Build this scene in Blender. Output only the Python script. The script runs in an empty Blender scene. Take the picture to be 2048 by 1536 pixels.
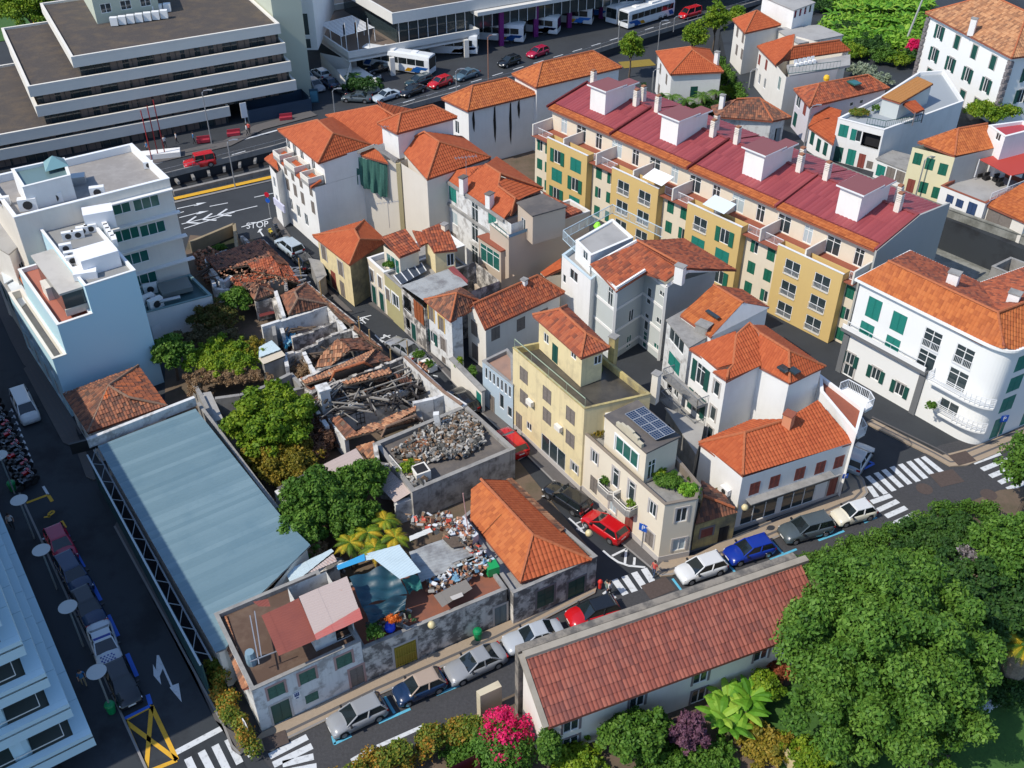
# Old town block seen from above: camera, light, ground, buildings, ruins, vehicles, people, plants, street furniture
import bpy,math,random
import numpy as np
from mathutils import Vector,Matrix
random.seed(7);RNG=np.random.default_rng(7)
SC=bpy.context.scene
COL=SC.collection
FPX=2046.0;TILT=math.radians(37.3);CH=61.0
cam=bpy.data.objects.new('camera',bpy.data.cameras.new('camera'))
COL.objects.link(cam);SC.camera=cam
cam.location=(0,0,CH);cam.rotation_euler=(math.radians(90)-TILT,0,0)
cam.data.sensor_width=36;cam.data.lens=36*FPX/2048;cam.data.clip_end=3000
SUN_TRAVEL=math.radians(62);SUN_EL=math.radians(49)
world=bpy.data.worlds.new('World');SC.world=world;world.use_nodes=True
wn=world.node_tree.nodes;wl=world.node_tree.links;wn.clear()
sky=wn.new('ShaderNodeTexSky');sky.sky_type='NISHITA';sky.sun_disc=False
sky.sun_elevation=SUN_EL;sky.sun_rotation=SUN_TRAVEL+math.pi
sky.air_density=1.0;sky.dust_density=0.6;sky.ozone_density=4.5
bg=wn.new('ShaderNodeBackground');bg.inputs[1].default_value=0.15
wo=wn.new('ShaderNodeOutputWorld');wl.new(sky.outputs[0],bg.inputs[0]);wl.new(bg.outputs[0],wo.inputs[0])
sd=bpy.data.lights.new('sun','SUN');sd.energy=3.3;sd.angle=math.radians(0.5);sd.color=(1.0,0.93,0.82)
sun=bpy.data.objects.new('sun',sd);COL.objects.link(sun)
tv=Vector((math.sin(SUN_TRAVEL)*math.cos(SUN_EL),math.cos(SUN_TRAVEL)*math.cos(SUN_EL),-math.sin(SUN_EL)))
sun.rotation_euler=tv.to_track_quat('-Z','Y').to_euler();sun.location=(-60,20,90)
SC.view_settings.view_transform='Standard';SC.view_settings.look='None'
SC.view_settings.exposure=0.35;SC.view_settings.gamma=1.0;SC.view_settings.use_curve_mapping=False
WIN={101:(520,240),102:(840,300),103:(380,450),104:(380,640),105:(600,620),106:(640,800),107:(500,1020),108:(780,980),109:(0,480)}
OX={1:0,2:500,3:1000,4:1428};OY={1:0,2:400,3:750,4:1071}
S_,C_=math.sin(TILT),math.cos(TILT)
def U(p):
 if len(p)==2:return p
 k=p[0]
 if k>=110:
  ox,oy={110:(0,1170),111:(0,1335)}[k];q=220/2048
 elif k>100:
  (ox,oy),q=WIN[k],340/2048
 else:
  ox,oy,q=OX[k%10],OY[k//10],620/2048
 return(ox+p[1]*q,oy+p[2]*q)
def ray(p):
 u,v=U(p);x=(u-1024)/FPX;y=(v-768)/FPX
 return Vector((x,C_-y*S_,-S_-y*C_))
def P(p,z=0.0):
 d=ray(p);t=(z-CH)/d.z
 return Vector((d.x*t,d.y*t,z))
def hz(b,t,z0=0.0):
 q=P(b,z0);v=t if isinstance(t,(int,float))else U(t)[1]
 y=(v-768)/FPX
 return CH-q.y*(S_+y*C_)/(C_-y*S_)
def onwall(A,B,p):
 d=ray(p);ax,ay=A[0],A[1];ex,ey=B[0]-A[0],B[1]-A[1]
 L=math.hypot(ex,ey);ex/=L;ey/=L
 den=d.x*ey-d.y*ex
 t=(ax*ey-ay*ex)/den
 return((d.x*t-ax)*ex+(d.y*t-ay)*ey,CH+d.z*t)
MATS={}
TDARK=dict.fromkeys(('new_orange_tiles','orange_tiles','weathered_orange_tiles'),(.66,.62,.62))
TDARK.update(dict.fromkeys(('dusky_red_tiles','mossy_old_tiles','bleached_ruined_tiles'),(.85,.85,.85)))
def mat(name,col,rough=0.85,stain=0.0,scol=(0.1,0.09,0.08),sscale=0.6,streak=0.0,metal=0.0,attr=None,fine=0.0,bump=0.0,spec=0.5,thr=(0.45,0.75),bscale=14,coord='p',coat=0.0):
 if name in MATS:return MATS[name]
 if attr and name in TDARK:attr=tuple(tuple(v*k for v,k in zip(c,TDARK[name]))for c in attr)
 m=bpy.data.materials.new(name);MATS[name]=m;m.use_nodes=True
 nt=m.node_tree;N=nt.nodes;Lk=nt.links;b=N['Principled BSDF']
 b.inputs['Roughness'].default_value=rough;b.inputs['Metallic'].default_value=metal
 b.inputs['Specular IOR Level'].default_value=spec
 b.inputs['Coat Weight'].default_value=coat
 rgb=N.new('ShaderNodeRGB');rgb.outputs[0].default_value=(*col,1);cur=rgb.outputs[0]
 if stain or fine or bump or streak or attr:
  if coord=='p':g=N.new('ShaderNodeNewGeometry');pos=g.outputs['Position']
  else:g=N.new('ShaderNodeTexCoord');pos=g.outputs['Object']
 def noise(scale,vec=None,det=6):
  n=N.new('ShaderNodeTexNoise');n.inputs['Scale'].default_value=scale;n.inputs['Detail'].default_value=det
  n.inputs['Roughness'].default_value=0.65
  Lk.new(vec or pos,n.inputs['Vector']);return n.outputs['Fac']
 def ramp(f,a,c):
  r=N.new('ShaderNodeMapRange');r.inputs[1].default_value=a;r.inputs[2].default_value=c;Lk.new(f,r.inputs[0]);return r.outputs[0]
 def mixc(f,a,c,mode='MIX'):
  x=N.new('ShaderNodeMix');x.data_type='RGBA';x.blend_type=mode
  if isinstance(f,float):x.inputs[0].default_value=f
  else:Lk.new(f,x.inputs[0])
  for i,s in((6,a),(7,c)):
   if isinstance(s,tuple):x.inputs[i].default_value=(*s,1)
   else:Lk.new(s,x.inputs[i])
  return x.outputs[2]
 def mul(a,k):
  x=N.new('ShaderNodeMath');x.operation='MULTIPLY';Lk.new(a,x.inputs[0])
  if isinstance(k,float):x.inputs[1].default_value=k
  else:Lk.new(k,x.inputs[1])
  return x.outputs[0]
 if attr:
  at=N.new('ShaderNodeAttribute');at.attribute_name='rnd'
  if len(attr)==2:
   cur=mixc(at.outputs['Fac'],attr[0],attr[1])
  else:
   cr=N.new('ShaderNodeValToRGB');el=cr.color_ramp.elements
   while len(el)<len(attr):el.new(0.5)
   for i,c in enumerate(attr):el[i].position=i/(len(attr)-1);el[i].color=(*c,1)
   Lk.new(at.outputs['Fac'],cr.inputs[0]);cur=cr.outputs[0]
 if fine:
  f=ramp(noise(5.0,det=9),0.3,0.7)
  cur=mixc(f,cur,mixc(fine,cur,(0.0,0.0,0.0),'MIX'),'MIX')
 if stain:
  cur=mixc(mul(ramp(noise(sscale),thr[0],thr[1]),float(stain)),cur,scol)
 if streak:
  mp=N.new('ShaderNodeMapping');mp.inputs['Scale'].default_value=(2.2,2.2,0.18);Lk.new(pos,mp.inputs['Vector'])
  f2=ramp(noise(1.0,mp.outputs[0]),0.5,0.8)
  cur=mixc(mul(f2,float(streak)),cur,scol)
 Lk.new(cur,b.inputs['Base Color'])
 if bump:
  bp=N.new('ShaderNodeBump');bp.inputs['Strength'].default_value=bump;bp.inputs['Distance'].default_value=0.03
  Lk.new(noise(bscale),bp.inputs['Height']);Lk.new(bp.outputs[0],b.inputs['Normal'])
 return m
def simple(name,col,rough=0.6,metal=0.0,**k):return mat(name,col,rough,metal=metal,**k)
GLASS=mat('window_glass',(0.03,0.045,0.05),0.08,spec=0.8)
GLASSG=mat('green_glass',(0.02,0.12,0.10),0.1,spec=0.8)
CURT=mat('curtained_pane',(0.42,0.5,0.52),0.25,spec=0.6)
WHITE=mat('white_paint',(0.8,0.8,0.78),0.5)
WPLAST=mat('white_plaster',(0.78,0.77,0.74),0.85,stain=0.25,scol=(0.5,0.48,0.44),sscale=0.35,streak=0.18,bump=0.15)
CREAM=mat('cream_plaster',(0.72,0.64,0.50),0.85,stain=0.25,scol=(0.5,0.43,0.33),sscale=0.4,streak=0.15,bump=0.15)
CREAMW=mat('warm_white_plaster',(0.74,0.70,0.62),0.85,stain=0.3,scol=(0.5,0.46,0.40),sscale=0.3,streak=0.22,bump=0.15)
OCHRE=mat('ochre_plaster',(0.62,0.44,0.17),0.85,stain=0.2,scol=(0.5,0.36,0.16),sscale=0.4,streak=0.1,bump=0.12)
YELL=mat('pale_yellow_plaster',(0.72,0.60,0.34),0.85,stain=0.5,scol=(0.36,0.30,0.20),sscale=0.7,streak=0.45,bump=0.2,thr=(0.5,0.72))
YDIRTY=mat('mouldy_yellow_plaster',(0.50,0.40,0.16),0.9,stain=0.85,scol=(0.16,0.14,0.10),sscale=0.6,streak=0.7,bump=0.25,thr=(0.4,0.65))
BEIGE=mat('beige_render',(0.50,0.41,0.32),0.85,stain=0.15,scol=(0.36,0.3,0.24),sscale=0.4,bump=0.1)
GREYW=mat('grey_green_plaster',(0.50,0.53,0.51),0.85,stain=0.2,scol=(0.4,0.42,0.40),sscale=0.4,bump=0.1)
RUIN=mat('decayed_plaster',(0.62,0.58,0.52),0.92,stain=0.95,scol=(0.13,0.12,0.11),sscale=1.1,streak=0.5,bump=0.5,thr=(0.42,0.56),bscale=6)
RUINW=mat('peeling_white_plaster',(0.66,0.66,0.64),0.92,stain=0.7,scol=(0.22,0.20,0.18),sscale=0.9,streak=0.35,bump=0.4,thr=(0.5,0.64),bscale=6)
CONC=mat('weathered_concrete',(0.30,0.29,0.27),0.92,stain=0.7,scol=(0.12,0.115,0.11),sscale=0.8,streak=0.5,bump=0.4)
CONCD=mat('dark_roof_felt',(0.10,0.09,0.085),0.95,stain=0.7,scol=(0.2,0.17,0.14),sscale=0.5,bump=0.4,thr=(0.4,0.7))
PAVER=mat('grey_roof_screed',(0.36,0.35,0.33),0.9,stain=0.6,scol=(0.2,0.19,0.18),sscale=0.4,bump=0.3)
STONE=mat('grey_basalt_trim',(0.20,0.18,0.18),0.85,bump=0.3)
STONEL=mat('pale_stone_trim',(0.46,0.43,0.40),0.85,bump=0.2)
GREEN=mat('green_shutter_paint',(0.015,0.13,0.085),0.45)
TEAL=mat('teal_shutter_paint',(0.02,0.20,0.16),0.4)
DGREEN=mat('dark_green_paint',(0.012,0.075,0.06),0.5)
BROWNSH=mat('brown_shutter_paint',(0.24,0.06,0.045),0.6)
GREYSH=mat('grey_wood_shutter',(0.22,0.19,0.165),0.75,fine=0.3)
WOOD=mat('old_timber',(0.15,0.11,0.08),0.9,fine=0.4)
DARK=mat('dark_interior',(0.012,0.012,0.014),0.9)
METAL=mat('galvanised_steel',(0.45,0.46,0.47),0.4,metal=0.6)
RAILW=mat('white_railing_paint',(0.75,0.76,0.76),0.4)
BLACK=mat('black_rubber',(0.012,0.012,0.013),0.7)
TERR=mat('terracotta_floor',(0.30,0.09,0.05),0.8,fine=0.2)
def link(o):COL.objects.link(o);return o
def mesh(name,V,F,m=None,smooth=False,mi=None):
 me=bpy.data.meshes.new(name)
 me.from_pydata([tuple(v)for v in V],[],F)
 ms=m if isinstance(m,(list,tuple))else[m]
 for x in ms:
  if x:me.materials.append(x)
 if mi:me.polygons.foreach_set('material_index',mi)
 if smooth:me.polygons.foreach_set('use_smooth',[True]*len(F))
 return me
def ob(name,me,parent=None,loc=None,rz=0.0,label=None):
 o=bpy.data.objects.new(name,me);link(o)
 if parent:o.parent=parent
 if loc is not None:o.location=loc
 if rz:o.rotation_euler=(0,0,rz)
 if label:o['label']=label
 return o
def root(name,label,cat,loc,group=None,rz=0.0):
 o=bpy.data.objects.new(name,None);link(o);o.location=loc;o.rotation_euler=(0,0,rz)
 o.empty_display_size=0.3
 o['label']=label;o['category']=cat
 if group:o['group']=group
 return o
def tagm(o,label,cat,group=None):
 o['label']=label;o['category']=cat
 if group:o['group']=group
 return o
class MB:
 def __init__(s):s.V=[];s.F=[];s.M=[];s.mi=0
 def add(s,V,F):
  k=len(s.V);s.V+=[Vector(v)for v in V];s.F+=[tuple(i+k for i in f)for f in F];s.M+=[s.mi]*len(F)
 def box(s,c,sz,rz=0.0):
  c=Vector(c);hx,hy,h=sz[0]/2,sz[1]/2,sz[2];ca,sa=math.cos(rz),math.sin(rz);V=[]
  for z in(0,h):
   for x,y in((-hx,-hy),(hx,-hy),(hx,hy),(-hx,hy)):
    V.append((c.x+x*ca-y*sa,c.y+x*sa+y*ca,c.z+z))
  s.add(V,[(3,2,1,0),(4,5,6,7),(0,1,5,4),(1,2,6,5),(2,3,7,6),(3,0,4,7)])
 def bar(s,a,b,w=0.05,h=None):
  a=Vector(a);b=Vector(b);d=b-a
  if d.length<1e-5:return
  d.normalize();up=Vector((0,0,1))if abs(d.z)<0.95 else Vector((1,0,0))
  x=d.cross(up).normalized()*(w/2);y=x.cross(d).normalized()*((h or w)/2)
  V=[a-x-y,a+x-y,a+x+y,a-x+y,b-x-y,b+x-y,b+x+y,b-x+y]
  s.add(V,[(0,1,2,3),(7,6,5,4),(0,4,5,1),(1,5,6,2),(2,6,7,3),(3,7,4,0)])
 def tube(s,pts,r,n=8,r2=None):
  pts=[Vector(p)for p in pts];V=[];m=len(pts)
  for i,p in enumerate(pts):
   d=(pts[min(i+1,m-1)]-pts[max(i-1,0)]).normalized();up=Vector((0,0,1))if abs(d.z)<0.9 else Vector((1,0,0))
   x=d.cross(up).normalized();y=x.cross(d);rr=r if r2 is None else r+(r2-r)*i/(m-1)
   V+=[p+(x*math.cos(2*math.pi*k/n)+y*math.sin(2*math.pi*k/n))*rr for k in range(n)]
  F=[(i*n+k,i*n+(k+1)%n,(i+1)*n+(k+1)%n,(i+1)*n+k)for i in range(m-1)for k in range(n)]
  F+=[tuple(range(n-1,-1,-1)),tuple((m-1)*n+k for k in range(n))]
  s.add(V,F)
 def prism(s,poly,z0,z1):
  n=len(poly);V=[(p[0],p[1],z0)for p in poly]+[(p[0],p[1],z1)for p in poly]
  a=sum(poly[i][0]*poly[(i+1)%n][1]-poly[(i+1)%n][0]*poly[i][1]for i in range(n))
  F=[tuple(range(n-1,-1,-1)),tuple(range(n,2*n))]+[(i,(i+1)%n,n+(i+1)%n,n+i)for i in range(n)]
  if a<0:F=[tuple(reversed(f))for f in F]
  s.add(V,F)
 def lathe(s,c,prof,n=12):
  c=Vector(c);V=[]
  for r,z in prof:V+=[c+Vector((r*math.cos(2*math.pi*k/n),r*math.sin(2*math.pi*k/n),z))for k in range(n)]
  m=len(prof);F=[(i*n+k,i*n+(k+1)%n,(i+1)*n+(k+1)%n,(i+1)*n+k)for i in range(m-1)for k in range(n)]
  F+=[tuple(range(n-1,-1,-1)),tuple((m-1)*n+k for k in range(n))]
  s.add(V,F)
 def build(s,name,m,parent=None,label=None,smooth=False,kind=None):
  if not s.F:return None
  o0=Vector((0,0,0))
  if parent is not None:
   M=parent.matrix_basis.copy();q=parent.parent
   while q:M=q.matrix_basis@M;q=q.parent
   Mi=M.inverted();V=[Mi@v for v in s.V]
  else:V=s.V
  me=mesh(name,V,s.F,m,smooth,s.M if isinstance(m,(list,tuple))else None)
  o=ob(name,me,parent,label=label)
  if kind:o['kind']=kind
  return o
def inset(poly,d):
 n=len(poly);a=sum(poly[i][0]*poly[(i+1)%n][1]-poly[(i+1)%n][0]*poly[i][1]for i in range(n))
 s=1 if a>0 else-1;out=[]
 for i in range(n):
  p=Vector(poly[i][:2]);u=(p-Vector(poly[i-1][:2])).normalized();v=(Vector(poly[(i+1)%n][:2])-p).normalized()
  nu=Vector((-u.y,u.x))*s;nv=Vector((-v.y,v.x))*s;k=1+nu.dot(nv)
  out.append(p+(nu+nv)*(d/max(k,0.3)))
 return out
def quad3(L,F,R,z):
 l,f,r=P(L,z),P(F,z),P(R,z);return[l,f,r,l+r-f]
WC={}
def bxl(mb,x0,x1,y0,y1,z0,z1):mb.box(((x0+x1)/2,(y0+y1)/2,z0),(x1-x0,y1-y0,z1-z0))
def win_set(style,w,h,fr,sh):
 key=(style,round(w,2),round(h,2),fr.name if fr else '',sh.name if sh else '')
 if key in WC:return WC[key]
 parts=[]
 f=MB();t=0.07
 if style!='open':
  for x0,x1,z0,z1 in((-w/2,w/2,0,t),(-w/2,w/2,h-t,h),(-w/2,-w/2+t,t,h-t),(w/2-t,w/2,t,h-t)):bxl(f,x0,x1,-0.10,-0.03,z0,z1)
 subs=[]
 if style in('glass','open2','curt','shop','bars','gg','half'):
  nx=1 if w<0.8 else(2 if w<2.0 else(3 if w<3.0 else int(w/1.0)))
  for k in range(1,nx):
   x=-w/2+w*k/nx;bxl(f,x-0.035,x+0.035,-0.10,-0.035,t,h-t)
  if h>1.9 and style!='shop':bxl(f,-w/2+t,w/2-t,-0.10,-0.036,h*0.72,h*0.72+0.05)
  p=MB();bxl(p,-w/2+t,w/2-t,-0.085,-0.07,t,h-t)
  gm={'curt':CURT,'gg':GLASSG}.get(style,GLASS)
  subs.append(('pane',p,gm))
 if style=='open':
  p=MB();bxl(p,-w/2,w/2,-0.62,-0.6,0,h);subs.append(('dark_room',p,DARK))
  bxl(f,-w/2,w/2,-0.14,0.03,-0.06,0.0)
 if style in('shut','door','half'):
  for sgn in(-1,1):
   if style=='half' and sgn<0:continue
   p=MB();x0,x1=(-w/2+0.02,-0.01)if sgn<0 else(0.01,w/2-0.02)
   bxl(p,x0,x1,-0.05,0.0,0.03,h-0.03)
   if style!='door':
    for q in range(1,3):
     z=h*q/3;bxl(p,x0,x1,0.0,0.018,z-0.03,z+0.03)
   bxl(p,x0,x0+0.06,0.0,0.02,0.04,h-0.04);bxl(p,x1-0.06,x1,0.0,0.02,0.04,h-0.04)
   subs.append(('shutter' if style!='door' else 'door_leaf',p,sh))
 if style=='open2':
  for sgn in(-1,1):
   p=MB();x0,x1=(-w/2-w/2,-w/2-0.02)if sgn<0 else(w/2+0.02,w/2+w/2)
   bxl(p,x0,x1,0.04,0.08,0,h)
   for q in(0.0,0.5,0.94):bxl(p,x0,x1,0.08,0.1,h*q,h*q+0.06)
   subs.append(('shutter',p,sh))
 if style=='bars':
  p=MB();n=max(3,int(w/0.14))
  for k in range(n+1):bxl(p,-w/2+w*k/n-0.012,-w/2+w*k/n+0.012,0.10,0.125,0,h*0.42)
  bxl(p,-w/2,w/2,0.09,0.135,h*0.42,h*0.42+0.05);bxl(p,-w/2,w/2,0.095,0.13,0.0,0.04)
  subs.append(('railing',p,RAILW))
 main=mesh('window',f.V,f.F,WHITE if style not in('shut','door','half')or fr is None else fr)
 if style in('shut','door'):main.materials[0]=sh if sh else WHITE
 WC[key]=(main,[(n,mesh(n,p.V,p.F,m))for n,p,m in subs]);return WC[key]
TC={}
def trim_mesh(w,h,m,sill):
 key=(round(w,2),round(h,2),m.name,sill)
 if key not in TC:
  p=MB();t=0.16
  for x0,x1,z0,z1 in((-w/2-t,-w/2,0.0,h),(w/2,w/2+t,0.0,h),(-w/2-t,w/2+t,h,h+t)):bxl(p,x0,x1,-0.02,0.045,z0,z1)
  if sill:bxl(p,-w/2-t-0.05,w/2+t+0.05,-0.02,0.10,-0.14,0)
  TC[key]=mesh('surround',p.V,p.F,m)
 return TC[key]
class House:
 def __init__(s,name,label,cat,poly,z0,z1,m,group=None,par=0.0,pt=0.25,roofm=None,copem=None,under=None,wname='wall',plinth=None):
  s.poly=[Vector((p[0],p[1]))for p in poly];s.z0=z0;s.z1=z1;s.m=m;n=len(poly)
  c=sum(s.poly,Vector((0,0)))/n
  s.root=under or root(name,label,cat,(c.x,c.y,z0),group)
  a=sum(s.poly[i].x*s.poly[(i+1)%n].y-s.poly[(i+1)%n].x*s.poly[i].y for i in range(n));s.sg=1 if a>0 else-1
  s.holes={i:[]for i in range(n)};s.par=par;s.pt=pt;s.roofm=roofm;s.copem=copem;s.wname=wname;s.wlabel=None
  if plinth:
   mb=MB();mb.prism(inset(s.poly,-0.04),z0,z0+plinth[1]);mb.build('plinth',plinth[0],s.root)
 def E(s,i):return s.poly[i],s.poly[(i+1)%len(s.poly)]
 def nrm(s,i):
  A,B=s.E(i);d=(B-A).normalized();return Vector((d.y,-d.x))*s.sg
 def win(s,i,p,w,h,style='shut',fr=None,sh=None,trim=None,sill=False,zb=None,name='window',sz=None,hole=True):
  """p = pixel of the middle of the window, or (along, height) in metres when given as a list"""
  A,B=s.E(i);sh=sh or GREEN
  if isinstance(p,list):a,z=p
  else:
   a,z=onwall(A,B,p)
  z=z-h/2 if zb is None else zb
  L=(B-A).length
  a=min(max(a,w/2+0.05),L-w/2-0.05);z=max(z,s.z0+0.02);z=min(z,s.z1-h-0.05)
  if hole:
   for(x0,x1,y0,y1)in s.holes[i]:
    if x0<a+w/2 and x1>a-w/2 and y0<z+h and y1>z:return None
   s.holes[i].append((a-w/2,a+w/2,z,z+h))
  d=(B-A).normalized();nn=s.nrm(i);q=A+d*a
  rz=math.atan2(-nn.x,nn.y)
  main,subs=win_set(style,w,h,fr,sh)
  o=ob(name if style!='door' else 'door',main,s.root,Vector((q.x,q.y,z))-s.root.location,rz)
  for nme,me in subs:ob(nme,me,o)
  if trim:ob('surround',trim_mesh(w,h,trim,sill),o)
  return o
 def row(s,i,p0,p1,n,w,h,style='shut',**k):
  A,B=s.E(i);a0,z0=onwall(A,B,p0);a1,z1=onwall(A,B,p1);z=(z0+z1)/2
  for j in range(n):
   t=j/(n-1)if n>1 else 0;s.win(i,[a0+(a1-a0)*t,z],w,h,style,**k)
 def close(s):
  n=len(s.poly);V=[];F=[]
  def q(a,b,c,d):k=len(V);V.extend((a,b,c,d));F.append((k,k+1,k+2,k+3)if s.sg>0 else(k+3,k+2,k+1,k))
  for i in range(n):
   A,B=s.E(i);L=(B-A).length;d=(B-A)/L;nn=s.nrm(i)
   W=lambda a,z,e=0.0:Vector((A.x+d.x*a-nn.x*e,A.y+d.y*a-nn.y*e,z))
   xs=sorted({0.0,L,*[v for hh in s.holes[i]for v in hh[:2]]});zs=sorted({s.z0,s.z1,*[v for hh in s.holes[i]for v in hh[2:]]})
   for zi in range(len(zs)-1):
    run=None
    for xi in range(len(xs)-1):
     cx,cz=(xs[xi]+xs[xi+1])/2,(zs[zi]+zs[zi+1])/2
     hit=any(hh[0]<cx<hh[1]and hh[2]<cz<hh[3]for hh in s.holes[i])
     if hit:
      if run is not None:q(W(run,zs[zi]),W(xs[xi],zs[zi]),W(xs[xi],zs[zi+1]),W(run,zs[zi+1]));run=None
     elif run is None:run=xs[xi]
    if run is not None:q(W(run,zs[zi]),W(L,zs[zi]),W(L,zs[zi+1]),W(run,zs[zi+1]))
   D=0.12 if not s.holes[i]else 0.12
   for x0,x1,z0,z1 in s.holes[i]:
    q(W(x0,z0),W(x1,z0),W(x1,z0,D),W(x0,z0,D));q(W(x0,z1,D),W(x1,z1,D),W(x1,z1),W(x0,z1))
    q(W(x0,z0),W(x0,z0,D),W(x0,z1,D),W(x0,z1));q(W(x1,z0,D),W(x1,z0),W(x1,z1),W(x1,z1,D))
  mb=MB();mb.add(V,F);s.wall=mb.build(s.wname,s.m,s.root,s.wlabel)
  if s.par or s.roofm:
   inn=inset(s.poly,s.pt);zr=s.z1-s.par
   mb=MB();rr=[(p.x,p.y,zr)for p in inn];mb.add(rr,[tuple(range(n))if s.sg>0 else tuple(range(n-1,-1,-1))])
   if s.par==0:
    mb=MB();mb.prism(inset(s.poly,-0.12),s.z1,s.z1+0.14)
   mb.build('roof',s.roofm or CONCD,s.root)
   if s.par:
    mb=MB();o=inset(s.poly,-0.04)
    Vv=[(p.x,p.y,s.z1+0.002)for p in o]+[(p.x,p.y,s.z1+0.08)for p in o]+[(p.x,p.y,s.z1+0.08)for p in inn]+[(p.x,p.y,zr)for p in inn]
    Ff=[]
    for i in range(n):
     j=(i+1)%n
     for a in range(3):Ff.append((a*n+i,a*n+j,(a+1)*n+j,(a+1)*n+i)if s.sg>0 else((a+1)*n+i,(a+1)*n+j,a*n+j,a*n+i))
    mb.add(Vv,Ff);mb.build('parapet',s.copem or s.m,s.root)
  return s.root
def tile_mesh(polys,pw=0.24,pl=0.42,amp=0.045,lap=0.03,jit=0.0,drop=0.0,seg=4):
 Vs=[];Fs=[];Rn=[];k=0
 for poly in polys:
  pts=np.array([tuple(p)for p in poly],float)
  e=pts[1]-pts[0];e[2]=0;e/=np.linalg.norm(e)
  A=np.c_[pts[:,0],pts[:,1],np.ones(len(pts))];co,*_=np.linalg.lstsq(A,pts[:,2],rcond=None)
  nrm=np.array([-co[0],-co[1],1.0]);nrm/=np.linalg.norm(nrm)
  e=e-nrm*e.dot(nrm);e/=np.linalg.norm(e);u=np.cross(nrm,e)
  if u[2]<0:u=-u
  o=pts[0].copy();o[2]=co@[o[0],o[1],1]
  X=(pts-o)@e;Y=(pts-o)@u
  x0,x1=X.min(),X.max();nx=max(2,int(round((x1-x0)/pw*seg)));xs=np.linspace(x0,x1,nx+1)
  lo=np.full(nx+1,np.nan);hi=np.full(nx+1,np.nan);m=len(X)
  for i in range(m):
   xa,ya,xb,yb=X[i],Y[i],X[(i+1)%m],Y[(i+1)%m]
   if abs(xa-xb)<1e-6:
    sel=np.abs(xs-xa)<1e-4;
    for yy in(ya,yb):lo[sel]=np.fmin(lo[sel],yy);hi[sel]=np.fmax(hi[sel],yy)
    continue
   sel=(xs>=min(xa,xb)-1e-6)&(xs<=max(xa,xb)+1e-6);yy=ya+(xs[sel]-xa)/(xb-xa)*(yb-ya)
   lo[sel]=np.fmin(lo[sel],yy);hi[sel]=np.fmax(hi[sel],yy)
  lo=np.nan_to_num(lo,nan=0);hi=np.nan_to_num(hi,nan=0)
  y0=lo.min();nr=max(1,int(math.ceil((hi.max()-y0)/pl)))
  h=amp*np.abs(np.sin(np.pi*np.arange(nx+1)/seg))
  col=np.arange(nx+1)//seg
  rb=y0+np.arange(nr+1)*pl
  ylow=np.clip(rb[:-1,None]-0.02,lo,hi);yhigh=np.clip(rb[1:,None],lo,hi)
  rj=RNG.random((nr,nx//seg+2))
  jz=jit*(rj[:,col]-0.5)
  zl=h+lap+jz;zh=h+jz
  Pl=o+ylow[...,None]*u+xs[None,:,None]*e+zl[...,None]*nrm;Ph=o+yhigh[...,None]*u+xs[None,:,None]*e+(zh+0*yhigh)[...,None]*nrm
  V=np.stack([Pl,Ph],1).reshape(-1,3)
  idx=np.arange(nr*2*(nx+1)).reshape(nr,2,nx+1)+k
  a=idx[:,0,:-1];b=idx[:,0,1:];c=idx[:,1,1:];d=idx[:,1,:-1]
  F=np.stack([a,b,c,d],-1).reshape(-1,4)
  size=((yhigh-ylow)[:,:-1]+(yhigh-ylow)[:,1:]).reshape(-1)
  rc=rj[:,np.minimum(np.arange(nx)//seg,rj.shape[1]-1)].reshape(-1)
  keep=size>0.02
  if drop:keep&=(rc>drop)
  fc=np.cross(V[F[:1,1]-k]-V[F[:1,0]-k],V[F[:1,3]-k]-V[F[:1,0]-k])
  mid=keep.nonzero()[0]
  if len(mid):
   f0=F[mid[len(mid)//2]]-k;cr=np.cross(V[f0[1]]-V[f0[0]],V[f0[3]]-V[f0[0]])
   if cr[2]<0:F=F[:,::-1]
  Vs.append(V);Fs.append(F[keep]);Rn.append(rc[keep]);k+=len(V)
  if nr>1:
   a=idx[1:,0,:-1];b=idx[1:,0,1:];c=idx[:-1,1,1:];d=idx[:-1,1,:-1]
   F2=np.stack([d,c,b,a],-1).reshape(-1,4);k2=((yhigh-ylow)[1:,:-1]).reshape(-1)>0.02
   r2=rj[1:,np.minimum(np.arange(nx)//seg,rj.shape[1]-1)].reshape(-1)*0.6
   if drop:k2&=r2/0.6>drop
   Fs.append(F2[k2]);Rn.append(r2[k2])
 V=np.concatenate(Vs);F=np.concatenate(Fs);R=np.concatenate(Rn)
 return V,F,R
def np_mesh(name,V,F,m,rnd=None,smooth=False):
 me=bpy.data.meshes.new(name);nv,nf,q=len(V),len(F),F.shape[1]
 me.vertices.add(nv);me.vertices.foreach_set('co',np.ascontiguousarray(V,dtype=np.float32).ravel())
 me.loops.add(nf*q);me.loops.foreach_set('vertex_index',np.ascontiguousarray(F,dtype=np.int32).ravel())
 me.polygons.add(nf);me.polygons.foreach_set('loop_start',np.arange(0,nf*q,q,dtype=np.int32))
 me.polygons.foreach_set('use_smooth',np.full(nf,bool(smooth)))
 for x in(m if isinstance(m,(list,tuple))else[m]):me.materials.append(x)
 if rnd is not None:
  at=me.attributes.new('rnd','FLOAT','FACE');at.data.foreach_set('value',np.ascontiguousarray(rnd,dtype=np.float32))
 me.update(calc_edges=True);return me
TNEW=mat('new_orange_tiles',(0.6,0.15,0.04),0.8,attr=((0.53,0.11,0.028),(0.60,0.135,0.036),(0.66,0.16,0.045)),stain=0.12,scol=(0.34,0.09,0.04),sscale=0.5,bump=0.1)
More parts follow.
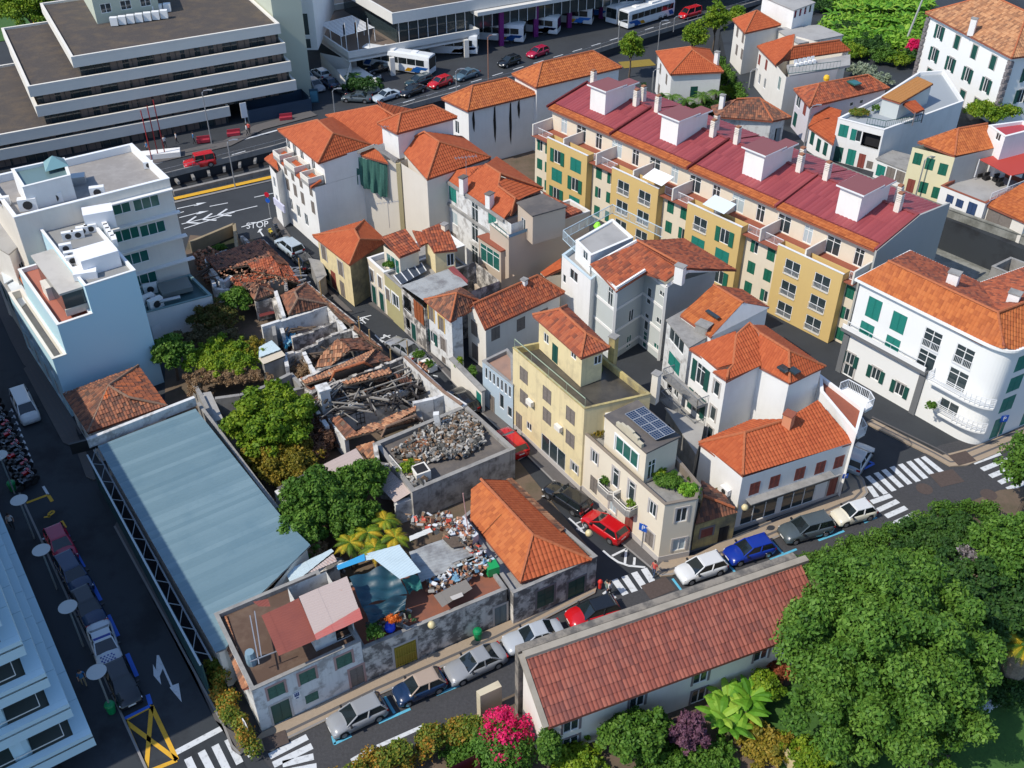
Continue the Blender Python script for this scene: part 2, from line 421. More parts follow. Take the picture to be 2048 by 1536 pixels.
TORG=mat('orange_tiles',(0.6,0.15,0.04),0.8,attr=((0.50,0.13,0.03),(0.66,0.19,0.045),(0.75,0.24,0.06)),stain=0.3,scol=(0.36,0.11,0.05),sscale=0.45)
TMID=mat('weathered_orange_tiles',(0.5,0.14,0.06),0.85,attr=((0.22,0.07,0.04),(0.50,0.12,0.045),(0.62,0.18,0.07)),stain=0.45,scol=(0.20,0.08,0.05),sscale=0.9,thr=(0.45,0.7))
TOLD=mat('mossy_old_tiles',(0.3,0.12,0.07),0.9,attr=((0.10,0.06,0.045),(0.27,0.10,0.055),(0.42,0.17,0.085)),stain=0.75,scol=(0.08,0.055,0.045),sscale=0.7,thr=(0.4,0.7))
TRUIN=mat('bleached_ruined_tiles',(0.4,0.2,0.1),0.9,attr=((0.12,0.07,0.05),(0.42,0.17,0.08),(0.60,0.32,0.17)),stain=0.6,scol=(0.16,0.09,0.06),sscale=0.8,thr=(0.42,0.7))
TPINK=mat('dusky_red_tiles',(0.4,0.12,0.07),0.85,attr=((0.20,0.06,0.045),(0.31,0.085,0.055),(0.37,0.115,0.075)),stain=0.4,scol=(0.17,0.08,0.07),sscale=0.4)
TBRN=mat('brown_manor_tiles',(0.4,0.2,0.1),0.9,attr=((0.22,0.10,0.05),(0.42,0.19,0.085),(0.52,0.27,0.13)),stain=0.6,scol=(0.2,0.11,0.07),sscale=0.8)
CAPN=mat('ridge_cap_clay',(0.46,0.14,0.055),0.85,fine=0.25)
CAPO=mat('old_ridge_mortar',(0.30,0.19,0.13),0.9,fine=0.4)
def tiles(parent,polys,m,caps=(),capm=None,name='roof_tiles',pw=0.26,pl=0.42,amp=0.05,lap=0.035,jit=0.0,drop=0.0,deck=True,deckm=None,thick=0.16,seg=4,capr=0.13):
 V,F,R=tile_mesh(polys,pw,pl,amp,lap,jit,drop,seg)
 off=np.array(parent.location)if parent else 0
 me=np_mesh(name,V-off,F,m,R);o=ob(name,me,parent);o['kind']='stuff'
 if caps:
  mb=MB()
  for a,b in caps:
   a=Vector(a)+Vector((0,0,0.06));b=Vector(b)+Vector((0,0,0.06));L=(b-a).length;n=max(1,int(L/0.5))
   for i in range(n):
    mb.tube([a.lerp(b,i/n),a.lerp(b,(i+1.08)/n)],capr,6,capr*0.8)
  mb.build('ridge_caps',capm or CAPN,parent)
 if deck:
  mb=MB()
  for poly in polys:
   A_=np.array([(p[0],p[1],1.0)for p in poly]);co_,*_=np.linalg.lstsq(A_,np.array([p[2]for p in poly]),rcond=None)
   pz=[float(A_[i]@co_)for i in range(len(poly))]
   up=[Vector((p[0],p[1],z_-0.06))for p,z_ in zip(poly,pz)];dn=[Vector((p[0],p[1],z_-thick-0.04))for p,z_ in zip(poly,pz)];n=len(up)
   Fc=[tuple(range(n)),tuple(range(2*n-1,n-1,-1))]+[(i,n+i,n+(i+1)%n,(i+1)%n)for i in range(n)]
   mb.add(up+dn,Fc)
  mb.build('roof_deck',deckm or TERR,parent)
 return o
def hip(parent,q,z,rise,m,i0=None,i1=None,over=0.35,along=None,caps=True,**k):
 """q: four corners; ridge runs parallel to q0-q1 (along=0) or q1-q2 (along=1); i0/i1 = how far the ridge stops short of each end (0 = gable)"""
 q=[Vector((p[0],p[1],0))for p in q]
 if along is None:along=0 if(q[1]-q[0]).length>(q[2]-q[1]).length else 1
 if along:q=q[1:]+q[:1]
 q2=[Vector((p.x,p.y,0))for p in inset(q,-over)];a,b,c,d=[Vector((p.x,p.y,z))for p in q2]
 W=((d-a).length+(c-b).length)/2;i0=W/2 if i0 is None else i0;i1=W/2 if i1 is None else i1
 m0=(a+d)/2;m1=(b+c)/2;dr=(m1-m0).normalized()
 R0=m0+dr*i0+Vector((0,0,rise));R1=m1-dr*i1+Vector((0,0,rise))
 polys=[[a,b,R1,R0],[c,d,R0,R1]];cp=[(R0,R1)]
 if i0>0.05:polys.append([d,a,R0]);cp+=[(d,R0),(a,R0)]
 if i1>0.05:polys.append([b,c,R1]);cp+=[(b,R1),(c,R1)]
 gm=k.pop('gable',None)
 tiles(parent,polys,m,cp if caps else(),**k)
 if gm:
  mb=MB();A,B,C,D=q
  for(s,t,ii)in((D,A,i0),(B,C,i1)):
   if ii<=0.05:
    mid=(s+t)/2;nn=Vector(((t-s).y,-(t-s).x,0)).normalized()*0.12
    s2=Vector((s.x,s.y,z-0.02));t2=Vector((t.x,t.y,z-0.02));mm=Vector((mid.x,mid.y,z+rise*0.93))
    mb.add([s2,t2,mm,s2+nn,t2+nn,mm+nn],[(0,1,2),(5,4,3),(0,3,4,1),(1,4,5,2),(2,5,3,0)])
  mb.build('gable',gm,parent)
 return R0,R1
def free_roof(parent,verts,faces,m,caps=(),**k):
 Vv=[Vector(v)if len(v)==3 and isinstance(v,Vector)else P(v[0],v[1])for v in verts]
 tiles(parent,[[Vv[i]for i in f]for f in faces],m,[(Vv[a],Vv[b])for a,b in caps],**k);return Vv
def lean(parent,q4,zs,m,**k):
 pts=[Vector((p[0],p[1],z))for p,z in zip(q4,zs)];tiles(parent,[pts],m,**k)
def at(p,z):return P(p,z)
def chimney(parent,p,z0,h=1.1,w=0.55,d=0.55,m=None,rz=-0.66,capm=None,slots=False,loc=None):
 q=loc or P(p,z0);mb=MB();mb.box((q.x,q.y,z0-0.5),(w,d,h+0.5),rz)
 if slots:
  for i in range(4):mb.box((q.x,q.y,z0+h+0.06+i*0.2),(w,d,0.1),rz)
  mb.box((q.x,q.y,z0+h),(w*0.6,d*0.6,0.8),rz)
 o=mb.build('chimney',m or WPLAST,parent);mb=MB()
 if not slots:mb.box((q.x,q.y,z0+h+0.0),(w+0.16,d+0.16,0.1),rz)
 else:mb.box((q.x,q.y,z0+h+0.84),(w*0.8,d*0.8,0.16),rz)
 mb.build('chimney_cap',capm or(TERR if slots else CONC),o)
 return o
def railing(parent,pts,z,h=0.95,m=None,name='railing',gap=0.16,solid=None):
 mb=MB()
 for a,b in zip(pts[:-1],pts[1:]):
  a=Vector((a[0],a[1],z));b=Vector((b[0],b[1],z));L=(b-a).length;up=Vector((0,0,h))
  mb.bar(a+up,b+up,0.06);mb.bar(a+Vector((0,0,0.08)),b+Vector((0,0,0.08)),0.05)
  n=max(1,int(L/gap))
  for i in range(n+1):c=a.lerp(b,i/n);mb.bar(c,c+up,0.025 if i%8 else 0.05)
 return mb.build(name,m or RAILW,parent)
def slab(name,pts,z,m,parent=None,th=0.0,kind=None):
 mb=MB()
 if th:mb.prism(pts,z-th,z)
 else:
  n=len(pts);a=sum(pts[i][0]*pts[(i+1)%n][1]-pts[(i+1)%n][0]*pts[i][1]for i in range(n))
  mb.add([(p[0],p[1],z)for p in pts],[tuple(range(n))if a>0 else tuple(range(n-1,-1,-1))])
 return mb.build(name,m,parent,kind=kind)
ASPH=mat('asphalt',(0.036,0.041,0.047),0.9,stain=0.55,scol=(0.018,0.02,0.024),sscale=0.25,bump=0.25,fine=0.1)
ASPHD=mat('patched_old_asphalt',(0.030,0.036,0.042),0.8,stain=0.85,scol=(0.012,0.013,0.016),sscale=0.16,bump=0.3,thr=(0.5,0.62))
COBB=mat('basalt_cobbles',(0.062,0.062,0.066),0.85,stain=0.4,scol=(0.035,0.035,0.038),sscale=0.3,bump=0.8,bscale=5,fine=0.4)
CALC=mat('cream_mosaic_paving',(0.36,0.28,0.20),0.9,stain=0.35,scol=(0.3,0.25,0.2),sscale=0.6,bump=0.3,fine=0.15)
CALCG=mat('worn_grey_paving',(0.12,0.11,0.105),0.9,stain=0.5,scol=(0.1,0.095,0.09),sscale=0.7,bump=0.3,fine=0.2)
STRP=mat('dark_basalt_mosaic',(0.10,0.095,0.095),0.9,bump=0.3)
KERB=mat('kerb_stone',(0.24,0.23,0.22),0.9,stain=0.4,scol=(0.12,0.12,0.12))
SOIL=mat('dry_soil',(0.14,0.10,0.07),0.95,stain=0.8,scol=(0.06,0.06,0.03),sscale=0.5,bump=0.6)
LAWN=mat('mown_lawn',(0.05,0.13,0.02),0.95,stain=0.6,scol=(0.03,0.085,0.015),sscale=1.2,bump=0.6,fine=0.3)
PAINT=mat('road_paint_white',(0.60,0.62,0.63),0.7,stain=0.6,scol=(0.25,0.25,0.25),sscale=3.0,thr=(0.52,0.68))
PYEL=mat('road_paint_yellow',(0.66,0.36,0.02),0.7,stain=0.5,scol=(0.3,0.18,0.04),sscale=3.0,thr=(0.52,0.7))
PBLUE=mat('road_paint_blue',(0.03,0.13,0.55),0.7)
PCYAN=mat('road_paint_light_blue',(0.10,0.42,0.58),0.7,stain=0.4,scol=(0.12,0.2,0.24),sscale=4.0)
STEEL=mat('rusty_cover',(0.09,0.065,0.055),0.8,fine=0.3)
g=MB();g.add([(-900,-300,-0.03),(900,-300,-0.03),(900,1500,-0.03),(-900,1500,-0.03)],[(0,1,2,3)]);g.build('ground',ASPH,kind='structure')
def gpoly(name,pts,z,m,th=0.0):
 q=[P(p,max(z,0))for p in pts];return slab(name,q,z,m,None,th,'structure')
gpoly('left_street',[(-156,560),(-39,560),(229,1051),(560,1660),(350,1660),(42,992)],0.0,ASPHD)
gpoly('cobbled_street',[(512,1500),(600,1610),(1000,1800),(2600,1500),(2600,700),(2048,850),(1880,890),(1740,965),(1712,1000),(1310,1172),(1200,1195),(760,1390)],0.012,COBB)
PT=0.12
gpoly('office_pavement',[(-260,600),(-170,560),(42,992),(248,1440),(345,1650),(180,1650),(30,1330),(-200,900)],PT,ASPHD,PT+0.03)
gpoly('pavement',[(-10,610),(21,700-20),(46,727),(62,742),(150,890),(160,890),(150,850),(60,640),(20,560),(-20,560)],PT,CALCG,PT+0.03)
gpoly('pavement',[(47,737),(70,720),(135,835),(165,888),(150,895),(126,885)],PT+0.004,CALCG,0.05)
gpoly('pavement',[(150,893),(165,888),(196,953),(188,960),(172,953)],PT,CALCG,PT+0.03)
gpoly('pavement',[(229,1051),(236,1040),(252,1052),(380,1330),(430,1440),(505,1488),(480,1510),(463,1498),(447,1450)],PT,CALCG,PT+0.03)
NB=[(524,1464),(733,1364),(1014,1243),(1194,1172)];NO=[(1190,1186),(1000,1284),(760,1389),(572,1480),(545,1500),(515,1498),(505,1485)]
gpoly('mosaic_pavement',NB+NO,PT+0.004,CALC,PT+0.03)
gpoly('mosaic_pavement',[(1328,1120),(1390,1110),(1473,1068),(1685,984),(1690,950),(1712,940),(1728,958),(1737,985),(1718,1006),(1500,1098),(1345,1150),(1322,1152),(1308,1140)],PT+0.004,CALC,PT+0.03)
gpoly('mosaic_pavement',[(1745,838),(1885,910),(1940,896),(2060,850),(2200,795),(2200,825),(2048,884),(1935,930),(1900,932),(1862,910),(1730,845)],PT+0.004,CALC,PT+0.03)
gpoly('mosaic_pavement',[(757,600),(905,748),(1027,852),(1330,1127),(1308,1140),(1170,1025),(1060,915),(960,822),(800,650),(737,606)],PT,CALCG,PT+0.03)
gpoly('mosaic_pavement',[(556,434),(640,560),(705,622),(690,622),(600,520),(545,443),(548,434)],PT,CALCG,PT+0.03)
def strip(name,pts,w,z,m,parent=None,kind='structure',closed=False):
 q=[P(p,z)if not isinstance(p,Vector)else p for p in pts];V=[];n=len(q)
 for i in range(n):
  a=q[max(i-1,0)];b=q[min(i+1,n-1)];d=(b-a).normalized();s=Vector((-d.y,d.x,0))*w/2;V+=[q[i]+s,q[i]-s]
 mb=MB();mb.add([(v.x,v.y,z)for v in V],[(2*i,2*i+1,2*i+3,2*i+2)for i in range(n-1)]);return mb.build(name,m,parent,kind=kind)
def off(pts,d,z=PT+0.02):
 q=[P(p,z)for p in pts];out=[];n=len(q)
 for i in range(n):
  a=q[max(i-1,0)];b=q[min(i+1,n-1)];t=(b-a).normalized();out.append(q[i]+Vector((-t.y,t.x,0))*d)
 return out
kl=[(545,1497),(572,1479),(760,1388),(1000,1283),(1190,1185)]
strip('pavement_stripe',off(kl,0.55),0.22,PT+0.012,STRP);strip('pavement_stripe',off(kl,1.75),0.22,PT+0.012,STRP);strip('kerb',off(kl,0.08),0.16,PT+0.014,KERB)
kr=[(1310,1142),(1322,1151),(1345,1149),(1500,1097),(1718,1005),(1736,986),(1728,960),(1712,942)]
strip('pavement_stripe',off(kr,0.55),0.22,PT+0.012,STRP);strip('pavement_stripe',off(kr,1.6),0.22,PT+0.012,STRP);strip('kerb',off(kr,0.08),0.16,PT+0.014,KERB)
kk=[(1730,846),(1862,911),(1900,931),(1935,929),(2048,883),(2200,824)]
strip('pavement_stripe',off(kk,0.55),0.2,PT+0.012,STRP);strip('pavement_stripe',off(kk,1.3),0.2,PT+0.012,STRP)
for w in(6,14,22,30):strip('pavement_stripe',[(52+w,745-w*0.4),(132+w,880-w*0.4)],0.2,PT+0.02,STRP)
strip('kerb',[(229,1052),(447,1450),(463,1490),(480,1509)],0.16,PT+0.008,KERB)
strip('kerb',[(-156,560),(42,992),(248,1440),(330,1620)],0.16,PT+0.008,KERB)
strip('kerb',[(1060,915),(1170,1025),(1308,1140)],0.16,PT+0.012,KERB);strip('kerb',[(800,650),(960,822),(1060,915)],0.16,PT+0.012,KERB)
gpoly('garden_soil',[(790,1536),(860,1480),(1000,1400),(1620,1120),(1760,1072),(2000,980),(2700,900),(2700,2100),(800,2100)],0.03,SOIL,0.05)
gpoly('lawn',[(1535,1395),(1700,1300),(1900,1420),(1750,1600),(1560,1536),(1500,1450)],0.06,LAWN)
gpoly('lawn',[(1930,1440),(2048,1380),(2300,1400),(2200,1700),(1850,1640)],0.064,LAWN)
gpoly('yard_soil',[(330,640),(380,470),(520,480),(700,650),(930,820),(1020,900),(1190,1110),(1190,1160),(600,1420),(520,1440),(430,1310),(200,900),(330,800)],0.03,SOIL,0.05)
gpoly('back_lane_soil',[(985,240),(1072,300),(1072,372),(960,380),(880,300)],0.03,SOIL,0.05)
ZP=0.02
def mark(name,pts,m=PAINT,z=ZP):
 q=[P(p,z)for p in pts];a=sum(q[i].x*q[(i+1)%len(q)].y-q[(i+1)%len(q)].x*q[i].y for i in range(len(q)))
 mb=MB();mb.add(q,[tuple(range(len(q)))if a>0 else tuple(range(len(q)-1,-1,-1))]);o=mb.build(name,m,kind='structure');return o
def bar_(name,a,b,w,m=PAINT,z=ZP):return strip(name,[a,b],w,z,m)
def zebra(pts,w,m=PAINT):
 for a,b in pts:bar_('crosswalk_bar',a,b,w,m)
zebra([((41,1150,1560),(41,1220,1536+60)),((41,1240,1470),(41,1300,1600)),((41,1330,1425),(41,1415,1590)),((41,1420,1385),(41,1510,1570)),((41,1505,1345),(41,1585,1505)),((41,1625,1385),(41,1665,1455))],0.5)
zebra([((41,1780,1460),(41,2030,1330)),((41,1805,1515),(42,410,1390)),((42,215,1510),(42,420,1460)),((42,260,1560),(42,440,1525))],0.5)
zebra([((43,755,290),(43,830,390)),((43,820,268),(43,890,370)),((43,885,243),(43,955,345)),((43,950,218),(43,1015,318)),((43,690,370),(43,755,420))],0.55)
zebra([((34,1015,668),(34,1135,785)),((34,1070,645),(34,1190,765)),((34,1120,625),(34,1240,740)),((34,1175,605),(34,1295,720)),((34,1230,588),(34,1350,703)),((34,1285,570),(34,1400,683)),((34,1335,553),(34,1450,664)),((34,1380,540),(34,1505,640)),((34,1025,735),(34,1075,805))],0.52)
zebra([((34,1040,840),(34,1170,795)),((34,1080,895),(34,1215,832)),((34,1135,935),(34,1270,875)),((34,1190,982),(34,1325,918)),((34,1240,1028),(34,1380,965))],0.5)
zebra([((34,1710,580),(34,1890,515)),((34,1770,625),(34,1945,555)),((34,1825,670),(34,2010,595)),((34,1885,712),(34,2048,640)),((34,1940,755),(34,2100,690))],0.5)
bar_('stop_line',(41,1150,1440),(41,1475,1268),0.45);bar_('road_line',(42,670,1490),(42,820,1400),0.35);bar_('road_line',(42,840,1395),(42,1140,1262),0.3)
yb=[(248,1441),(303,1412),(354,1520),(292,1545)]
for a,b in((yb[0],yb[1]),(yb[1],yb[2]),(yb[2],yb[3]),(yb[3],yb[0]),(yb[0],yb[2]),(yb[1],yb[3])):bar_('yellow_box_line',a,b,0.3,PYEL,0.024)
for a,b in(((41,975,1050),(41,995,1115)),((41,840,780),(41,905,930)),((41,715,525),(41,780,665)),((41,605,310),(41,665,430)),((41,500,110),(41,555,210)),((31,410,1020),(31,455,1070))):bar_('blue_bay_line',a,b,0.3,PBLUE)
bar_('blue_bay_line',(41,820,1210),(41,990,1125),0.25,PBLUE,0.028);bar_('bay_line',(31,280,1085),(31,430,1020),0.2);bar_('yellow_bay_line',(31,175,845),(31,320,790),0.25,PYEL);bar_('yellow_bay_line',(31,320,795),(31,345,835),0.28,PYEL);bar_('yellow_bay_line',(31,405,965),(31,432,1010),0.28,PYEL)
for a,b in(((31,290,940),(31,320,935)),((31,320,935),(31,360,905)),((31,360,905),(31,345,895)),((31,345,895),(31,320,915)),((31,320,915),(31,325,940))):bar_('disabled_bay_symbol',a,b,0.18,PYEL)
for i in range(9):
 x=62.5-i*4.9;y=921-i*12.6;bar_('bay_tick',(x-5,y+3),(x+2,y-1),0.12);bar_('bay_tick',(x-1,y-3),(x+3,y+4),0.12,z=0.024)
bar_('bay_line',(31,285,735),(31,318,790),0.22)
mark('lane_arrow',[(41,1035,790),(41,1050,790),(41,1140,990),(41,1180,975),(41,1200,1100),(41,1120,1005),(41,1128,998),(41,1075,880),(41,1055,930),(41,1065,985),(41,1015,925),(41,1010,850),(41,1030,885)])
def lmark(a,b,c,L):
 bar_('bay_line',a,b,0.16);bar_('bay_line',b,c,0.16,z=0.024)
for a,b,c in(((33,330,775),(33,295,785),(33,340,830)),((33,455,945),(33,500,985),(33,545,1030)),((22,800,762),(22,725,780),(22,765,815)),((22,825,890),(22,850,915),(22,878,940))):lmark(a,b,c,1)
bar_('bay_line',(33,505,980),(33,580,950),0.14,z=0.028);bar_('bay_line',(22,855,915),(22,928,893),0.14,z=0.028);bar_('bay_line',(33,90,575),(33,170,535),0.16);bar_('bay_line',(22,265,370),(22,300,410),0.14);bar_('bay_line',(22,355,462),(22,395,485),0.14);bar_('bay_line',(22,1210,1158),(22,1240,1165),0.16)
def letterM(p,s,rz):
 q=P(p,0.03);
 pts=[(-s/2,-s/2),(-s/2,s/2),(0,0),(s/2,s/2),(s/2,-s/2)];ca,sa=math.cos(rz),math.sin(rz)
 w=[Vector((q.x+x*ca-y*sa,q.y+x*sa+y*ca,0.03))for x,y in pts]
 mb=MB()
 for i,(a,b)in enumerate(zip(w[:-1],w[1:])):
  d=(b-a).normalized();n=Vector((-d.y,d.x,0))*0.07;z=Vector((0,0,0.001*i));mb.add([a+n+z,a-n+z,b-n+z,b+n+z],[(0,1,2,3)])
 mb.build('bay_letter',PAINT,kind='structure')
for p in((33,555,1010),(33,325,797),(22,745,795),(22,885,912)):letterM(p,0.9,0.9)
arc=[(33,680,1160),(33,720,1195),(33,780,1235),(33,850,1260),(33,960,1270)]
strip('priority_curve',arc,0.2,ZP,PAINT)
for a,b in(((33,740,1195),(33,835,1148)),((33,835,1148),(33,825,1245)),((33,890,1205),(33,885,1255))):bar_('priority_mark',a,b,0.2,z=0.024)
for a,b in(((42,555,1378),(42,670,1322)),((42,545,1322),(42,560,1378)),((42,850,1238),(42,1060,1145)),((42,890,1065),(42,955,1175)),((42,1230,1053),(42,1410,980)),((42,1285,890),(42,1340,1000)),((33,1140,1345),(33,1200,1425)),((33,1480,1215),(33,1555,1305)),((33,1785,1220),(33,1960,1150)),((33,1790,1095),(33,1870,1180)),((34,690,1093),(34,860,1030)),((34,990,975),(34,1075,940))):bar_('light_blue_bay_line',a,b,0.2,PCYAN,0.024)
for a,b in(((34,1000,560),(34,1058,585)),((34,1058,585),(34,960,635))):bar_('blue_bay_line',a,b,0.22,PBLUE,0.024)
def cover(p,L,W,rz,z=0.03):
 q=P(p,z);mb=MB();mb.box((q.x,q.y,z-0.02),(L,W,0.025),rz);o=mb.build('inspection_cover',STEEL);tagm(o,'rusty square steel cover set in the paving','cover','steel inspection covers');return o
c1=cover((41,1820,1355),1.6,1.1,0.45,0.16);c1['label']='rusty rectangular cover in the mosaic pavement beside the bottom left crosswalk'
c2=cover((33,1045,1405),2.3,1.5,0.45);c2['label']='wide brown steel cover in the road beside the four bar crosswalk at the centre'
c3=cover((34,1538,680),2.4,1.7,0.3);c3['label']='framed rusty cover in the cobbles of the junction at the right'
c4=cover((34,1640,548),1.9,1.4,0.35,0.16);c4['label']='dark cover in the mosaic pavement at the rounded white corner building'
for i,p in enumerate(((34,1390,752),(34,1590,797),(34,1815,790))):
 q=P(p,0.02);mb=MB();mb.lathe((q.x,q.y,0.012),[(0.7,0),(0.7,0.02)],20);o=mb.build('manhole_cover',(STEEL,COBB,STEEL)[i]);tagm(o,('round brown manhole cover nearest the crosswalks in the cobbled junction','grey cobble-filled round manhole in the middle of the junction','brown round manhole cover nearest the tree at the right edge')[i],'manhole cover','manhole covers in the junction')
def RP(p,A,B,ze,slope):
 d=ray(p);ex=Vector((B[0]-A[0],B[1]-A[1])).normalized();n=Vector((-ex.y,ex.x))
 a=n.x*d.x+n.y*d.y;b=-(A[0]*n.x+A[1]*n.y)
 t=(ze+slope*b-CH)/(d.z-slope*a)
 return Vector((d.x*t,d.y*t,CH+d.z*t))
def rowpoly(A,B,pl,pr,depth):
 s0,z0=onwall(A,B,pl);s1,z1=onwall(A,B,pr);d=(Vector(B[:2])-Vector(A[:2])).normalized();n=Vector((-d.y,d.x))
 a=Vector(A[:2])+d*s0;b=Vector(A[:2])+d*s1
 if n.x<0:n=-n
 return[a,b,b+n*depth,a+n*depth],(z0+z1)/2
z=5.6;yh=[P((22,415,235),z),P((22,655,430),z),P((22,905,270),z),P((22,755,135),z)]
h=House('old_house','two storey yellow house with bright orange hip roof and mouldy side wall','house',inset(yh,0.35),0,z-0.05,YELL)
for p in((22,490,350),(22,600,455)):h.win(0,p,1.0,1.9,'shut',sh=GREYSH,trim=STONEL)
h.win(0,(22,510,490),0.9,1.5,'shut',sh=DGREEN);h.win(0,(22,560,575),1.1,2.3,'door',sh=BROWNSH,zb=0.1);h.win(0,(22,612,590),1.0,2.0,'shut',sh=GREYSH)
h.close();Vv=free_roof(h.root,[((22,415,235),z),((22,655,430),z),((22,905,270),z),((22,755,135),z),((22,690,197),z+1.7),((22,725,262),z+1.7)],[[0,1,5,4],[1,2,5],[2,3,4,5],[3,0,4]],TNEW,[(0,4),(1,5),(2,5),(3,4),(4,5)],pw=0.3)
A,B=P((22,395,395),2.2),P((22,470,410),2.2)
fw=House('garden_wall','low grey weathered street wall at the left foot of the yellow hip roofed house','wall',[A,P((22,455,540),2.2),P((22,500,500),2.2),B],0,2.2,CONC,roofm=CONC);fw.close()
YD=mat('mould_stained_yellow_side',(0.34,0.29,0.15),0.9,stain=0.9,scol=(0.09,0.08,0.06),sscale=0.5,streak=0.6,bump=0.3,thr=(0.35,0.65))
w=inset(yh,0.33);mb=MB();a,b=w[1],w[2];nn=h.nrm(1)*0.02
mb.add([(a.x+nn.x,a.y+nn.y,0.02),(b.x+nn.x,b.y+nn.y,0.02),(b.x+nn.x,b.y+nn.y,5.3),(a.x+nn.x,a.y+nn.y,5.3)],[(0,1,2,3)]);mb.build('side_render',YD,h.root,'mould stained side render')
A0,B0=P((751,609)),P((903,751))
pl,zz=rowpoly(A0,B0,(22,775,385),(22,885,480),10)
h=House('row_house','narrow cream row house with green glass dormer and planted roof terrace','house',pl,0,zz,CREAM,par=0.5,roofm=CONC,copem=WHITE)
for p in((22,808,500),(22,860,545)):h.win(0,p,0.8,1.5,'shut',sh=GREYSH,trim=WHITE)
for p in((22,825,650),(22,876,700)):h.win(0,p,0.9,2.3,'door',sh=DGREEN,zb=0.1,trim=STONEL)
h.close()
z1=7.6;dm=[P((22,868,295),z1),P((22,985,378),z1),P((22,1125,325),z1),P((22,1030,240),z1)]
d2=House('','','',inset(dm,0.15),zz-0.5,z1-0.1,CREAM,under=h.root,wname='dormer');d2.win(0,[1.6,0],2.4,1.8,'gg',zb=zz-0.3);d2.close()
lean(h.root,[dm[1],dm[2],dm[3],dm[0]],(z1,z1,z1+0.9,z1+0.9),TMID,pw=0.3)
z1=7.7;d3q=[P((22,1140,270),z1),P((22,1215,350),z1),P((22,1370,325),z1),P((22,1290,215),z1)]
d4=House('backyard_house','small yellow back house with orange tile roof and chimney behind the row','house',inset(d3q,0.2),0,z1,YELL);d4.win(1,(22,1325,395),0.8,1.5,'glass');d4.close()
lean(d4.root,[d3q[1],d3q[2],d3q[3],d3q[0]],(z1,z1,z1+1.3,z1+1.3),TMID,pw=0.3);lean(d4.root,[P((22,1180,270),z1+0.3),P((22,1120,300),z1),P((22,1075,250),z1),P((22,1200,210),z1+1.0)],(z1,z1,z1+0.9,z1+0.9),TMID,pw=0.3)
chimney(d4.root,(22,1287,205),z1+0.8,0.8,m=CREAM)
pl,zz=rowpoly(A0,B0,(22,885,480),(22,1000,590),8)
h=House('row_house','olive green row house with plain flat roof carrying dark panels and white framed window','house',pl,0,zz,mat('olive_render',(0.40,0.36,0.18),0.85,stain=0.4,scol=(0.24,0.2,0.12),sscale=0.6,bump=0.1),par=0.25,roofm=CONC,copem=CONC)
h.win(0,(22,908,622),0.9,1.5,'shut',sh=GREYSH,trim=WHITE);h.win(0,(22,963,668),1.3,1.6,'glass',trim=WHITE);h.win(0,(22,918,742),0.9,2.2,'door',sh=GREYSH,zb=0.1,trim=WHITE)
h.close()
A1,B1_=P((22,950,500),zz+0.4),P((22,1130,415),zz+0.4)
mb=MB();mb.add([A1,P((22,1000,560),zz+0.2),P((22,1165,470),zz+0.2),B1_],[(0,1,2,3)]);mb.build('panel',simple('dark_blue_panel',(0.05,0.065,0.09),0.35),h.root)
for t in(0.0,0.25,0.5,0.75,1.0):
 a=A1.lerp(P((22,1000,560),zz+0.2),0)+(B1_-A1)*t;b=P((22,1000,560),zz+0.2)+(P((22,1165,470),zz+0.2)-P((22,1000,560),zz+0.2))*t;mb=MB();mb.bar(a+Vector((0,0,0.05)),b+Vector((0,0,0.05)),0.08);mb.build('panel_rail',RAILW,h.root)
pl,zz=rowpoly(A0,B0,(22,1000,590),(22,1150,668),9)
h=House('row_house','shabby row house with corrugated roof, orange board cladding and laundry on its balcony','house',pl,0,zz-0.3,RUIN)
h.win(0,(22,1040,690),1.6,1.7,'open');h.win(0,(22,1120,720),1.0,0.01+1.2,'glass');h.win(0,(22,1085,880),0.9,2.1,'door',sh=DGREEN,zb=0.1,trim=STONEL);h.win(0,(22,1045,820),0.8,1.3,'open');h.win(0,(22,1140,810),0.9,1.3,'shut',sh=GREYSH);h.close()
ORB=mat('orange_boards',(0.36,0.10,0.03),0.8,fine=0.4)
a,z_=onwall(A0,B0,(22,1085,665));b,_=onwall(A0,B0,(22,1150,720));d=(B0-A0).normalized();nn=Vector((-d.y,d.x,0));nn=-nn if nn.x>0 else nn
for i in range(6):
 s0=a+(b-a)*i/6;s1=a+(b-a)*(i+0.85)/6;mb=MB();c=A0+d*(s0+s1)/2+nn*(0.08+0.02*(i%2));mb.box((c.x,c.y,3.3),((s1-s0),0.05,2.2),math.atan2(d.y,d.x));mb.build('board',ORB,h.root)
CORR=mat('corrugated_grey_sheet',(0.36,0.37,0.36),0.6,stain=0.7,scol=(0.13,0.12,0.12),sscale=0.7,metal=0.1,thr=(0.45,0.65))
CORRB=mat('blue_white_sheet',(0.55,0.66,0.68),0.5,stain=0.35,scol=(0.3,0.35,0.36),sscale=0.5,metal=0.1)
CORRP=mat('pinkish_faded_sheet',(0.46,0.37,0.33),0.75,stain=0.85,scol=(0.34,0.12,0.06),sscale=0.8,thr=(0.6,0.66))
CORRR=mat('rust_red_sheet',(0.24,0.065,0.045),0.8,stain=0.5,scol=(0.15,0.04,0.035),sscale=0.5)
CORRK=mat('old_dark_sheet',(0.10,0.095,0.09),0.85,stain=0.6,scol=(0.2,0.14,0.1),sscale=1.0)
CORRPK=mat('salmon_red_sheet',(0.46,0.12,0.10),0.75,stain=0.4,scol=(0.36,0.2,0.18),sscale=1.0)
def sheet_roof(parent,pts,m,name='sheet_roof',pw=0.22,amp=0.03,pl=2.2,lap=0.015,deck=False,**k):
 return tiles(parent,[pts],m,name=name,pw=pw,pl=pl,amp=amp,lap=lap,deck=deck,**k)
zs=6.0
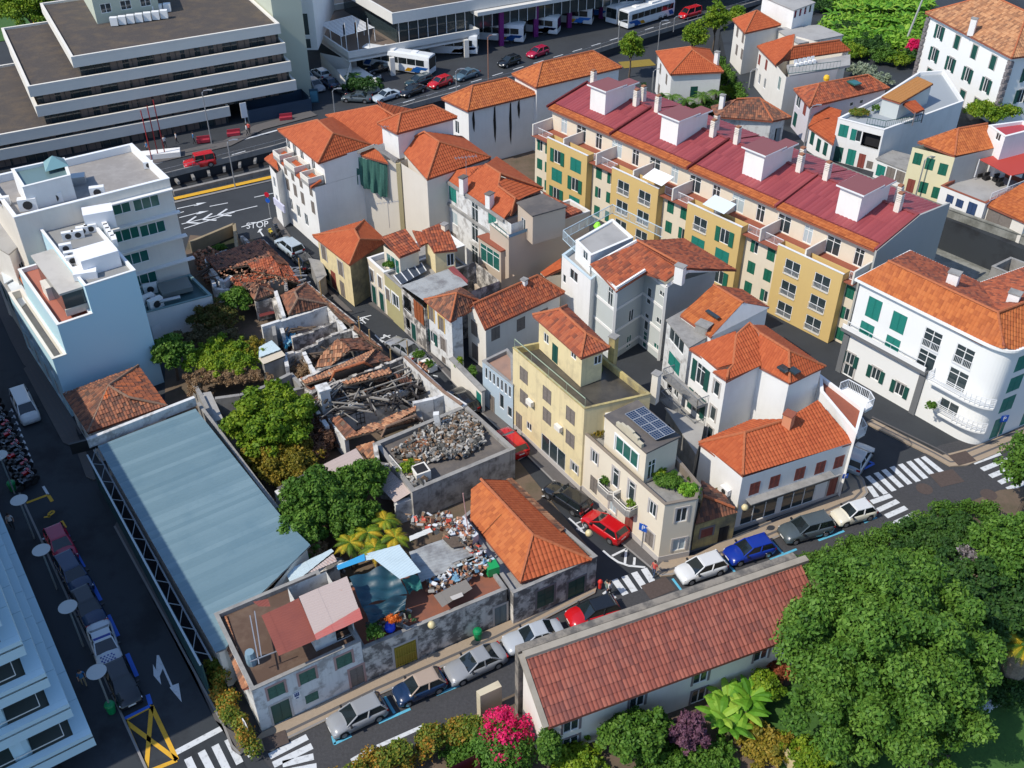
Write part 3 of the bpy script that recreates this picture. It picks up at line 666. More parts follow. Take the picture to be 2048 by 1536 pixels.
o=sheet_roof(h.root,[P((22,1150,668),zs-0.4),P((22,1000,565),zs-0.4),P((22,1330,450),zs+0.2),P((22,1440,560),zs+0.2)],CORR)
BURG=mat('burgundy_awning',(0.22,0.05,0.05),0.8)
mb=MB();mb.add([P((22,1305,450),zs+0.5),P((22,1345,435),zs+0.5),P((22,1440,530),zs+0.3),P((22,1430,575),zs-0.4)],[(0,3,2,1)]);mb.build('side_awning',BURG,h.root)
z=6.3;q4=[P((22,1150,660),z),P((22,1325,800),z),P((22,1420,775),z),P((22,1540,675),z),P((22,1395,580),z)]
h=House('row_house','white row house with mossy old hip roof and faded wooden shutters','house',inset([q4[0],q4[1],q4[2],P((22,1400,600),z)],0.25),0,z,RUINW)
for p in((22,1195,750),(22,1265,820)):h.win(0,p,0.95,1.7,'shut',sh=GREYSH,trim=mat('yellow_trim',(0.6,0.4,0.12),0.85))
h.win(0,(22,1205,905),0.9,1.4,'open2',sh=DGREEN);h.win(0,(22,1278,955),0.95,1.6,'shut',sh=GREYSH,trim=STONEL);h.win(0,(22,1215,1015),0.9,2.1,'door',sh=TEAL,zb=0.1);h.win(0,(22,1280,1060),0.7,0.8,'shut',sh=GREYSH);h.close()
free_roof(h.root,[((22,1150,660),z),((22,1325,802),z),((22,1545,680),z),((22,1395,578),z),((22,1365,617),z+1.9)],[[0,1,4],[1,2,4],[2,3,4],[3,0,4]],TOLD,[(0,4),(1,4),(2,4)],capm=CAPN,jit=0.03)
z=5.4;q4=quad3((22,1410,740),(22,1553,852),(22,2075,610),z)
h=House('row_house','white house with long weathered orange gable roof and slate grey shuttered windows','house',inset(q4,0.3),0,z,CREAMW)
h.win(0,(22,1482,850),1.1,1.7,'shut',sh=GREYSH);h.win(0,(22,1488,1005),1.1,1.9,'shut',sh=GREYSH)
for p in((22,1623,882),(22,1790,820),(22,1940,762)):h.win(1,p,1.1,1.5,'shut',sh=GREYSH,trim=None)
h.win(1,(22,1900,690),0.5,0.5,'glass');h.close()
hip(h.root,inset(q4,0.3),z,1.9,TMID,i0=0.0,i1=2.2,along=1,over=0.35,gable=CREAMW,jit=0.02);chimney(h.root,(22,1812,560),z+1.6,0.6,0.5,0.5)
A1,B1=P((22,1330,1195)),P((22,1535,1410))
cw=House('courtyard_wall','cream courtyard wall with plants and green door between white houses and blue building','wall',[Vector(A1[:2]),Vector(B1[:2]),Vector(B1[:2])+Vector((0.25,0.19)),Vector(A1[:2])+Vector((0.25,0.19))],0,2.6,CREAMW,roofm=CONC)
cw.win(0,(22,1510,1240),0.9,2.0,'door',sh=TEAL,zb=0.1);cw.close()
zb=hz((1027,859),(22,1735,1225));z=zb;q4=[P((22,1535,1065),z),P((22,1738,1225),z),P((22,1738,1030),z),P((22,1700,985),z)]
h=House('blue_house','small light blue flat roofed house between courtyard and yellow block','house',q4,0,z,mat('light_blue_render',(0.40,0.49,0.55),0.8,stain=0.2,scol=(0.3,0.36,0.4),bump=0.1),par=0.3,roofm=mat('worn_brown_terrace',(0.36,0.22,0.16),0.85,stain=0.6,scol=(0.2,0.14,0.12),sscale=0.8,bump=0.2),copem=CONC)
h.row(0,(22,1560,1140),(22,1715,1270),7,0.42,1.3,'glass');h.win(0,(22,1662,1330),0.7,1.7,'glass');h.win(0,(22,1715,1400),0.7,1.2,'glass');h.win(0,(22,1600,1380),0.8,1.9,'door',sh=GREYSH,zb=0.1);h.close()
z=9.1;q4=quad3((23,85,978),(23,558,1382),(23,995,1285),z)
h=House('apartment_block','four storey pale yellow block with wet dark roof terrace and mouldy parapet','building',q4,0,z,YELL,par=0.55,pt=0.2,roofm=mat('wet_dark_terrace',(0.05,0.045,0.038),0.35,stain=0.7,scol=(0.13,0.115,0.09),sscale=0.35,bump=0.2,thr=(0.4,0.65)),copem=YDIRTY,plinth=(STONEL,0.6))
for p in((23,157,1160),(23,310,1290),(23,465,1425)):h.win(0,p,1.25,1.55,'shut',sh=GREYSH)
for p in((23,158,1310),(23,310,1430),(33,463,425)):h.win(0,p,1.25,1.55,'shut',sh=GREYSH)
h.win(0,(33,192,340),0.8,0.9,'glass');h.win(0,(33,492,615),0.9,1.0,'glass',trim=STONEL);h.win(0,(33,125,310),1.0,2.3,'door',sh=GREYSH,zb=0.1);h.win(0,(33,350,520),3.6,2.5,'shop',zb=0.1);h.close()
for p in((23,212,1335),(33,400,345)):
 a,zz=onwall(h.poly[0],h.poly[1],p);A,B=h.E(0);d=(B-A).normalized();nn=h.nrm(0);c=A+d*a+nn*0.25;mb=MB();mb.box((c.x,c.y,zz-0.2),(0.8,0.35,0.5),math.atan2(d.y,d.x));mb.build('air_conditioner',CREAMW,h.root)
i2=inset(q4,0.1);railing(h.root,[i2[0],i2[1]],z,1.0,mat('pale_green_railing',(0.35,0.42,0.30),0.5),gap=2.4)
zt=z-0.5;zu=12.0
uq=[P((23,215,760),zu),P((23,535,1045),zu),P((23,725,975),zu),P((23,440,700),zu)]
u=House('','','',inset(uq,0.4),zt,zu-0.05,YELL,under=h.root,wname='penthouse_wall')
u.win(0,(23,305,915),0.8,1.0,'glass');u.win(0,(23,365,960),0.9,1.9,'door',sh=DGREEN,zb=zt+0.05);u.win(0,(23,485,1020),0.8,0.9,'glass');u.win(1,(23,665,1050),0.8,0.9,'glass');u.close()
hip(h.root,inset(uq,0.4),zu,1.0,TMID,along=0,over=0.4);chimney(h.root,(23,740,1085),zt,2.9,0.6,0.6,m=YDIRTY)
zl=6.4;fl=[P((33,555,385),zl),P((33,1090,860),zl),P((33,1300,820),zl),P((33,1325,730),zl),P((33,1170,545),zl),P((33,900,250),zl),P((33,700,170),zl)]
h=House('corner_building','cream corner building with solar panels and a roof terrace full of pot plants','building',fl,0,zl,CREAM,par=0.75,pt=0.22,roofm=CONC,copem=mat('brown_grey_cornice',(0.22,0.18,0.14),0.85,stain=0.4,scol=(0.1,0.09,0.08)),plinth=(STONEL,0.7))
h.win(0,(33,625,545),0.8,1.3,'glass',trim=STONEL);h.win(0,(33,763,680),0.75,2.0,'glass',trim=STONEL);h.win(0,(33,868,770),0.75,2.0,'glass',trim=STONEL);h.win(0,(33,1008,885),0.8,1.4,'glass',trim=STONEL)
h.win(0,(33,618,725),0.95,1.7,'shut',sh=GREYSH,trim=None);h.win(0,(33,745,865),0.9,1.4,'curt',trim=STONEL);h.win(0,(33,852,970),1.0,2.3,'door',sh=BROWNSH,zb=0.1);h.win(0,(33,988,1080),0.95,1.6,'shut',sh=GREYSH,trim=STONEL)
h.win(1,(33,1200,925),0.95,1.5,'glass',trim=STONEL);h.win(1,(33,1182,1120),1.1,1.3,'curt',trim=STONEL);h.close()
zu=9.0;uq=quad3((33,700,275),(33,968,515),(33,1180,412),zu)
u=House('','','',uq,zl-0.7,zu,CREAM,under=h.root,wname='penthouse_wall',roofm=CONCD)
u.win(0,(33,835,510),2.9,1.6,'gg',trim=WHITE);u.win(1,(33,1005,590),0.8,2.0,'glass',zb=zl-0.5);u.close()
A,B=uq[0],uq[1];d=(B-A).normalized()
mb=MB();pts=[(0.28,0.0),(0.28,0.35),(0.38,0.35),(0.38,0.6),(0.5,0.6),(0.5,0.75),(0.68,0.75),(0.68,0.6),(0.8,0.6),(0.8,0.35),(0.9,0.35),(0.9,0.0)]
L=(B-A).length;nn=Vector((d.y,-d.x,0))*0.12
f=[A+d*(L*s)+Vector((0,0,0.16+hh-(0 if hh else 0.1)))for s,hh in pts];n=len(f)
mb.add([v+nn for v in f]+[v-nn for v in f],[tuple(range(n-1,-1,-1)),tuple(range(n,2*n))]+[(i,(i+1)%n,n+(i+1)%n,n+i)for i in range(n)]);mb.build('stepped_gable',mat('mossy_gable',(0.5,0.45,0.33),0.9,stain=0.6,scol=(0.25,0.22,0.15)),h.root)
pv=simple('solar_cell',(0.012,0.03,0.075),0.15)
pa,pb,pc=P((33,823,258),zu+0.35),P((33,1030,430),zu+0.35),P((33,1160,378),zu+0.75);pd=pa+pc-pb
for i in range(4):
 for j in range(2):
  def bl(s,t):return pa+(pb-pa)*s+(pd-pa)*t
  s0,s1,t0,t1=i/4+0.008,(i+1)/4-0.008,j/2+0.012,(j+1)/2-0.012
  c=[bl(s0,t0),bl(s1,t0),bl(s1,t1),bl(s0,t1)];mb=MB();dn=Vector((0,0,-0.06));mb.add(c+[v+dn for v in c],[(0,1,2,3),(7,6,5,4),(0,4,5,1),(1,5,6,2),(2,6,7,3),(3,7,4,0)]);po=mb.build('solar_panel',pv,h.root)
  mb=MB();up=Vector((0,0,0.012))
  for k in range(4):mb.bar(c[k]+up,c[(k+1)%4]+up,0.05)
  for k in range(1,4):mb.bar(c[0].lerp(c[1],k/4)+up,c[3].lerp(c[2],k/4)+up,0.02);mb.bar(c[0].lerp(c[3],k/4)+up,c[1].lerp(c[2],k/4)+up,0.02)
  mb.build('panel_frame',METAL,po)
A,B=h.E(0);d=(B-A).normalized();nn=h.nrm(0);a0,zf=onwall(A,B,(33,690,760));a1,_=onwall(A,B,(33,905,900));zf=3.15
for a_,b_ in((a0,a0+(a1-a0)*0.46),(a0+(a1-a0)*0.48,a1)):
 pts=[A+d*a_,A+d*a_+nn*0.75,A+d*(a_+0.3)+nn*0.95,A+d*(b_-0.3)+nn*0.95,A+d*b_+nn*0.75,A+d*b_]
 mb=MB();mb.prism(pts,zf-0.15,zf);bo=mb.build('balcony',CONC,h.root);mb=MB()
 for s,t in zip(pts[:-1],pts[1:]):mb.bar((s.x,s.y,zf+0.25),(t.x,t.y,zf+0.25),0.12,0.5)
 mb.build('balcony_parapet',CONC,bo);railing(bo,[p for p in pts],zf+0.5,0.35,CREAMW,gap=0.9)
chimney(h.root,(33,1020,150),zl,2.6,0.6,0.6,m=CREAMW)
z=8.2;wq=[P((33,660,200),z),P((33,700,260),z),P((33,930,155),z),P((33,890,115),z)]
mb=MB();mb.prism([v[:2]for v in wq],3,z);mb.build('stair_block',WPLAST,h.root)
z=3.1;q4=quad3((33,1285,985),(33,1300,1000),(33,1565,912),z);A,B=P((33,1290,985),z),P((33,1565,905),z);n=(P((33,1340,800),z)-A).normalized()*4.0
q4=[Vector(A[:2]),Vector(B[:2]),Vector(B[:2])+Vector(n[:2]),Vector(A[:2])+Vector(n[:2])]
h=House('ruined_cottage','tiny yellow cottage with cracked plaster and dark mossy tiles beside the cream corner building','house',q4,0,z,YDIRTY)
h.win(0,(33,1365,1040),1.1,1.0,'shut',sh=BROWNSH,trim=STONE);h.win(0,(33,1478,1030),0.9,1.7,'door',sh=DARK,zb=0.1);h.close()
tiles(h.root,[[Vector((*q4[0],z)),Vector((*q4[1],z)),P((33,1545,880),z+0.5),P((33,1345,800),z+1.7)]],TOLD,capm=CAPN,caps=[(P((33,1345,800),z+1.75),P((33,1545,880),z+0.55))]);tiles(h.root,[[P((33,1545,880),z+0.5),P((33,1480,800),z+0.5),P((33,1330,690),z+1.7),P((33,1345,800),z+1.7)]],TOLD)
z=6.0;L_,F_,R_=P((33,1312,450),z),P((33,1600,690),z),P((34,925,450),z)
ins=[L_,F_,R_,L_+R_-F_]
h=House('shop_house','white corner shop house with red brown shutters, dark shopfront and broad orange roof','building',inset(ins,0.15),0,z,RUINW if 0 else WPLAST,plinth=(STONEL,0.4))
for p in((34,268,750),(34,400,705),(34,567,652),(34,702,612),(34,825,575)):h.win(1,p,1.0,1.35,'shut',sh=BROWNSH)
h.win(1,(34,290,940),3.6,2.1,'shop',zb=0.35);h.win(1,(34,545,865),3.4,2.1,'shop',zb=0.35);h.win(1,(34,770,775),0.9,2.3,'door',sh=BROWNSH,zb=0.12,trim=STONEL);h.close()
A,B=h.E(1);d=(B-A).normalized();nn=h.nrm(1);a0,_=onwall(A,B,(34,205,900));a1,_=onwall(A,B,(34,730,745));mb=MB();c=A+d*(a0+a1)/2+nn*0.2;mb.box((c.x,c.y,2.75),(a1-a0,0.4,0.55),math.atan2(d.y,d.x));mb.build('shop_fascia',simple('dark_shop_sign',(0.04,0.04,0.045),0.4),h.root)
mb=MB();c=A+d*(a0+a1)/2+nn*0.35;mb.box((c.x,c.y,3.32),(a1-a0+0.3,0.8,0.1),math.atan2(d.y,d.x));mb.build('shop_canopy',CONC,h.root)
a,zz=onwall(h.E(0)[0],h.E(0)[1],(33,1500,775));A2,B2=h.E(0);c=A2+(B2-A2).normalized()*a+h.nrm(0)*0.25;
def acunit(parent,c,z,rz,s=0.9):
 mb=MB();mb.box((c[0],c[1],z),(s,s*0.42,s*0.72),rz);o=mb.build('air_conditioner',WHITE,parent);mb=MB()
 dx,dy=math.sin(rz)*s*0.22,-math.cos(rz)*s*0.22
 mb.tube([(c[0]+dx*0.9,c[1]+dy*0.9,z+s*0.36),(c[0]+dx*1.12,c[1]+dy*1.12,z+s*0.36)],s*0.26,12);mb.build('fan_grille',simple('fan_black',(0.03,0.03,0.03),0.6),o);return o
acunit(h.root,c,zz,math.atan2((B2-A2).y,(B2-A2).x)+0.0)
E1,E2=P((34,190,665),z-0.05),P((34,925,445),z-0.05);sl=0.42
T1=RP((34,685,165),E1,E2,z,sl);T2=RP((34,455,305),E1,E2,z,sl);T3=RP((34,203,383),E1,E2,z,sl)
LL=P((33,1312,450),z)
tiles(h.root,[[E1,E2,T1,T2,T3]],TNEW,[(T3,T2),(E1,T3)],pw=0.3);tiles(h.root,[[LL,E1,T3]],TNEW,[(LL,T3)],pw=0.3)
B3=P((33,1660,290),z+0.6);tiles(h.root,[[P((33,1400,385),z+0.3),LL,T3,T2,B3]][:0]or[[B3,LL,T3,T2]],TNEW,pw=0.3)
chimney(h.root,(34,487,320),T2.z,1.0,0.75,0.75,m=mat('terracotta_chimney',(0.6,0.25,0.13),0.85),capm=TERR)
z=9.2;vs=[((23,1250,982),z),((23,1432,1122),z),((23,1412,1130),z),((23,1495,1190),z),((23,1716,1098),z),((24,500,1212),z),((24,735,1100),z),((24,250,800),z),((23,1640,800+10),z)]
bz=[P(v[0],z)for v in vs]
ft=inset([bz[0],bz[3],bz[4],bz[5],bz[6],P((24,240,800),z)],0.2)
h=House('white_house','tall white house with stepped walls, green shutters and iron balconies above the shop house','building',ft,0,z-0.02,WPLAST)
h.win(0,(23,1325,1155),1.2,2.2,'open2',sh=DGREEN);h.win(0,(23,1430,1245),0.75,1.5,'glass',trim=STONEL);h.win(0,(23,1300,1345),1.2,2.2,'open2',sh=DGREEN);h.win(0,(23,1405,1410),0.75,1.5,'glass',trim=STONEL);h.win(0,(23,1385,1540),0.75,1.4,'glass',trim=STONEL);h.close()
rz=z+1.9;r0=P((23,1560,895),rz);r1=P((23,1720,895),rz);r2=P((24,495,1000),rz);pk=P((24,235,815),rz+0.5)
e=bz;J=P((23,1440,1110),z)
tiles(h.root,[[e[0],J,P((23,1540,1085),z+0.5),r0,P((23,1560,870),rz)]],TNEW,[(r0,P((23,1540,1085),z+0.5)),(r0,pk)])
tiles(h.root,[[e[3],e[4],P((24,300,880),z+1.9),pk,r0,P((23,1540,1085),z+0.55),P((23,1505,1130),z+0.3)]],TNEW,[(P((23,1500,1180),z+0.05),P((23,1510,1125),z+0.3)),(P((23,1510,1125),z+0.3),P((23,1545,1085),z+0.5))],pl=0.5)
tiles(h.root,[[e[4],e[5],r2,P((24,300,880),rz)]],TNEW,[(e[5],r2)]);tiles(h.root,[[e[5],e[6],r2]],TNEW,[(r2,e[6])],pl=0.5)
tiles(h.root,[[e[6],P((24,330,830),z),pk,P((24,300,880),rz),r2]],TNEW,[(r2,P((24,300,880),rz)),(P((24,300,880),rz),pk)]);tiles(h.root,[[P((23,1405,1130),z),e[3],P((23,1505,1115),z+0.35)]],TNEW)
for p in((24,460,1115),(24,530,1130)):
 q=P(p,z+0.9);mb=MB();mb.box((q.x,q.y,q.z-0.05),(0.7,0.9,0.16),0.6);mb.build('skylight',GLASS,h.root)
A,B=h.E(0);d=(B-A).normalized();nn=h.nrm(0)
for pa,pb in(((23,1165,1190),(23,1370,1320)),((23,1130,1330),(23,1350,1480))):
 a0,z0_=onwall(A,B,(23,1255,1205)if pa[2]<1300 else(23,1235,1350));a1,z1_=onwall(A,B,(23,1375,1265)if pa[2]<1300 else(23,1350,1420));zf=(z0_+z1_)/2-0.9
 pts=[A+d*(a0-2.4),A+d*(a0-2.4)+nn*1.2,A+d*(a1+0.2)+nn*1.2,A+d*(a1+0.2)];mb=MB();mb.prism(pts,zf-0.15,zf);b_=mb.build('balcony',CONC,h.root);railing(b_,pts,zf,0.95,simple('grey_iron',(0.22,0.23,0.24),0.5))
z=6.6;q=[P((24,735,1170),z),P((24,1000,1365),z),P((34,890,330),z-2),P((24,480,1250),z)]
wz=7.2;A=P((24,700,1155),wz);B=P((24,990,1375),wz);n=Vector((-(B-A).y,(B-A).x,0)).normalized()
C=P((34,905,440),6.0)
q4=[A,B,Vector((B.x,B.y,0))-n*6.0,Vector((A.x,A.y,0))-n*6.0]
h2=House('white_wing','plain white wing with red capped parapet and curved balcony over the side street','building',[A,B,B-n*1.0+(B-A).normalized()*0,P((34,905,445),6.2),P((34,690,175),8.2),A-n*0.3][:2]+[P((34,925,450),6.2),P((34,690,170),6.2)],0,wz,WPLAST,roofm=TERR,par=0.3);h2.close()
A,B=q4[0],q4[1];d=(B-A).normalized();L=(B-A).length;no=-n if(-n).x>n.x else n
no=Vector((-d.y,d.x,0));no=no if no.x>0 else-no
for zf in(wz-0.15,wz-3.1):
 pts=[A+d*L*0.45,A+d*L*0.45+no*0.9,A+d*L*0.85+no*1.3,A+d*L*1.02+no*0.9,A+d*L*1.04];mb=MB();mb.prism(pts,zf-0.2,zf);b_=mb.build('balcony',WPLAST,h2.root);railing(b_,pts,zf,0.9)
z=8.9
R=[(23,595,440),(23,770,580),(23,958,465),(23,1098,570),(23,1228,480),(23,1440,465),(23,1565,458),(23,1215,258),(23,880,262)]
e=[P(p,z)for p in R]
ft=inset([e[0],e[1],e[2],e[3],e[5],P((23,1190,300),z),P((23,880,262),z)],0.15)
h=House('grey_white_house','tall grey and white house with white floor bands and weathered orange gable roof','building',ft,0,z-0.02,GREYW)
h.win(0,(23,728,640),0.85,2.1,'glass');h.win(1,(23,868,765),0.8,1.5,'glass');h.win(1,(23,853,935),0.8,1.5,'gg');h.win(1,(23,850,1110),0.8,1.3,'glass')
h.win(2,(23,983,635),0.7,1.9,'glass');h.win(2,(23,1070,620),0.9,0.6,'glass');h.win(2,(23,965,805),0.7,2.0,'glass');h.win(2,(23,1050,800),1.0,0.7,'glass');h.win(2,(23,950,975),0.7,2.0,'gg');h.win(2,(23,1035,970),1.0,0.7,'gg');h.win(2,(23,945,1150),0.7,1.8,'glass');h.close()
mb=MB()
for i in(0,1,2):
 A,B=h.E(i);nn=h.nrm(i)*0.03
 for zz in(8.65,6.15,3.5,0.9):mb.bar((A.x+nn.x,A.y+nn.y,zz),(B.x+nn.x,B.y+nn.y,zz),0.08,0.28)
for i in(1,3):p=h.poly[i];mb.bar((p.x,p.y,0),(p.x,p.y,8.7),0.26)
mb.build('floor_band',WPLAST,h.root)
mb=MB();p=h.poly[3];A,B=h.E(3);nn=h.nrm(3)*0.02;mb.add([(A.x+nn.x,A.y+nn.y,0),(B.x+nn.x,B.y+nn.y,0),(B.x+nn.x,B.y+nn.y,8.9),(A.x+nn.x,A.y+nn.y,8.9)],[(0,1,2,3),(3,2,1,0)]);mb.build('side_render',WPLAST,h.root)
rz=z+2.3;ra,rb=P((23,905,268),rz),P((23,1190,425),rz)
tiles(h.root,[[e[0],e[1],P((23,960,468),z+1.1),P((23,1098,570),z+0.2),P((23,1180,500),z+0.9),rb,ra]],TMID,[(ra,rb)],pw=0.28)
tiles(h.root,[[P((23,1565,458),z),P((23,1215,258),z),ra,rb,P((23,1245,470),z+1.6)]],TMID,pw=0.28)
mb=MB();mb.bar(P((23,770,582),z+0.05),P((23,960,462),z+1.25),0.2,0.25);mb.bar(P((23,1100,570),z+0.1),P((23,1240,470),z+1.6),0.2,0.25);mb.bar(P((23,1240,470),z+1.6),P((23,1440,465),z+0.3),0.2,0.25);mb.bar(P((23,590,440),z),ra,0.2,0.25);o_=mb.build('gable_coping',WPLAST,h.root);o_['kind']='stuff'
chimney(h.root,(23,1185,520),z+1.1,1.4,0.9,0.6)
z=9.0;q4=[P((23,415,262),z),P((23,600,420),z),P((23,880,255),z),P((23,740,90),z)]
t=House('terrace_house','white house with grey flat roof terrace enclosed by light blue railings','building',[P((23,410,365),8.2),P((23,600,530),8.2),P((23,890,300),8.2),P((23,735,130),8.2)],0,8.2,WPLAST,par=0.4,roofm=PAVER,copem=simple('pale_blue_paint',(0.5,0.6,0.64),0.5))
t.win(0,(23,487,500),1.5,1.2,'glass');t.win(0,(23,425,520),0.6,1.0,'glass');t.close()
up=[P((23,500,270),9.9),P((23,600,370),9.9),P((23,880,250),9.9),P((23,745,130),9.9)]
u=House('','','',up,7.8,9.9,WPLAST,under=t.root,wname='stair_house_wall',roofm=PAVER,par=0.1);u.win(0,(23,565,335),1.0,1.0,'glass');u.close()
railing(t.root,[P((23,600,445),8.2),P((23,415,262),8.2),P((23,740,90),8.2),P((23,1070,250),8.2)],8.2,1.1,simple('pale_blue_railing',(0.5,0.62,0.68),0.5))
mb=MB();q=P((23,645,160),9.0);mb.lathe((q.x,q.y,8.2),[(0.25,0),(0.32,0.3),(0.45,0.6),(0.2,1.0)],8);mb.build('green_cover',simple('lime_plastic',(0.3,0.75,0.05),0.5),t.root)
z=7.9;a,b,c=P((23,1190,762),z),P((23,1395,905),z),P((23,1778,712),z)
h=House('white_gable_house','white house with lilac shaded gable wall, skylight slit and bright orange roof','building',inset([a,b,c,a+c-b],0.1),0,z,WPLAST);h.close()
rz=z+1.6;g0,g1=P((23,1410,562),rz),P((23,1605,680),rz)
tiles(h.root,[[a,b,g1,g0]],TORG,[(g0,g1)]);tiles(h.root,[[c,P((23,1600,590),z),g0,g1]],TMID)
mb=MB();mb.add([b,c,g1,b+Vector((0.1,0.1,0)),c+Vector((0.1,0.1,0)),g1+Vector((0.1,0.1,0))],[(0,1,2),(5,4,3)]);mb.build('gable',WPLAST,h.root)
q=P((23,1405,760),z+0.9);mb=MB();mb.box((q.x,q.y,q.z),(0.4,1.6,0.15),0.6);mb.build('skylight',GLASS,h.root)
z=7.4;a,b,c=P((23,1105,800),z),P((23,1250,975),z),P((23,1395,890),z)
h=House('veranda_house','old white house with glazed top veranda, flat stained roof and square concrete chimney','building',[a,b,c,a+c-b],0,z,RUINW,roofm=CONC)
h.win(0,(23,1170,885),3.0,1.5,'glass');h.win(0,(23,1150,1080),2.3,1.5,'shut',sh=TEAL);h.win(0,(23,1120,1215),0.9,1.5,'open');h.win(0,(23,1165,1250),0.9,1.8,'glass');h.close();chimney(h.root,(23,1340,880),z,1.0,1.2,1.0,m=CONC)
z=3.2;q4=[P((23,1100,1385),z),P((33,1290,520),z),P((33,1320,430),z),P((23,1340,1490),z)]
h=House('courtyard_shed','low grey shed with dark doorway in the narrow yard under the balconies','shed',q4,0,z,CONC,roofm=PAVER);h.win(3,[2.5,1.2],1.2,2.0,'open');h.close()
z=hz((1935,900),706);zt=z
BP=mat('bright_white_render',(0.80,0.80,0.77),0.8,stain=0.12,scol=(0.6,0.6,0.58),sscale=0.3,bump=0.1)
A=P((24,975,520),z);B=P((24,1790,925),z);C=P((24,1905,1005),z);d=(B-A).normalized()
pR=P((1935,900),0);pR2=P((2060,845),0);dr=(Vector((pR2.x,pR2.y,0))-Vector((pR.x,pR.y,0))).normalized()
C=Vector((pR.x,pR.y,z));far=C+dr*16
det0=d.x*dr.y-d.y*dr.x;X0=A+d*(((C.x-A.x)*dr.y-(C.y-A.y)*dr.x)/det0)
arcp=[]
B0_=X0-d*2.2;C0_=X0+dr*1.3
for i in range(11):
 t=i/10;arcp.append(B0_*(1-t)**2+X0*2*t*(1-t)+C0_*t**2)
bk0=Vector((-d.y,d.x,0));bk0=bk0 if bk0.x>0 else-bk0
pr0=Vector((-dr.y,dr.x,0));pr0=pr0 if pr0.y>0 else-pr0
i1_=A+bk0*7.8;p2=C+pr0*8.5;det=d.x*dr.y-d.y*dr.x;tt=((p2.x-i1_.x)*dr.y-(p2.y-i1_.y)*dr.x)/det;Xc=i1_+d*tt
foot=[A]+arcp+[far,far+pr0*8.5,Xc,i1_]
h=House('curved_corner_block','white apartment block with rounded corner, steel rail balconies and long orange roof','building',foot,0,zt-0.25,BP)
for p,w_,hh in(((24,1055,720),1.5,2.2),((24,1005,870),1.5,1.9),((24,1218,812),1.5,2.0),((24,1175,965),1.5,1.9)):h.win(0,p,w_,hh,'shut',sh=TEAL)
h.win(0,(24,1440,925),1.8,2.0,'bars');h.win(0,(24,1400,1060),1.8,2.0,'glass');h.win(0,(24,1650,1035),1.8,2.0,'bars');h.win(0,(24,1605,1190),1.9,2.1,'glass');h.win(0,(24,1545,1385),1.9,1.9,'glass')
for p in((24,898,1050),(24,1068,1150),(24,1225,1250)):h.win(0,p,0.95,1.35,'open2',sh=DGREEN,trim=STONEL)
h.win(0,(24,870,1200),1.2,1.3,'glass',trim=STONEL);h.win(0,(34,1040,90),1.1,2.3,'door',sh=BROWNSH,zb=0.1,trim=STONEL);h.win(0,(34,1195,255),1.5,2.6,'door',sh=DGREEN,zb=0.1,trim=STONEL)
for p in((34,1425,430),):h.win(0,p,1.5,2.2,'shut',sh=DGREEN)
iS=len(arcp)
for k,(x,y)in enumerate((((24,1955,1070)),((24,1880,1240)),((24,1835,1400)),((34,1750,410)))[0:0]or[(0,0)]*0):pass
for zz in(8.6,6.3,4.0,1.3):
 for a_ in(1.6,5.6,9.6,13.4):h.win(iS,[a_,zz],1.7,1.7 if zz>2 else 2.3,'shut',sh=TEAL)
h.close()
ov=inset(foot,-0.45);mb=MB();mb.prism(ov,zt-0.25,zt-0.02);mb.build('cornice',BP,h.root)
rz=zt+2.4;rA=P((24,1150,405),rz);rB=P((24,1875,745),rz);iv=[Vector((p.x,p.y,zt))for p in inset(foot,-0.3)]
tiles(h.root,[[iv[0],iv[1],iv[3],iv[6],rB,rA]],TORG,[(rA,rB),(iv[6],rB)],pw=0.3)
rC=rB+dr*14
tiles(h.root,[[iv[6],iv[9],iv[11],iv[12],rC,rB]],TORG,[(rB,rC)],pw=0.3)
tiles(h.root,[[iv[14],iv[15],rA,rB]],TMID,pw=0.3);tiles(h.root,[[iv[13],iv[14],rB,rC]],TMID,pw=0.3)
for p in((24,1565,575),(24,1960,710)):chimney(h.root,p,zt+1.4,1.5,0.95,0.75)
nn=h.nrm(0);D2=Vector((d.x,d.y));A2=Vector((A.x,A.y));a0,zb_=onwall(A,B,(24,790,880));a1,zb2=onwall(A,B,(24,1420,1200));zb_=5.25
def fbox(parent,name,s0,s1,z0,z1,dep,m,base=0.0):
 c=A2+D2*(s0+s1)/2+nn*(base+dep/2);mb=MB();mb.box((c.x,c.y,z0),(s1-s0,dep,z1-z0),math.atan2(D2.y,D2.x));return mb.build(name,m,parent)
GREYB=simple('grey_painted_band',(0.16,0.165,0.17),0.7)
sl0=-1.0;s_mid=onwall(A,B,(34,1370,60))[0]
fbox(h.root,'cornice_band',-0.6,s_mid+0.3,zb_-0.35,zb_,0.55,GREYB);fbox(h.root,'balcony_parapet',-0.5,s_mid+0.2,zb_+0.001,zb_+0.45,0.12,BP,0.4)
fbox(h.root,'pilaster',-0.35,0.25,0,zb_-0.36,0.18,GREYB);fbox(h.root,'pilaster',s_mid-0.35,s_mid+0.25,0,zb_-0.36,0.18,GREYB)
c0=A2+nn*0.5;c1=A2+D2*s_mid+nn*0.5;railing(h.root,[c0,c1],zb_+0.4,0.55,gap=1.2)
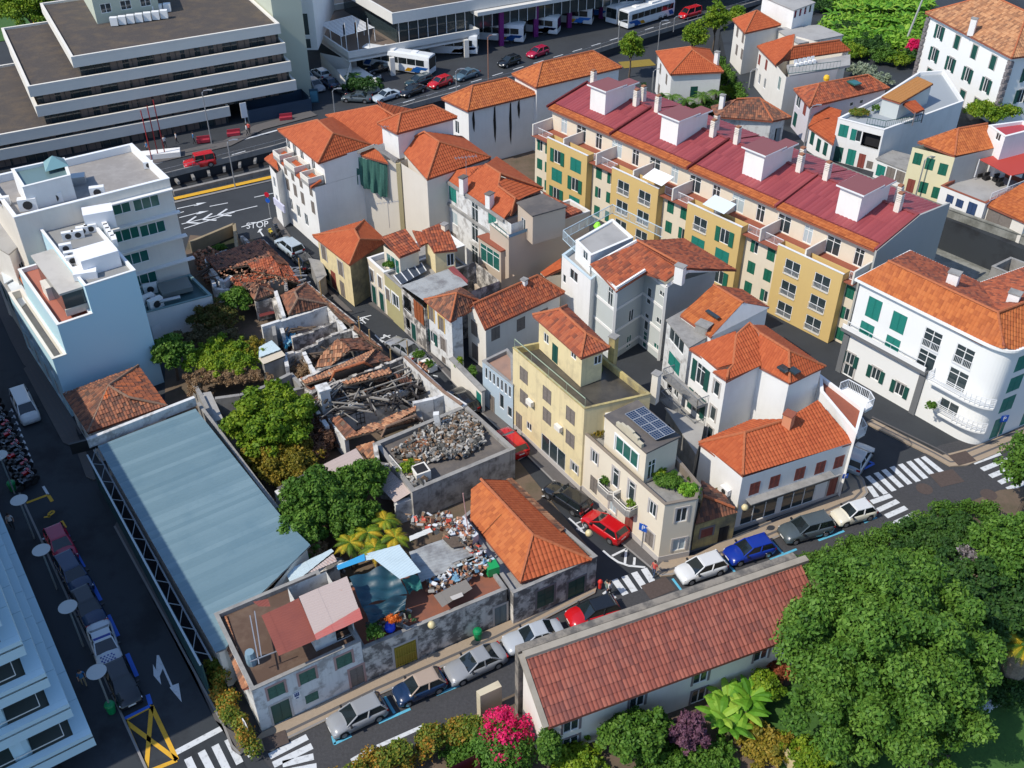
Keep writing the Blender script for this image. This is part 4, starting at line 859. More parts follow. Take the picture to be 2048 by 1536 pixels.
def arcbal(zf,s0,rails):
 pts=[A2+D2*s0,A2+D2*s0+nn*0.9];q=inset(foot,-0.9);pts+=[Vector((q[i].x,q[i].y))for i in range(1,9)];inn_=[Vector((foot[i].x,foot[i].y))for i in range(8,0,-1)]
 mb=MB();mb.prism(pts+inn_,zf-0.2,zf);b_=mb.build('balcony',BP,h.root);mb=MB()
 for k in range(5 if rails else 1):
  for s_,t_ in zip(pts[:-1],pts[1:]):mb.bar((s_.x,s_.y,zf+0.25+0.18*k),(t_.x,t_.y,zf+0.25+0.18*k),0.05)
 for s_ in pts:mb.bar((s_.x,s_.y,zf),(s_.x,s_.y,zf+1.0),0.06)
 mb.build('railing',RAILW,b_)
s1=onwall(A,B,(24,1430,1220))[0];arcbal(4.9,s1,True);arcbal(2.2,onwall(A,B,(24,1460,1450))[0],True)
zp=8.3;FA=P((13,235,840),zp);FB=P((24,960,500),zp);dA=(FB-FA).normalized();nR=Vector((-dA.y,dA.x,0));nR=nR if nR.x>0 else-nR;LT=(FB-FA).length
def fp(s,e=0.0,z=0.0):v=FA+dA*s+nR*e;return Vector((v.x,v.y,z))
h=House('terraced_flats','long cream and ochre block of flats with dark red sheet roofs and striped chimneys','building',[fp(0),fp(LT),fp(LT,15),fp(0,15)],0,zp-0.9,CREAM)
bays=[((13,312,885),(13,578,1010)),((13,742,1085),(13,1050,1225)),((13,1240,1350),(23,1600,165)),((24,425,290),(24,860,470))]
names=[];bs=[]
for a,b in bays:bs.append((onwall(fp(0,-1.0,0),fp(LT,-1.0,0),a)[0],onwall(fp(0,-1.0,0),fp(LT,-1.0,0),b)[0]))
W1=[((13,375,1045),(13,485,1110),(13,370,1180),(13,478,1235)),((13,810,1265),(13,935,1330),(13,800,1400),(13,930,1450)),((23,1315,185),(23,1465,275),None,None),((24,505,490),(24,685,580),(24,475,645),(24,650,735))]
styles=[['open2','shut','shut','open2'],['bars','bars','bars','bars'],['bars','open2','shut','shut'],['bars','bars','bars','bars']]
cols=[]
for bi,(s0,s1)in enumerate(bs):
 bay=House('','','',[fp(s0,-1.0),fp(s1,-1.0),fp(s1,0.2),fp(s0,0.2)],0,zp,OCHRE,under=h.root,wname='bay_wall')
 w_=s1-s0
 for r in range(3):
  for c in range(2):
   st=styles[bi][(r*2+c)%4];bay.win(0,[w_*(0.27+0.46*c),6.35-2.55*r],1.25 if st=='open2' else 1.9,1.75,st,sh=TEAL if st=='shut' else GREEN)
 bay.close();mb=MB();mb.prism([fp(s0-0.05,-1.05)[:2],fp(s1+0.05,-1.05)[:2],fp(s1+0.05,-0.8)[:2],fp(s0-0.05,-0.8)[:2]],zp,zp+0.06);mb.build('parapet_cap',RAILW,h.root);cols.append((s0,s1))
edges=[0.0]+[v for b in cols for v in b]+[LT]
for gi in range(0,len(edges),2):
 s0,s1=edges[gi],edges[gi+1];n=1 if s1-s0<3.2 else 2
 for r in range(3):
  for c in range(n):h.win(0,[s0+(s1-s0)*(0.5 if n==1 else 0.27+0.46*c),6.1-2.55*r],1.0,1.45,'shut' if(r+c+gi)%3 else 'half',sh=GREEN)
 if s1-s0>1:railing(h.root,[fp(s0+0.1,0.05),fp(s1-0.1,0.05)],zp-0.9,0.95,gap=0.14)
h.close()
zt2=10.3;zc=zp-0.85
tf=House('','','',[fp(0.3,2.6),fp(LT-0.3,2.6),fp(LT-0.3,14.8),fp(0.3,14.8)],zc-0.05,zt2,CREAM,under=h.root,wname='attic_wall')
k=0;s=1.6
while s<LT-2:tf.win(0,[s+0.6,zc+1.1],1.7 if k%2 else 1.1,2.0,'glass' if k%3 else 'curt');s+=3.1;k+=1
tf.close();mb=MB();mb.prism([fp(0.05,-0.75)[:2],fp(LT-0.05,-0.75)[:2],fp(LT-0.05,2.6)[:2],fp(0.05,2.6)[:2]],zc-0.1,zc);mb.build('terrace_floor',TERR,h.root)
div=[0.15]+[onwall(fp(0,0,0),fp(LT,0,0),p)[0]for p in((13,660,1030),(13,1165,1250),(24,320,260))]+[LT-0.3]
for s in[div[0],(div[0]+div[1])/2,div[1],(div[1]+div[2])/2,div[2],(div[2]+div[3])/2,div[3],(div[3]+div[4])/2,div[4]]:
 mb=MB();mb.prism([fp(s,-0.7)[:2],fp(s+0.18,-0.7)[:2],fp(s+0.18,2.7)[:2],fp(s,2.7)[:2]],zc,zc+1.5);mb.build('terrace_divider',CREAMW,h.root)
ru=[onwall(fp(0,2.2,0),fp(LT,2.2,0),p)[0]for p in((13,290,700),(13,735,905),(13,1245,1135),(14,400,1400)if 0 else(24,410,65),(24,1080,370))]
REDS=mat('red_sheet_roof',(0.27,0.05,0.055),0.55,attr=((0.24,0.042,0.048),(0.32,0.062,0.066)),stain=0.2,scol=(0.26,0.06,0.06),sscale=0.5)
REDF=simple('red_flashing',(0.25,0.05,0.05),0.6);BROWNR=simple('maroon_tower_roof',(0.22,0.075,0.075),0.7)
ze=zt2+0.05;slope=math.tan(math.radians(11.5));wd=7.0
ru=[0.0]+ru[1:4]+[LT]
for i in range(4):
 a,b=ru[i],ru[i+1];s0=a+0.12;s1=b-0.12
 E=lambda s,e:fp(s,e,ze+max(0,(e-2.0))*slope)
 tiles(h.root,[[E(s0,1.95),E(s1,1.95),E(s1,3.1),E(s0,3.1)]],TORG,name='tile_skirt',pw=0.3)
 tiles(h.root,[[E(s0,3.15)+Vector((0,0,.08)),E(s1,3.15)+Vector((0,0,.08)),E(s1,2+wd)+Vector((0,0,.08)),E(s0,2+wd)+Vector((0,0,.08))]],REDS,name='sheet_roof',pw=0.5,amp=0.06,pl=3,lap=0.0,deckm=REDF)
 top=ze+wd*slope;F2=lambda s,e:fp(s,e,top-(e-2-wd)*slope)
 tiles(h.root,[[F2(s1,15.2),F2(s0,15.2),F2(s0,2+wd),F2(s1,2+wd)]],REDS,name='sheet_roof',pw=0.5,amp=0.06,pl=3,lap=0.0,deckm=REDF)
 mb=MB();mb.bar(E(s0,2+wd)+Vector((0,0,.16)),E(s1,2+wd)+Vector((0,0,.16)),0.4,0.08);mb.bar(E(a,1.9)+Vector((0,0,.15)),E(a,2+wd)+Vector((0,0,.2)),0.25,0.3);mb.bar(E(b if i==3 else a,1.9)+Vector((0,0,.15)),E(b if i==3 else a,2+wd)+Vector((0,0,.2)),0.25,0.3);mb.build('flashing',REDF,h.root)
 L=b-a;sc=a+L*0.56;te=4.6;tz=14.0
 for(x0,x1,y0,y1)in((sc-1.3,sc+1.3,te,te+3.0),(sc+0.2,sc+1.3,te+3.0,te+5.2)):
  mb=MB();mb.prism([fp(x0,y0)[:2],fp(x1,y0)[:2],fp(x1,y1)[:2],fp(x0,y1)[:2]],ze,tz);mb.build('stair_tower',WPLAST,h.root)
  mb=MB();mb.prism([fp(x0-0.35,y0-0.35)[:2],fp(x1+0.35,y0-0.35)[:2],fp(x1+0.35,y1+0.35)[:2],fp(x0-0.35,y1+0.35)[:2]],tz,tz+0.16);mb.build('tower_eave',RAILW,h.root)
  mb=MB();mb.prism([fp(x0-0.3,y0-0.3)[:2],fp(x1+0.3,y0-0.3)[:2],fp(x1+0.3,y1+0.3)[:2],fp(x0-0.3,y1+0.3)[:2]],tz+0.161,tz+0.2);mb.build('tower_roof',BROWNR,h.root);tz-=0.25
 rz_=math.atan2(dA.y,dA.x)
 for sx,ey in((a+1.2,8.8),(b-2.0,8.4),(sc+2.0,10.6)):
  q=fp(sx,ey);chimney(h.root,None,ze+(ey-2)*slope-0.3 if ey<9.6 else top-0.8,1.5,0.6,0.6,rz=rz_,slots=True,m=CREAMW,capm=mat('rusty_clay',(0.3,0.13,0.07),0.9),loc=q)
GG=mat('grey_gable_render',(0.40,0.40,0.37),0.85,stain=0.15,scol=(0.3,0.3,0.28),bump=0.08)
mb=MB();pts=[fp(LT+0.02,-0.1,0),fp(LT+0.02,15.1,0),fp(LT+0.02,15.1,ze+0.9),fp(LT+0.02,2+wd,ze+wd*slope+0.15),fp(LT+0.02,1.9,ze+0.1),fp(LT+0.02,1.9,zc+0.8),fp(LT+0.02,-0.1,zc+0.6)];o=dA*0.2;n=len(pts)
mb.add(pts+[p+o for p in pts],[tuple(range(n)),tuple(range(2*n-1,n-1,-1))]+[(i,n+i,n+(i+1)%n,(i+1)%n)for i in range(n)]);mb.build('gable_wall',GG,h.root)
for p,mm in(((13,1020,1110),WHITE),((13,1420,1285),simple('pale_awning',(0.6,0.66,0.68),0.7))):
 q=P(p,zc+2.3);mb=MB();a=q;mb.add([a,a+dA*3,a+dA*3-nR*2+Vector((0,0,-0.5)),a-nR*2+Vector((0,0,-0.5))],[(0,1,2,3)]);mb.build('awning',mm,h.root)
T0=4.0
gpoly('upper_terrace',[(1552,287),(1432,292),(1430,225),(1500,190),(1455,125),(1440,60),(1600,-40),(2500,-120),(2500,900),(2100,520),(1900,440)],T0,ASPHD,T0)
WALLM=mat('old_retaining_wall',(0.27,0.27,0.24),0.95,stain=0.8,scol=(0.11,0.11,0.09),sscale=0.5,streak=0.6,bump=0.5,thr=(0.42,0.62))
wl_=[P(p,T0+1.0)for p in((14,340,925),(14,760,1075),(14,1250,1270),(14,1560,1385),(14,2048,1560),(2200,540))]
mb=MB()
for a,b in zip(wl_[:-1],wl_[1:]):
 dd=(b-a).normalized();nn=Vector((-dd.y,dd.x,0))*0.25;mb.prism([a[:2],b[:2],(b+nn)[:2],(a+nn)[:2]],0,T0+1.0)
 mb.prism([(a-nn*0.4)[:2],(b-nn*0.4)[:2],(b+nn*1.3)[:2],(a+nn*1.3)[:2]],T0+1.0,T0+1.12)
o=mb.build('retaining_wall',WALLM);tagm(o,'long mould stained concrete retaining wall behind the red roofed flats','wall')
def thouse(label,roofpx,z,m,rm,rise=None,z0=T0,along=None,over=0.3,i0=None,i1=None,ins=0.3,cat='house',name='house',**k):
 q=[P(p,z)for p in roofpx]
 if len(q)==3:q.append(q[0]+q[2]-q[1])
 h=House(name,label,cat,inset(q,ins),z0,z-0.02,m,**k)
 h.q=q;return h
gpoly('wall_face_sheet',[(1560,330),(1900,450),(2080,520),(2080,600),(1850,640),(1700,520)],.05,WALLM,.05)  # flat ground sheet added in place of the retaining wall's lower face
z=T0+3.6;h=thouse('low white house with dark mossy tile roof and white chimney beside the narrow lane',[(14,0,665+30),(14,30,770),(14,385,800),(14,505,770)],z,RUINW,TOLD)
h=h;A_=[P((14,-20,700),z),P((14,20,775),z),P((14,390,800),z),P((14,508,775),z),P((14,300,645),z)]
h.win(2,[1.5,T0+1.2],1.0,2.0,'open');h.close()
pk=P((14,300,650),z+1.6);pk2=P((14,150,655),z+1.6);tiles(h.root,[[A_[0],A_[1],pk2]],TOLD);tiles(h.root,[[A_[1],A_[2],pk,pk2]],TOLD,[(pk,A_[2]),(pk2,pk)],capm=CAPN);tiles(h.root,[[A_[2],A_[3],pk]],TOLD,[(pk,A_[3])],capm=CAPN);chimney(h.root,(14,45,740),z,2.3,0.6,0.5)
q=P((14,232,920),T0+0);mb=MB();mb.lathe((q.x,q.y,T0),[(0.12,0),(0.12,1.2),(0.5,1.25),(0.5,1.5),(0.2,1.6)],10);o=mb.build('roof_vent',METAL);tagm(o,'shiny steel mushroom vent behind the red roofed flats','vent')
z=6.2;h=thouse('white two storey house with orange pyramid roof standing among palms near the avenue',[(13,1030,342),(13,1125,492),(13,1478,475),(13,1385,328)],z,WPLAST,TNEW,z0=0)
h.win(0,(13,1060,455),0.9,1.6,'shut',sh=GREYSH);h.win(0,(13,1100,525),0.9,1.6,'shut',sh=GREYSH);h.win(0,(13,1050,590),0.9,1.6,'shut',sh=GREYSH);h.win(1,(13,1280,610),1.1,1.8,'shut',sh=DGREEN);h.close()
hip(h.root,inset(h.q,0.3),z,2.0,TNEW,over=0.3,pw=0.3);chimney(h.root,(13,1425,440),z,2.2,0.6,0.6)
z=T0+6.5;h=thouse('tall narrow cream house with orange hip roof at the top of the lane',[(14,125,130),(14,205,218),(14,440,165),(14,305,82)],z,CREAMW,TMID)
for p in((14,155,210),(14,192,250),(14,150,330),(14,185,360)):h.win(0,p,0.9,1.6,'shut',sh=GREYSH)
h.close();hip(h.root,inset(h.q,0.3),z,1.7,TNEW,pw=0.3)
z=T0+8.5;h=thouse('white block with grey metal clad upper floor behind the lane houses',[(14,322,-20),(14,530,70),(14,665,20)],z,WPLAST,None,ins=0.0,cat='building');h.roofm=PAVER;h.row(1,(14,545,60),(14,640,40),4,0.7,1.2,'glass');h.close()
z=T0+5.6;h=thouse('white terrace house with arched balcony and sheet roof below the metal clad block',[(14,400,190),(14,560,290),(14,850,235),(14,690,170)],z,CREAMW,None,ins=0.0);h.roofm=PAVER;h.close()
z=T0+6.0;h=thouse('white lane house with two joined orange roofs and a glass fenced sun terrace',[(14,285,300),(14,405,437),(14,470,515),(14,830,460),(14,905,330),(14,540,232)],z,CREAMW,None)
for p in((14,300,395),(14,345,430),(14,300,520),(14,335,550)):h.win(0,p,0.85,1.5,'glass' if p[2]>480 else 'shut',sh=BROWNSH)
h.win(1,(14,430,550),1.0,1.9,'gg');h.close()
r=P((14,440,240),z+1.5);r2=P((14,520,310),z+1.5);r3=P((14,830,265),z+1.5)
tiles(h.root,[[P((14,283,300),z),P((14,405,437),z),r2,P((14,530,232),z+1.5)]],TNEW,[(r2,P((14,530,232),z+1.5))],pw=0.3);tiles(h.root,[[P((14,463,398),z),P((14,905,332),z),r3,r2]],TNEW,[(r2,r3)],pw=0.3)
tiles(h.root,[[P((14,405,437),z),P((14,463,398),z),r2]],TNEW,[(P((14,463,398),z),r2)],pw=0.3)
mb=MB();mb.prism([P((14,480,430),z)[:2],P((14,500,500),z)[:2],P((14,900,430),z)[:2],P((14,900,360),z)[:2]],z-0.3,z+0.02);mb.build('sun_terrace',PAVER,h.root);railing(h.root,[P((14,490,490),z),P((14,830,450),z)],z,1.0,GLASSG,gap=0.5)
for i in range(5):
 q=P((14,545+i*28,440-i*6),z);mb=MB();mb.box((q.x,q.y,z+0.02),(0.5,0.5,0.45),0.3);mb.box((q.x-0.2,q.y+0.15,z+0.47),(0.5,0.1,0.45),0.3);o=mb.build('terrace_chair',WHITE);tagm(o,'small white chair on the glass fenced sun terrace of the lane house','chair','white chairs on the sun terrace')
z=T0+5.2;h=thouse('lilac white house with twin orange roofs and rooftop skylight in the middle of the lane',[(14,530,590),(14,632,703),(14,1155,583),(14,1040,515)],z,mat('lilac_white_render',(0.62,0.58,0.6),0.85,stain=0.3,scol=(0.45,0.42,0.43),streak=0.2,bump=0.1),TMID)
h.win(0,(14,558,665),1.5,1.8,'glass');h.win(0,(14,600,720),1.0,1.7,'shut',sh=BROWNSH);h.win(0,(14,535,790),1.2,1.9,'door',sh=DGREEN);h.win(1,(14,910,688),0.7,0.6,'glass');h.win(1,(14,975,672),0.7,0.6,'glass');h.close()
hip(h.root,inset(h.q,0.3),z,1.5,TMID,along=1,pw=0.3);q=P((14,925,550),z+1.2);mb=MB();mb.box((q.x,q.y,q.z),(1.2,1.6,0.2),0.5);mb.build('skylight',GLASSG,h.root)
q=P((14,740,535),z+1.5);mb=MB();mb.lathe((q.x,q.y,q.z),[(0.1,0),(0.35,0.1),(0.42,0.45),(0.3,0.75),(0.05,0.85)],10);o=mb.build('yellow_tank',simple('yellow_plastic',(0.75,0.45,0.02),0.5));tagm(o,'small round yellow tank on the ridge of the lilac lane house','tank')
z=T0+3.0;h=thouse('low white cottage with slanting orange roof between lilac house and roof garden house',[(14,620,842),(14,790,952),(14,830,800),(14,690,750)],z,WPLAST,None,ins=0.15)
for p in((14,648,915),(14,690,960),(14,735,985)):h.win(0,p,0.8,1.7,'shut',sh=DGREEN,trim=None)
h.close();tiles(h.root,[[h.q[0],h.q[1],h.q[2]+Vector((0,0,1.4)),h.q[3]+Vector((0,0,1.4))]],TNEW,pw=0.3)
z=T0+5.6;A,B,C=P((14,820,782),z),P((14,1125,860),z),P((14,1620,775),z-2.2)
h=House('roof_garden_house','pale house with roof garden, green railings and arched loggia over the lane','house',[A,B,C,P((14,1490,570),z-2.2),P((14,1340,525),z-1),P((14,1100,640),z)],T0,z,WPLAST,par=0.4,roofm=mat('blue_grey_terrace',(0.3,0.33,0.35),0.8));
h.win(0,(14,855,865),1.2,1.6,'shut',sh=TEAL);h.win(0,(14,938,895),1.4,1.5,'half',sh=TEAL);h.win(0,(14,1035,930),2.3,1.8,'open');h.win(0,(14,820,1025),1.1,2.0,'door',sh=DGREEN);h.win(0,(14,900,1060),1.1,2.1,'door',sh=TEAL);h.win(0,(14,968,1090),0.9,1.9,'door',sh=BROWNSH);h.win(0,(14,1028,1090),0.8,1.0,'shut',sh=GREYSH);h.close()
zz=z+1.9;oq=[P((14,1105,640),zz),P((14,1232,682),zz),P((14,1445,572),zz),P((14,1340,525),zz)]
mb=MB();mb.prism([v[:2]for v in inset(oq,0.15)],z-0.4,zz-0.05);mb.build('roof_room',GREYW,h.root);tiles(h.root,[[oq[0],oq[1],oq[2]+Vector((0,0,.4)),oq[3]+Vector((0,0,.4))]],mat('ochre_flat_roof',(0.48,0.22,0.06),0.8,fine=0.2),amp=0.01)
oq=[P((14,1240,680),z+1.5),P((14,1330,745),z+1.3),P((14,1390,725),z+1.3),P((14,1330,660),z+1.6)];tiles(h.root,[oq],TNEW,pw=0.3);mb=MB()
for k in(0,1,2):mb.bar(oq[k],(oq[k].x,oq[k].y,z-0.4),0.12)
o=mb.build('canopy_posts',STONE,h.root);o['kind']='stuff'
railing(h.root,[P((14,1010,810),z),P((14,1130,835),z),P((14,1370,790),z)],z-0.2,0.9,DGREEN,gap=0.3)
z=T0+6.0;A,B=P((14,1312,972),z),P((14,1592,1042),z);C=P((14,1885,972),z)
h=House('yellow_front_house','white house with pale yellow street front, green shutters and orange hip roof','house',[A,B,C,A+C-B],T0,z,mat('pale_lemon_front',(0.72,0.66,0.42),0.85,stain=0.2,scol=(0.6,0.5,0.3)))
for p in((14,1345,1050),(14,1425,1085),(14,1512,1120),(14,1382,1240),(14,1468,1275)):h.win(0,p,1.0,1.45,'shut',sh=GREEN)
h.win(0,(14,1300,1220),0.9,2.0,'door',sh=BROWNSH,zb=T0+0.1);h.close()
A,B=h.E(1);nn=h.nrm(1)*0.02;mb=MB();mb.add([(A.x+nn.x,A.y+nn.y,T0),(B.x+nn.x,B.y+nn.y,T0),(B.x+nn.x,B.y+nn.y,z),(A.x+nn.x,A.y+nn.y,z)],[(0,1,2,3),(3,2,1,0)]);mb.build('side_render',WPLAST,h.root)
rz=z+1.8;a,b,c=P((14,1345,938),z),P((14,1590,1032),z),P((14,1888,972),z);g=P((14,1612,852),rz);g2=P((14,1805,818),rz);tiles(h.root,[[a,b,g]],TORG,[(b,g)],pw=0.3);tiles(h.root,[[b,c,g2,g]],TORG,[(g,g2)],pw=0.3);tiles(h.root,[[P((14,1600,850),z+1.2),a,g]],TORG,pw=0.3)
z=T0+8.0;q4=[P((14,1815,830),z),P((14,1925,905),z),P((14,2140,850),z),P((14,2040,800),z)];h=House('stair_house','white roof top stair house with red terrace behind the yellow front house','building',q4,T0,z,WPLAST,par=0.3,roofm=simple('red_terrace',(0.4,0.05,0.06),0.7));h.win(0,(14,1878,900),0.9,0.9,'glass');h.close()
z=T0+2.9;A,B=P((14,1500,1228),z),P((14,1795,1345),z);n=Vector((-(B-A).y,(B-A).x,0)).normalized();n=n if n.x>0 else-n
h=House('blue_door_house','low white house with blue doors and a tiled terrace roof under a red awning','house',[A,B,B+n*9,A+n*9],T0-0.2,z,WPLAST,par=0.35,roofm=PAVER,copem=TERR)
h.win(0,(14,1557,1315),0.9,1.0,'shut',sh=simple('navy_paint',(0.03,0.06,0.14),0.5));h.win(0,(14,1622,1345),0.9,1.0,'shut',sh=simple('navy_paint',(0.03,0.06,0.14),0.5));h.win(0,(14,1698,1395),1.1,2.1,'door',sh=simple('navy_paint',(0.03,0.06,0.14),0.5));h.close()
za=z+2.3;RA=simple('red_awning',(0.42,0.05,0.035),0.75);q4=[P((14,1755,1052),za),P((14,1962,1160),za-0.3),P((14,2300,1090),za-0.3),P((14,2100,960),za)];mb=MB();mb.add(q4+[v-Vector((0,0,.08))for v in q4],[(3,2,1,0),(4,5,6,7),(0,1,5,4),(1,2,6,5)]);mb.build('awning',RA,h.root)
mb=MB()
for v in q4[:3]:mb.bar(v,(v.x,v.y,z),0.1)
o=mb.build('awning_posts',RAILW,h.root);o['kind']='stuff'
for p in((14,1745,1165),(14,1795,1185),(14,1860,1195),(14,1885,1225)):
 q=P(p,z-0.33);mb=MB();mb.box((q.x,q.y,q.z),(0.7,0.6,0.42),0.4);mb.box((q.x+0.1,q.y+0.25,q.z+0.42),(0.7,0.14,0.4),0.4);o=mb.build('armchair',BLACK);tagm(o,'black wicker armchair on the terrace under the red awning','armchair','armchairs under the red awning')
railing(h.root,[P((14,1820,1330),z),P((14,2048,1240),z)],z,1.0)
z=T0+2.6;h=thouse('low cottage with orange roof and brown boarded front at the right edge',[(14,1795,1348),(14,2060,1480),(14,2200,1420),(14,2020,1290)],z,CREAMW,None,ins=0.2);h.win(0,(14,1880,1450),3.2,2.0,'door',sh=GREYSH);h.close();tiles(h.root,[[h.q[0],h.q[1],h.q[2]+Vector((0,0,1.5)),h.q[3]+Vector((0,0,1.5))]],TORG,pw=0.3)
z=T0+2.4;h=thouse('row of low white sheds with slatted shutters between two lane houses',[(14,1075,1052),(14,1272,1130),(14,1330,1040),(14,1180,1000)],z,WPLAST,None,ins=0.0);h.roofm=CONC
for p in((14,1100,1130),(14,1165,1145),(14,1230,1170)):h.win(0,p,1.2,1.5,'shut',sh=GREYSH if p[1]>1120 else TEAL)
h.close()
z=3.2;h=House('yellow_annex','unfinished concrete annex with yellow inner walls behind the curved corner block','building',[P((24,1835,440),z+2),P((24,2048,530),z+2),P((24,2200,470),z+2),P((24,1960,380),z+2)],0,z+2,CONC,par=2.2,roofm=YELL,copem=CONC);h.close()
zb=T0;z=T0+9.3;A,B=P((14,1425,100),z),P((14,1968,385),z);C=P((14,2400,330),z)
h=House('manor','large white manor with brown hip roof, grey corner stones and green shutters','building',[A,B,C,A+C-B],zb,z,BP)
for p in((14,1490,215),(14,1605,280),(14,1720,345),(14,1843,415)):h.win(0,p,1.05,1.9,'shut' if p[1]>1500 else 'open2',sh=DGREEN,trim=STONEL)
for p in((14,1453,362),(14,1562,425),(14,1675,495),(14,1797,565)):h.win(0,p,1.05,1.9,'open2',sh=DGREEN,trim=STONEL)
for p in((14,1418,500),(14,1523,575),(14,1637,645),(14,1730,700)):h.win(0,p,1.15,2.1,'shut',sh=DGREEN,trim=STONEL)
h.win(1,[3.5,z-2.6],1.1,1.9,'open2',sh=DGREEN,trim=STONEL);h.win(1,[3.5,z-5.6],1.1,1.9,'open2',sh=DGREEN,trim=STONEL);h.close()
for ci in(0,1):
 c=h.poly[ci];rz_=math.atan2((B-A).y,(B-A).x)
 for k in range(18):mb=MB();mb.box((c.x,c.y,zb+k*0.5),(0.75 if k%2 else 0.5,0.5 if k%2 else 0.75,0.44),rz_);mb.build('quoin',STONE,h.root)
mb=MB();mb.prism(inset(h.poly,-0.35),z,z+0.25);mb.build('cornice',WHITE,h.root)
hip(h.root,h.poly,z+0.26,3.6,TBRN,over=0.5,pw=0.35,pl=0.5);chimney(h.root,(14,1700,210),z+0.8,1.8,0.8,0.6)
AV=1.2
gpoly('avenue',[(-400,540),(-20,447),(345,353),(551,300),(827,215),(1027,160),(1224,96),(1527,5),(1900,-105),(2600,-300),(1500,-700),(-600,-300),(-900,300)],AV,ASPH,AV)
BAR=mat('concrete_barrier',(0.27,0.26,0.24),0.9,stain=0.6,scol=(0.12,0.115,0.11),sscale=0.8,streak=0.4,bump=0.3)
ap=[P(p,AV)for p in((-400,540),(345,353),(551,300),(827,215),(1027,160),(1224,96),(1527,5),(1900,-105))]
mb=MB()
for a,b in zip(ap[:-1],ap[1:]):mb.bar(a+Vector((0,0,.35)),b+Vector((0,0,.35)),0.25,0.75)
o=mb.build('parapet_wall',BAR);tagm(o,'long grey concrete parapet along the near edge of the avenue','wall')
mb=MB()
for a,b in zip(ap[:-1],ap[1:]):mb.bar(a+Vector((0,0,1.3)),b+Vector((0,0,1.3)),0.05)
L_=0
for a,b in zip(ap[:-1],ap[1:]):
 n=max(1,int((b-a).length/2.5))
 for i in range(n):c=a.lerp(b,i/n);mb.bar(c+Vector((0,0,.7)),c+Vector((0,0,1.3)),0.05)
o=mb.build('guard_rail',METAL);tagm(o,'thin metal guard rail on top of the avenue parapet','railing')
a,b=P((11,1160,1240),0),P((11,1800,1080),0)
for i in range(7):
 p0=P((11,1190+100*i,1250-27*i),0.0);p1=ap[1].lerp(ap[2],0.02+0.155*i);p1.z=0.2;mb=MB();mb.bar(Vector((p0.x,p0.y,0.9)),p1+Vector((0,0,.5)),0.35,0.4);o=mb.build('concrete_strut',BAR);tagm(o,'sloping concrete strut across the drainage channel beside the avenue','strut','struts across the channel')
strip('dark_channel_strip',[(11,1100,1215),(11,1810,1050)],2.4,0.02,DARK)  # flat strip, painted dark for the shade down in the channel
mb=MB();p0,p1=P((11,1150,1290),0),P((11,1830,1130),0);mb.bar(p0+Vector((0,0,.3)),p1+Vector((0,0,.3)),0.5,0.7);o=mb.build('kerb_wall',BAR);tagm(o,'low concrete wall on the near side of the drainage channel','wall')
strip('yellow_kerb',[(11,1150,1312),(11,1830,1160)],0.8,0.14,PYEL);strip('kerb',[(11,1150,1335),(11,1830,1180)],0.5,0.05,KERB)
for a,b in(((11,1170,1378),(11,1300,1350)),((11,1185,1438),(11,1310,1405)),((11,1385,1363),(11,1505,1340)),((11,1680,1303),(11,1810,1275)),((11,1180,1408),(11,1215,1398)),((11,1200,1480),(11,1700,1360)),((11,1215,1510),(11,1550,1400)),((11,1595,1500),(11,1795,1440))):bar_('lane_line',a,b,0.18)
for x,y in((1235,1470),(1340,1450),(1440,1420)):bar_('chevron',(11,x,y),(11,x+60,y-40),0.3,z=0.024);bar_('chevron',(11,x,y),(11,x+90,y+5),0.3,z=0.028)
for x,y in((1300,1352),(1315,1408)):mark('lane_arrow',[(11,x-20,y+8),(11,x,y-10),(11,x+65,y-16),(11,x+5,y+5)])
mark('lane_arrow',[(21,1700,215),(21,1715,190),(21,1735,190),(21,1722,205),(21,1745,238),(21,1735,240),(21,1715,212)])
def road_text(s,p,size,rz,z=0.03):
 q=P(p,z);c=bpy.data.curves.new('t','FONT');c.body=s;c.size=size;c.align_x='CENTER';c.align_y='CENTER'
 o=bpy.data.objects.new('t',c);COL.objects.link(o);dg=bpy.context.evaluated_depsgraph_get();me=bpy.data.meshes.new_from_object(o.evaluated_get(dg));bpy.data.objects.remove(o)
 me.materials.clear();me.materials.append(PAINT);r=ob('road_text',me,None,(q.x,q.y,z),rz);r['kind']='structure';return r
road_text('STOP',(21,1700,166),1.5,math.radians(12)).scale=(0.75,1.5,1)
def abar(a,b,w=0.18):bar_('lane_line',a,b,w,z=AV+0.02)
def dash(a,b,n,on=0.45,w=0.18):
 a=P(a,AV);b=P(b,AV)
 for i in range(n):
  s=a.lerp(b,i/n);t=a.lerp(b,(i+on)/n);mb=MB();d_=(t-s).normalized();nn=Vector((-d_.y,d_.x,0))*w/2;z=Vector((0,0,0.02));mb.add([s+nn+z,s-nn+z,t-nn+z,t+nn+z],[(0,1,2,3)]);mb.build('lane_dash',PAINT,kind='structure')
dash((11,1115,1140),(11,1730,968),3,0.45);dash((12,1010,680),(13,1180,130),14,0.5);abar((11,1010,1085),(11,1830,860),0.35)
strip('avenue_pavement',[(11,1000,1060),(11,1500,945),(12,60,840),(12,420,745)],2.2,AV+0.12,CALCG)
zt=13.6;FR=P((11,1850,168),zt);FL=P((11,472,392),zt);d=(FL-FR).normalized();n=Vector((-d.y,d.x,0));n=n if n.y>0 else-n
def op(s,e,z=0.0):v=FR+d*s+n*e;return Vector((v.x,v.y,z))
def sz(p,e=0.0):
 a,b=op(0,e),op(10,e);return onwall(a,b,p)
L0=(FL-FR).length
h0=root('office_block','long grey office block with pale horizontal bands, curtained window strips and gravel roofs','building',(FR.x,FR.y,AV))
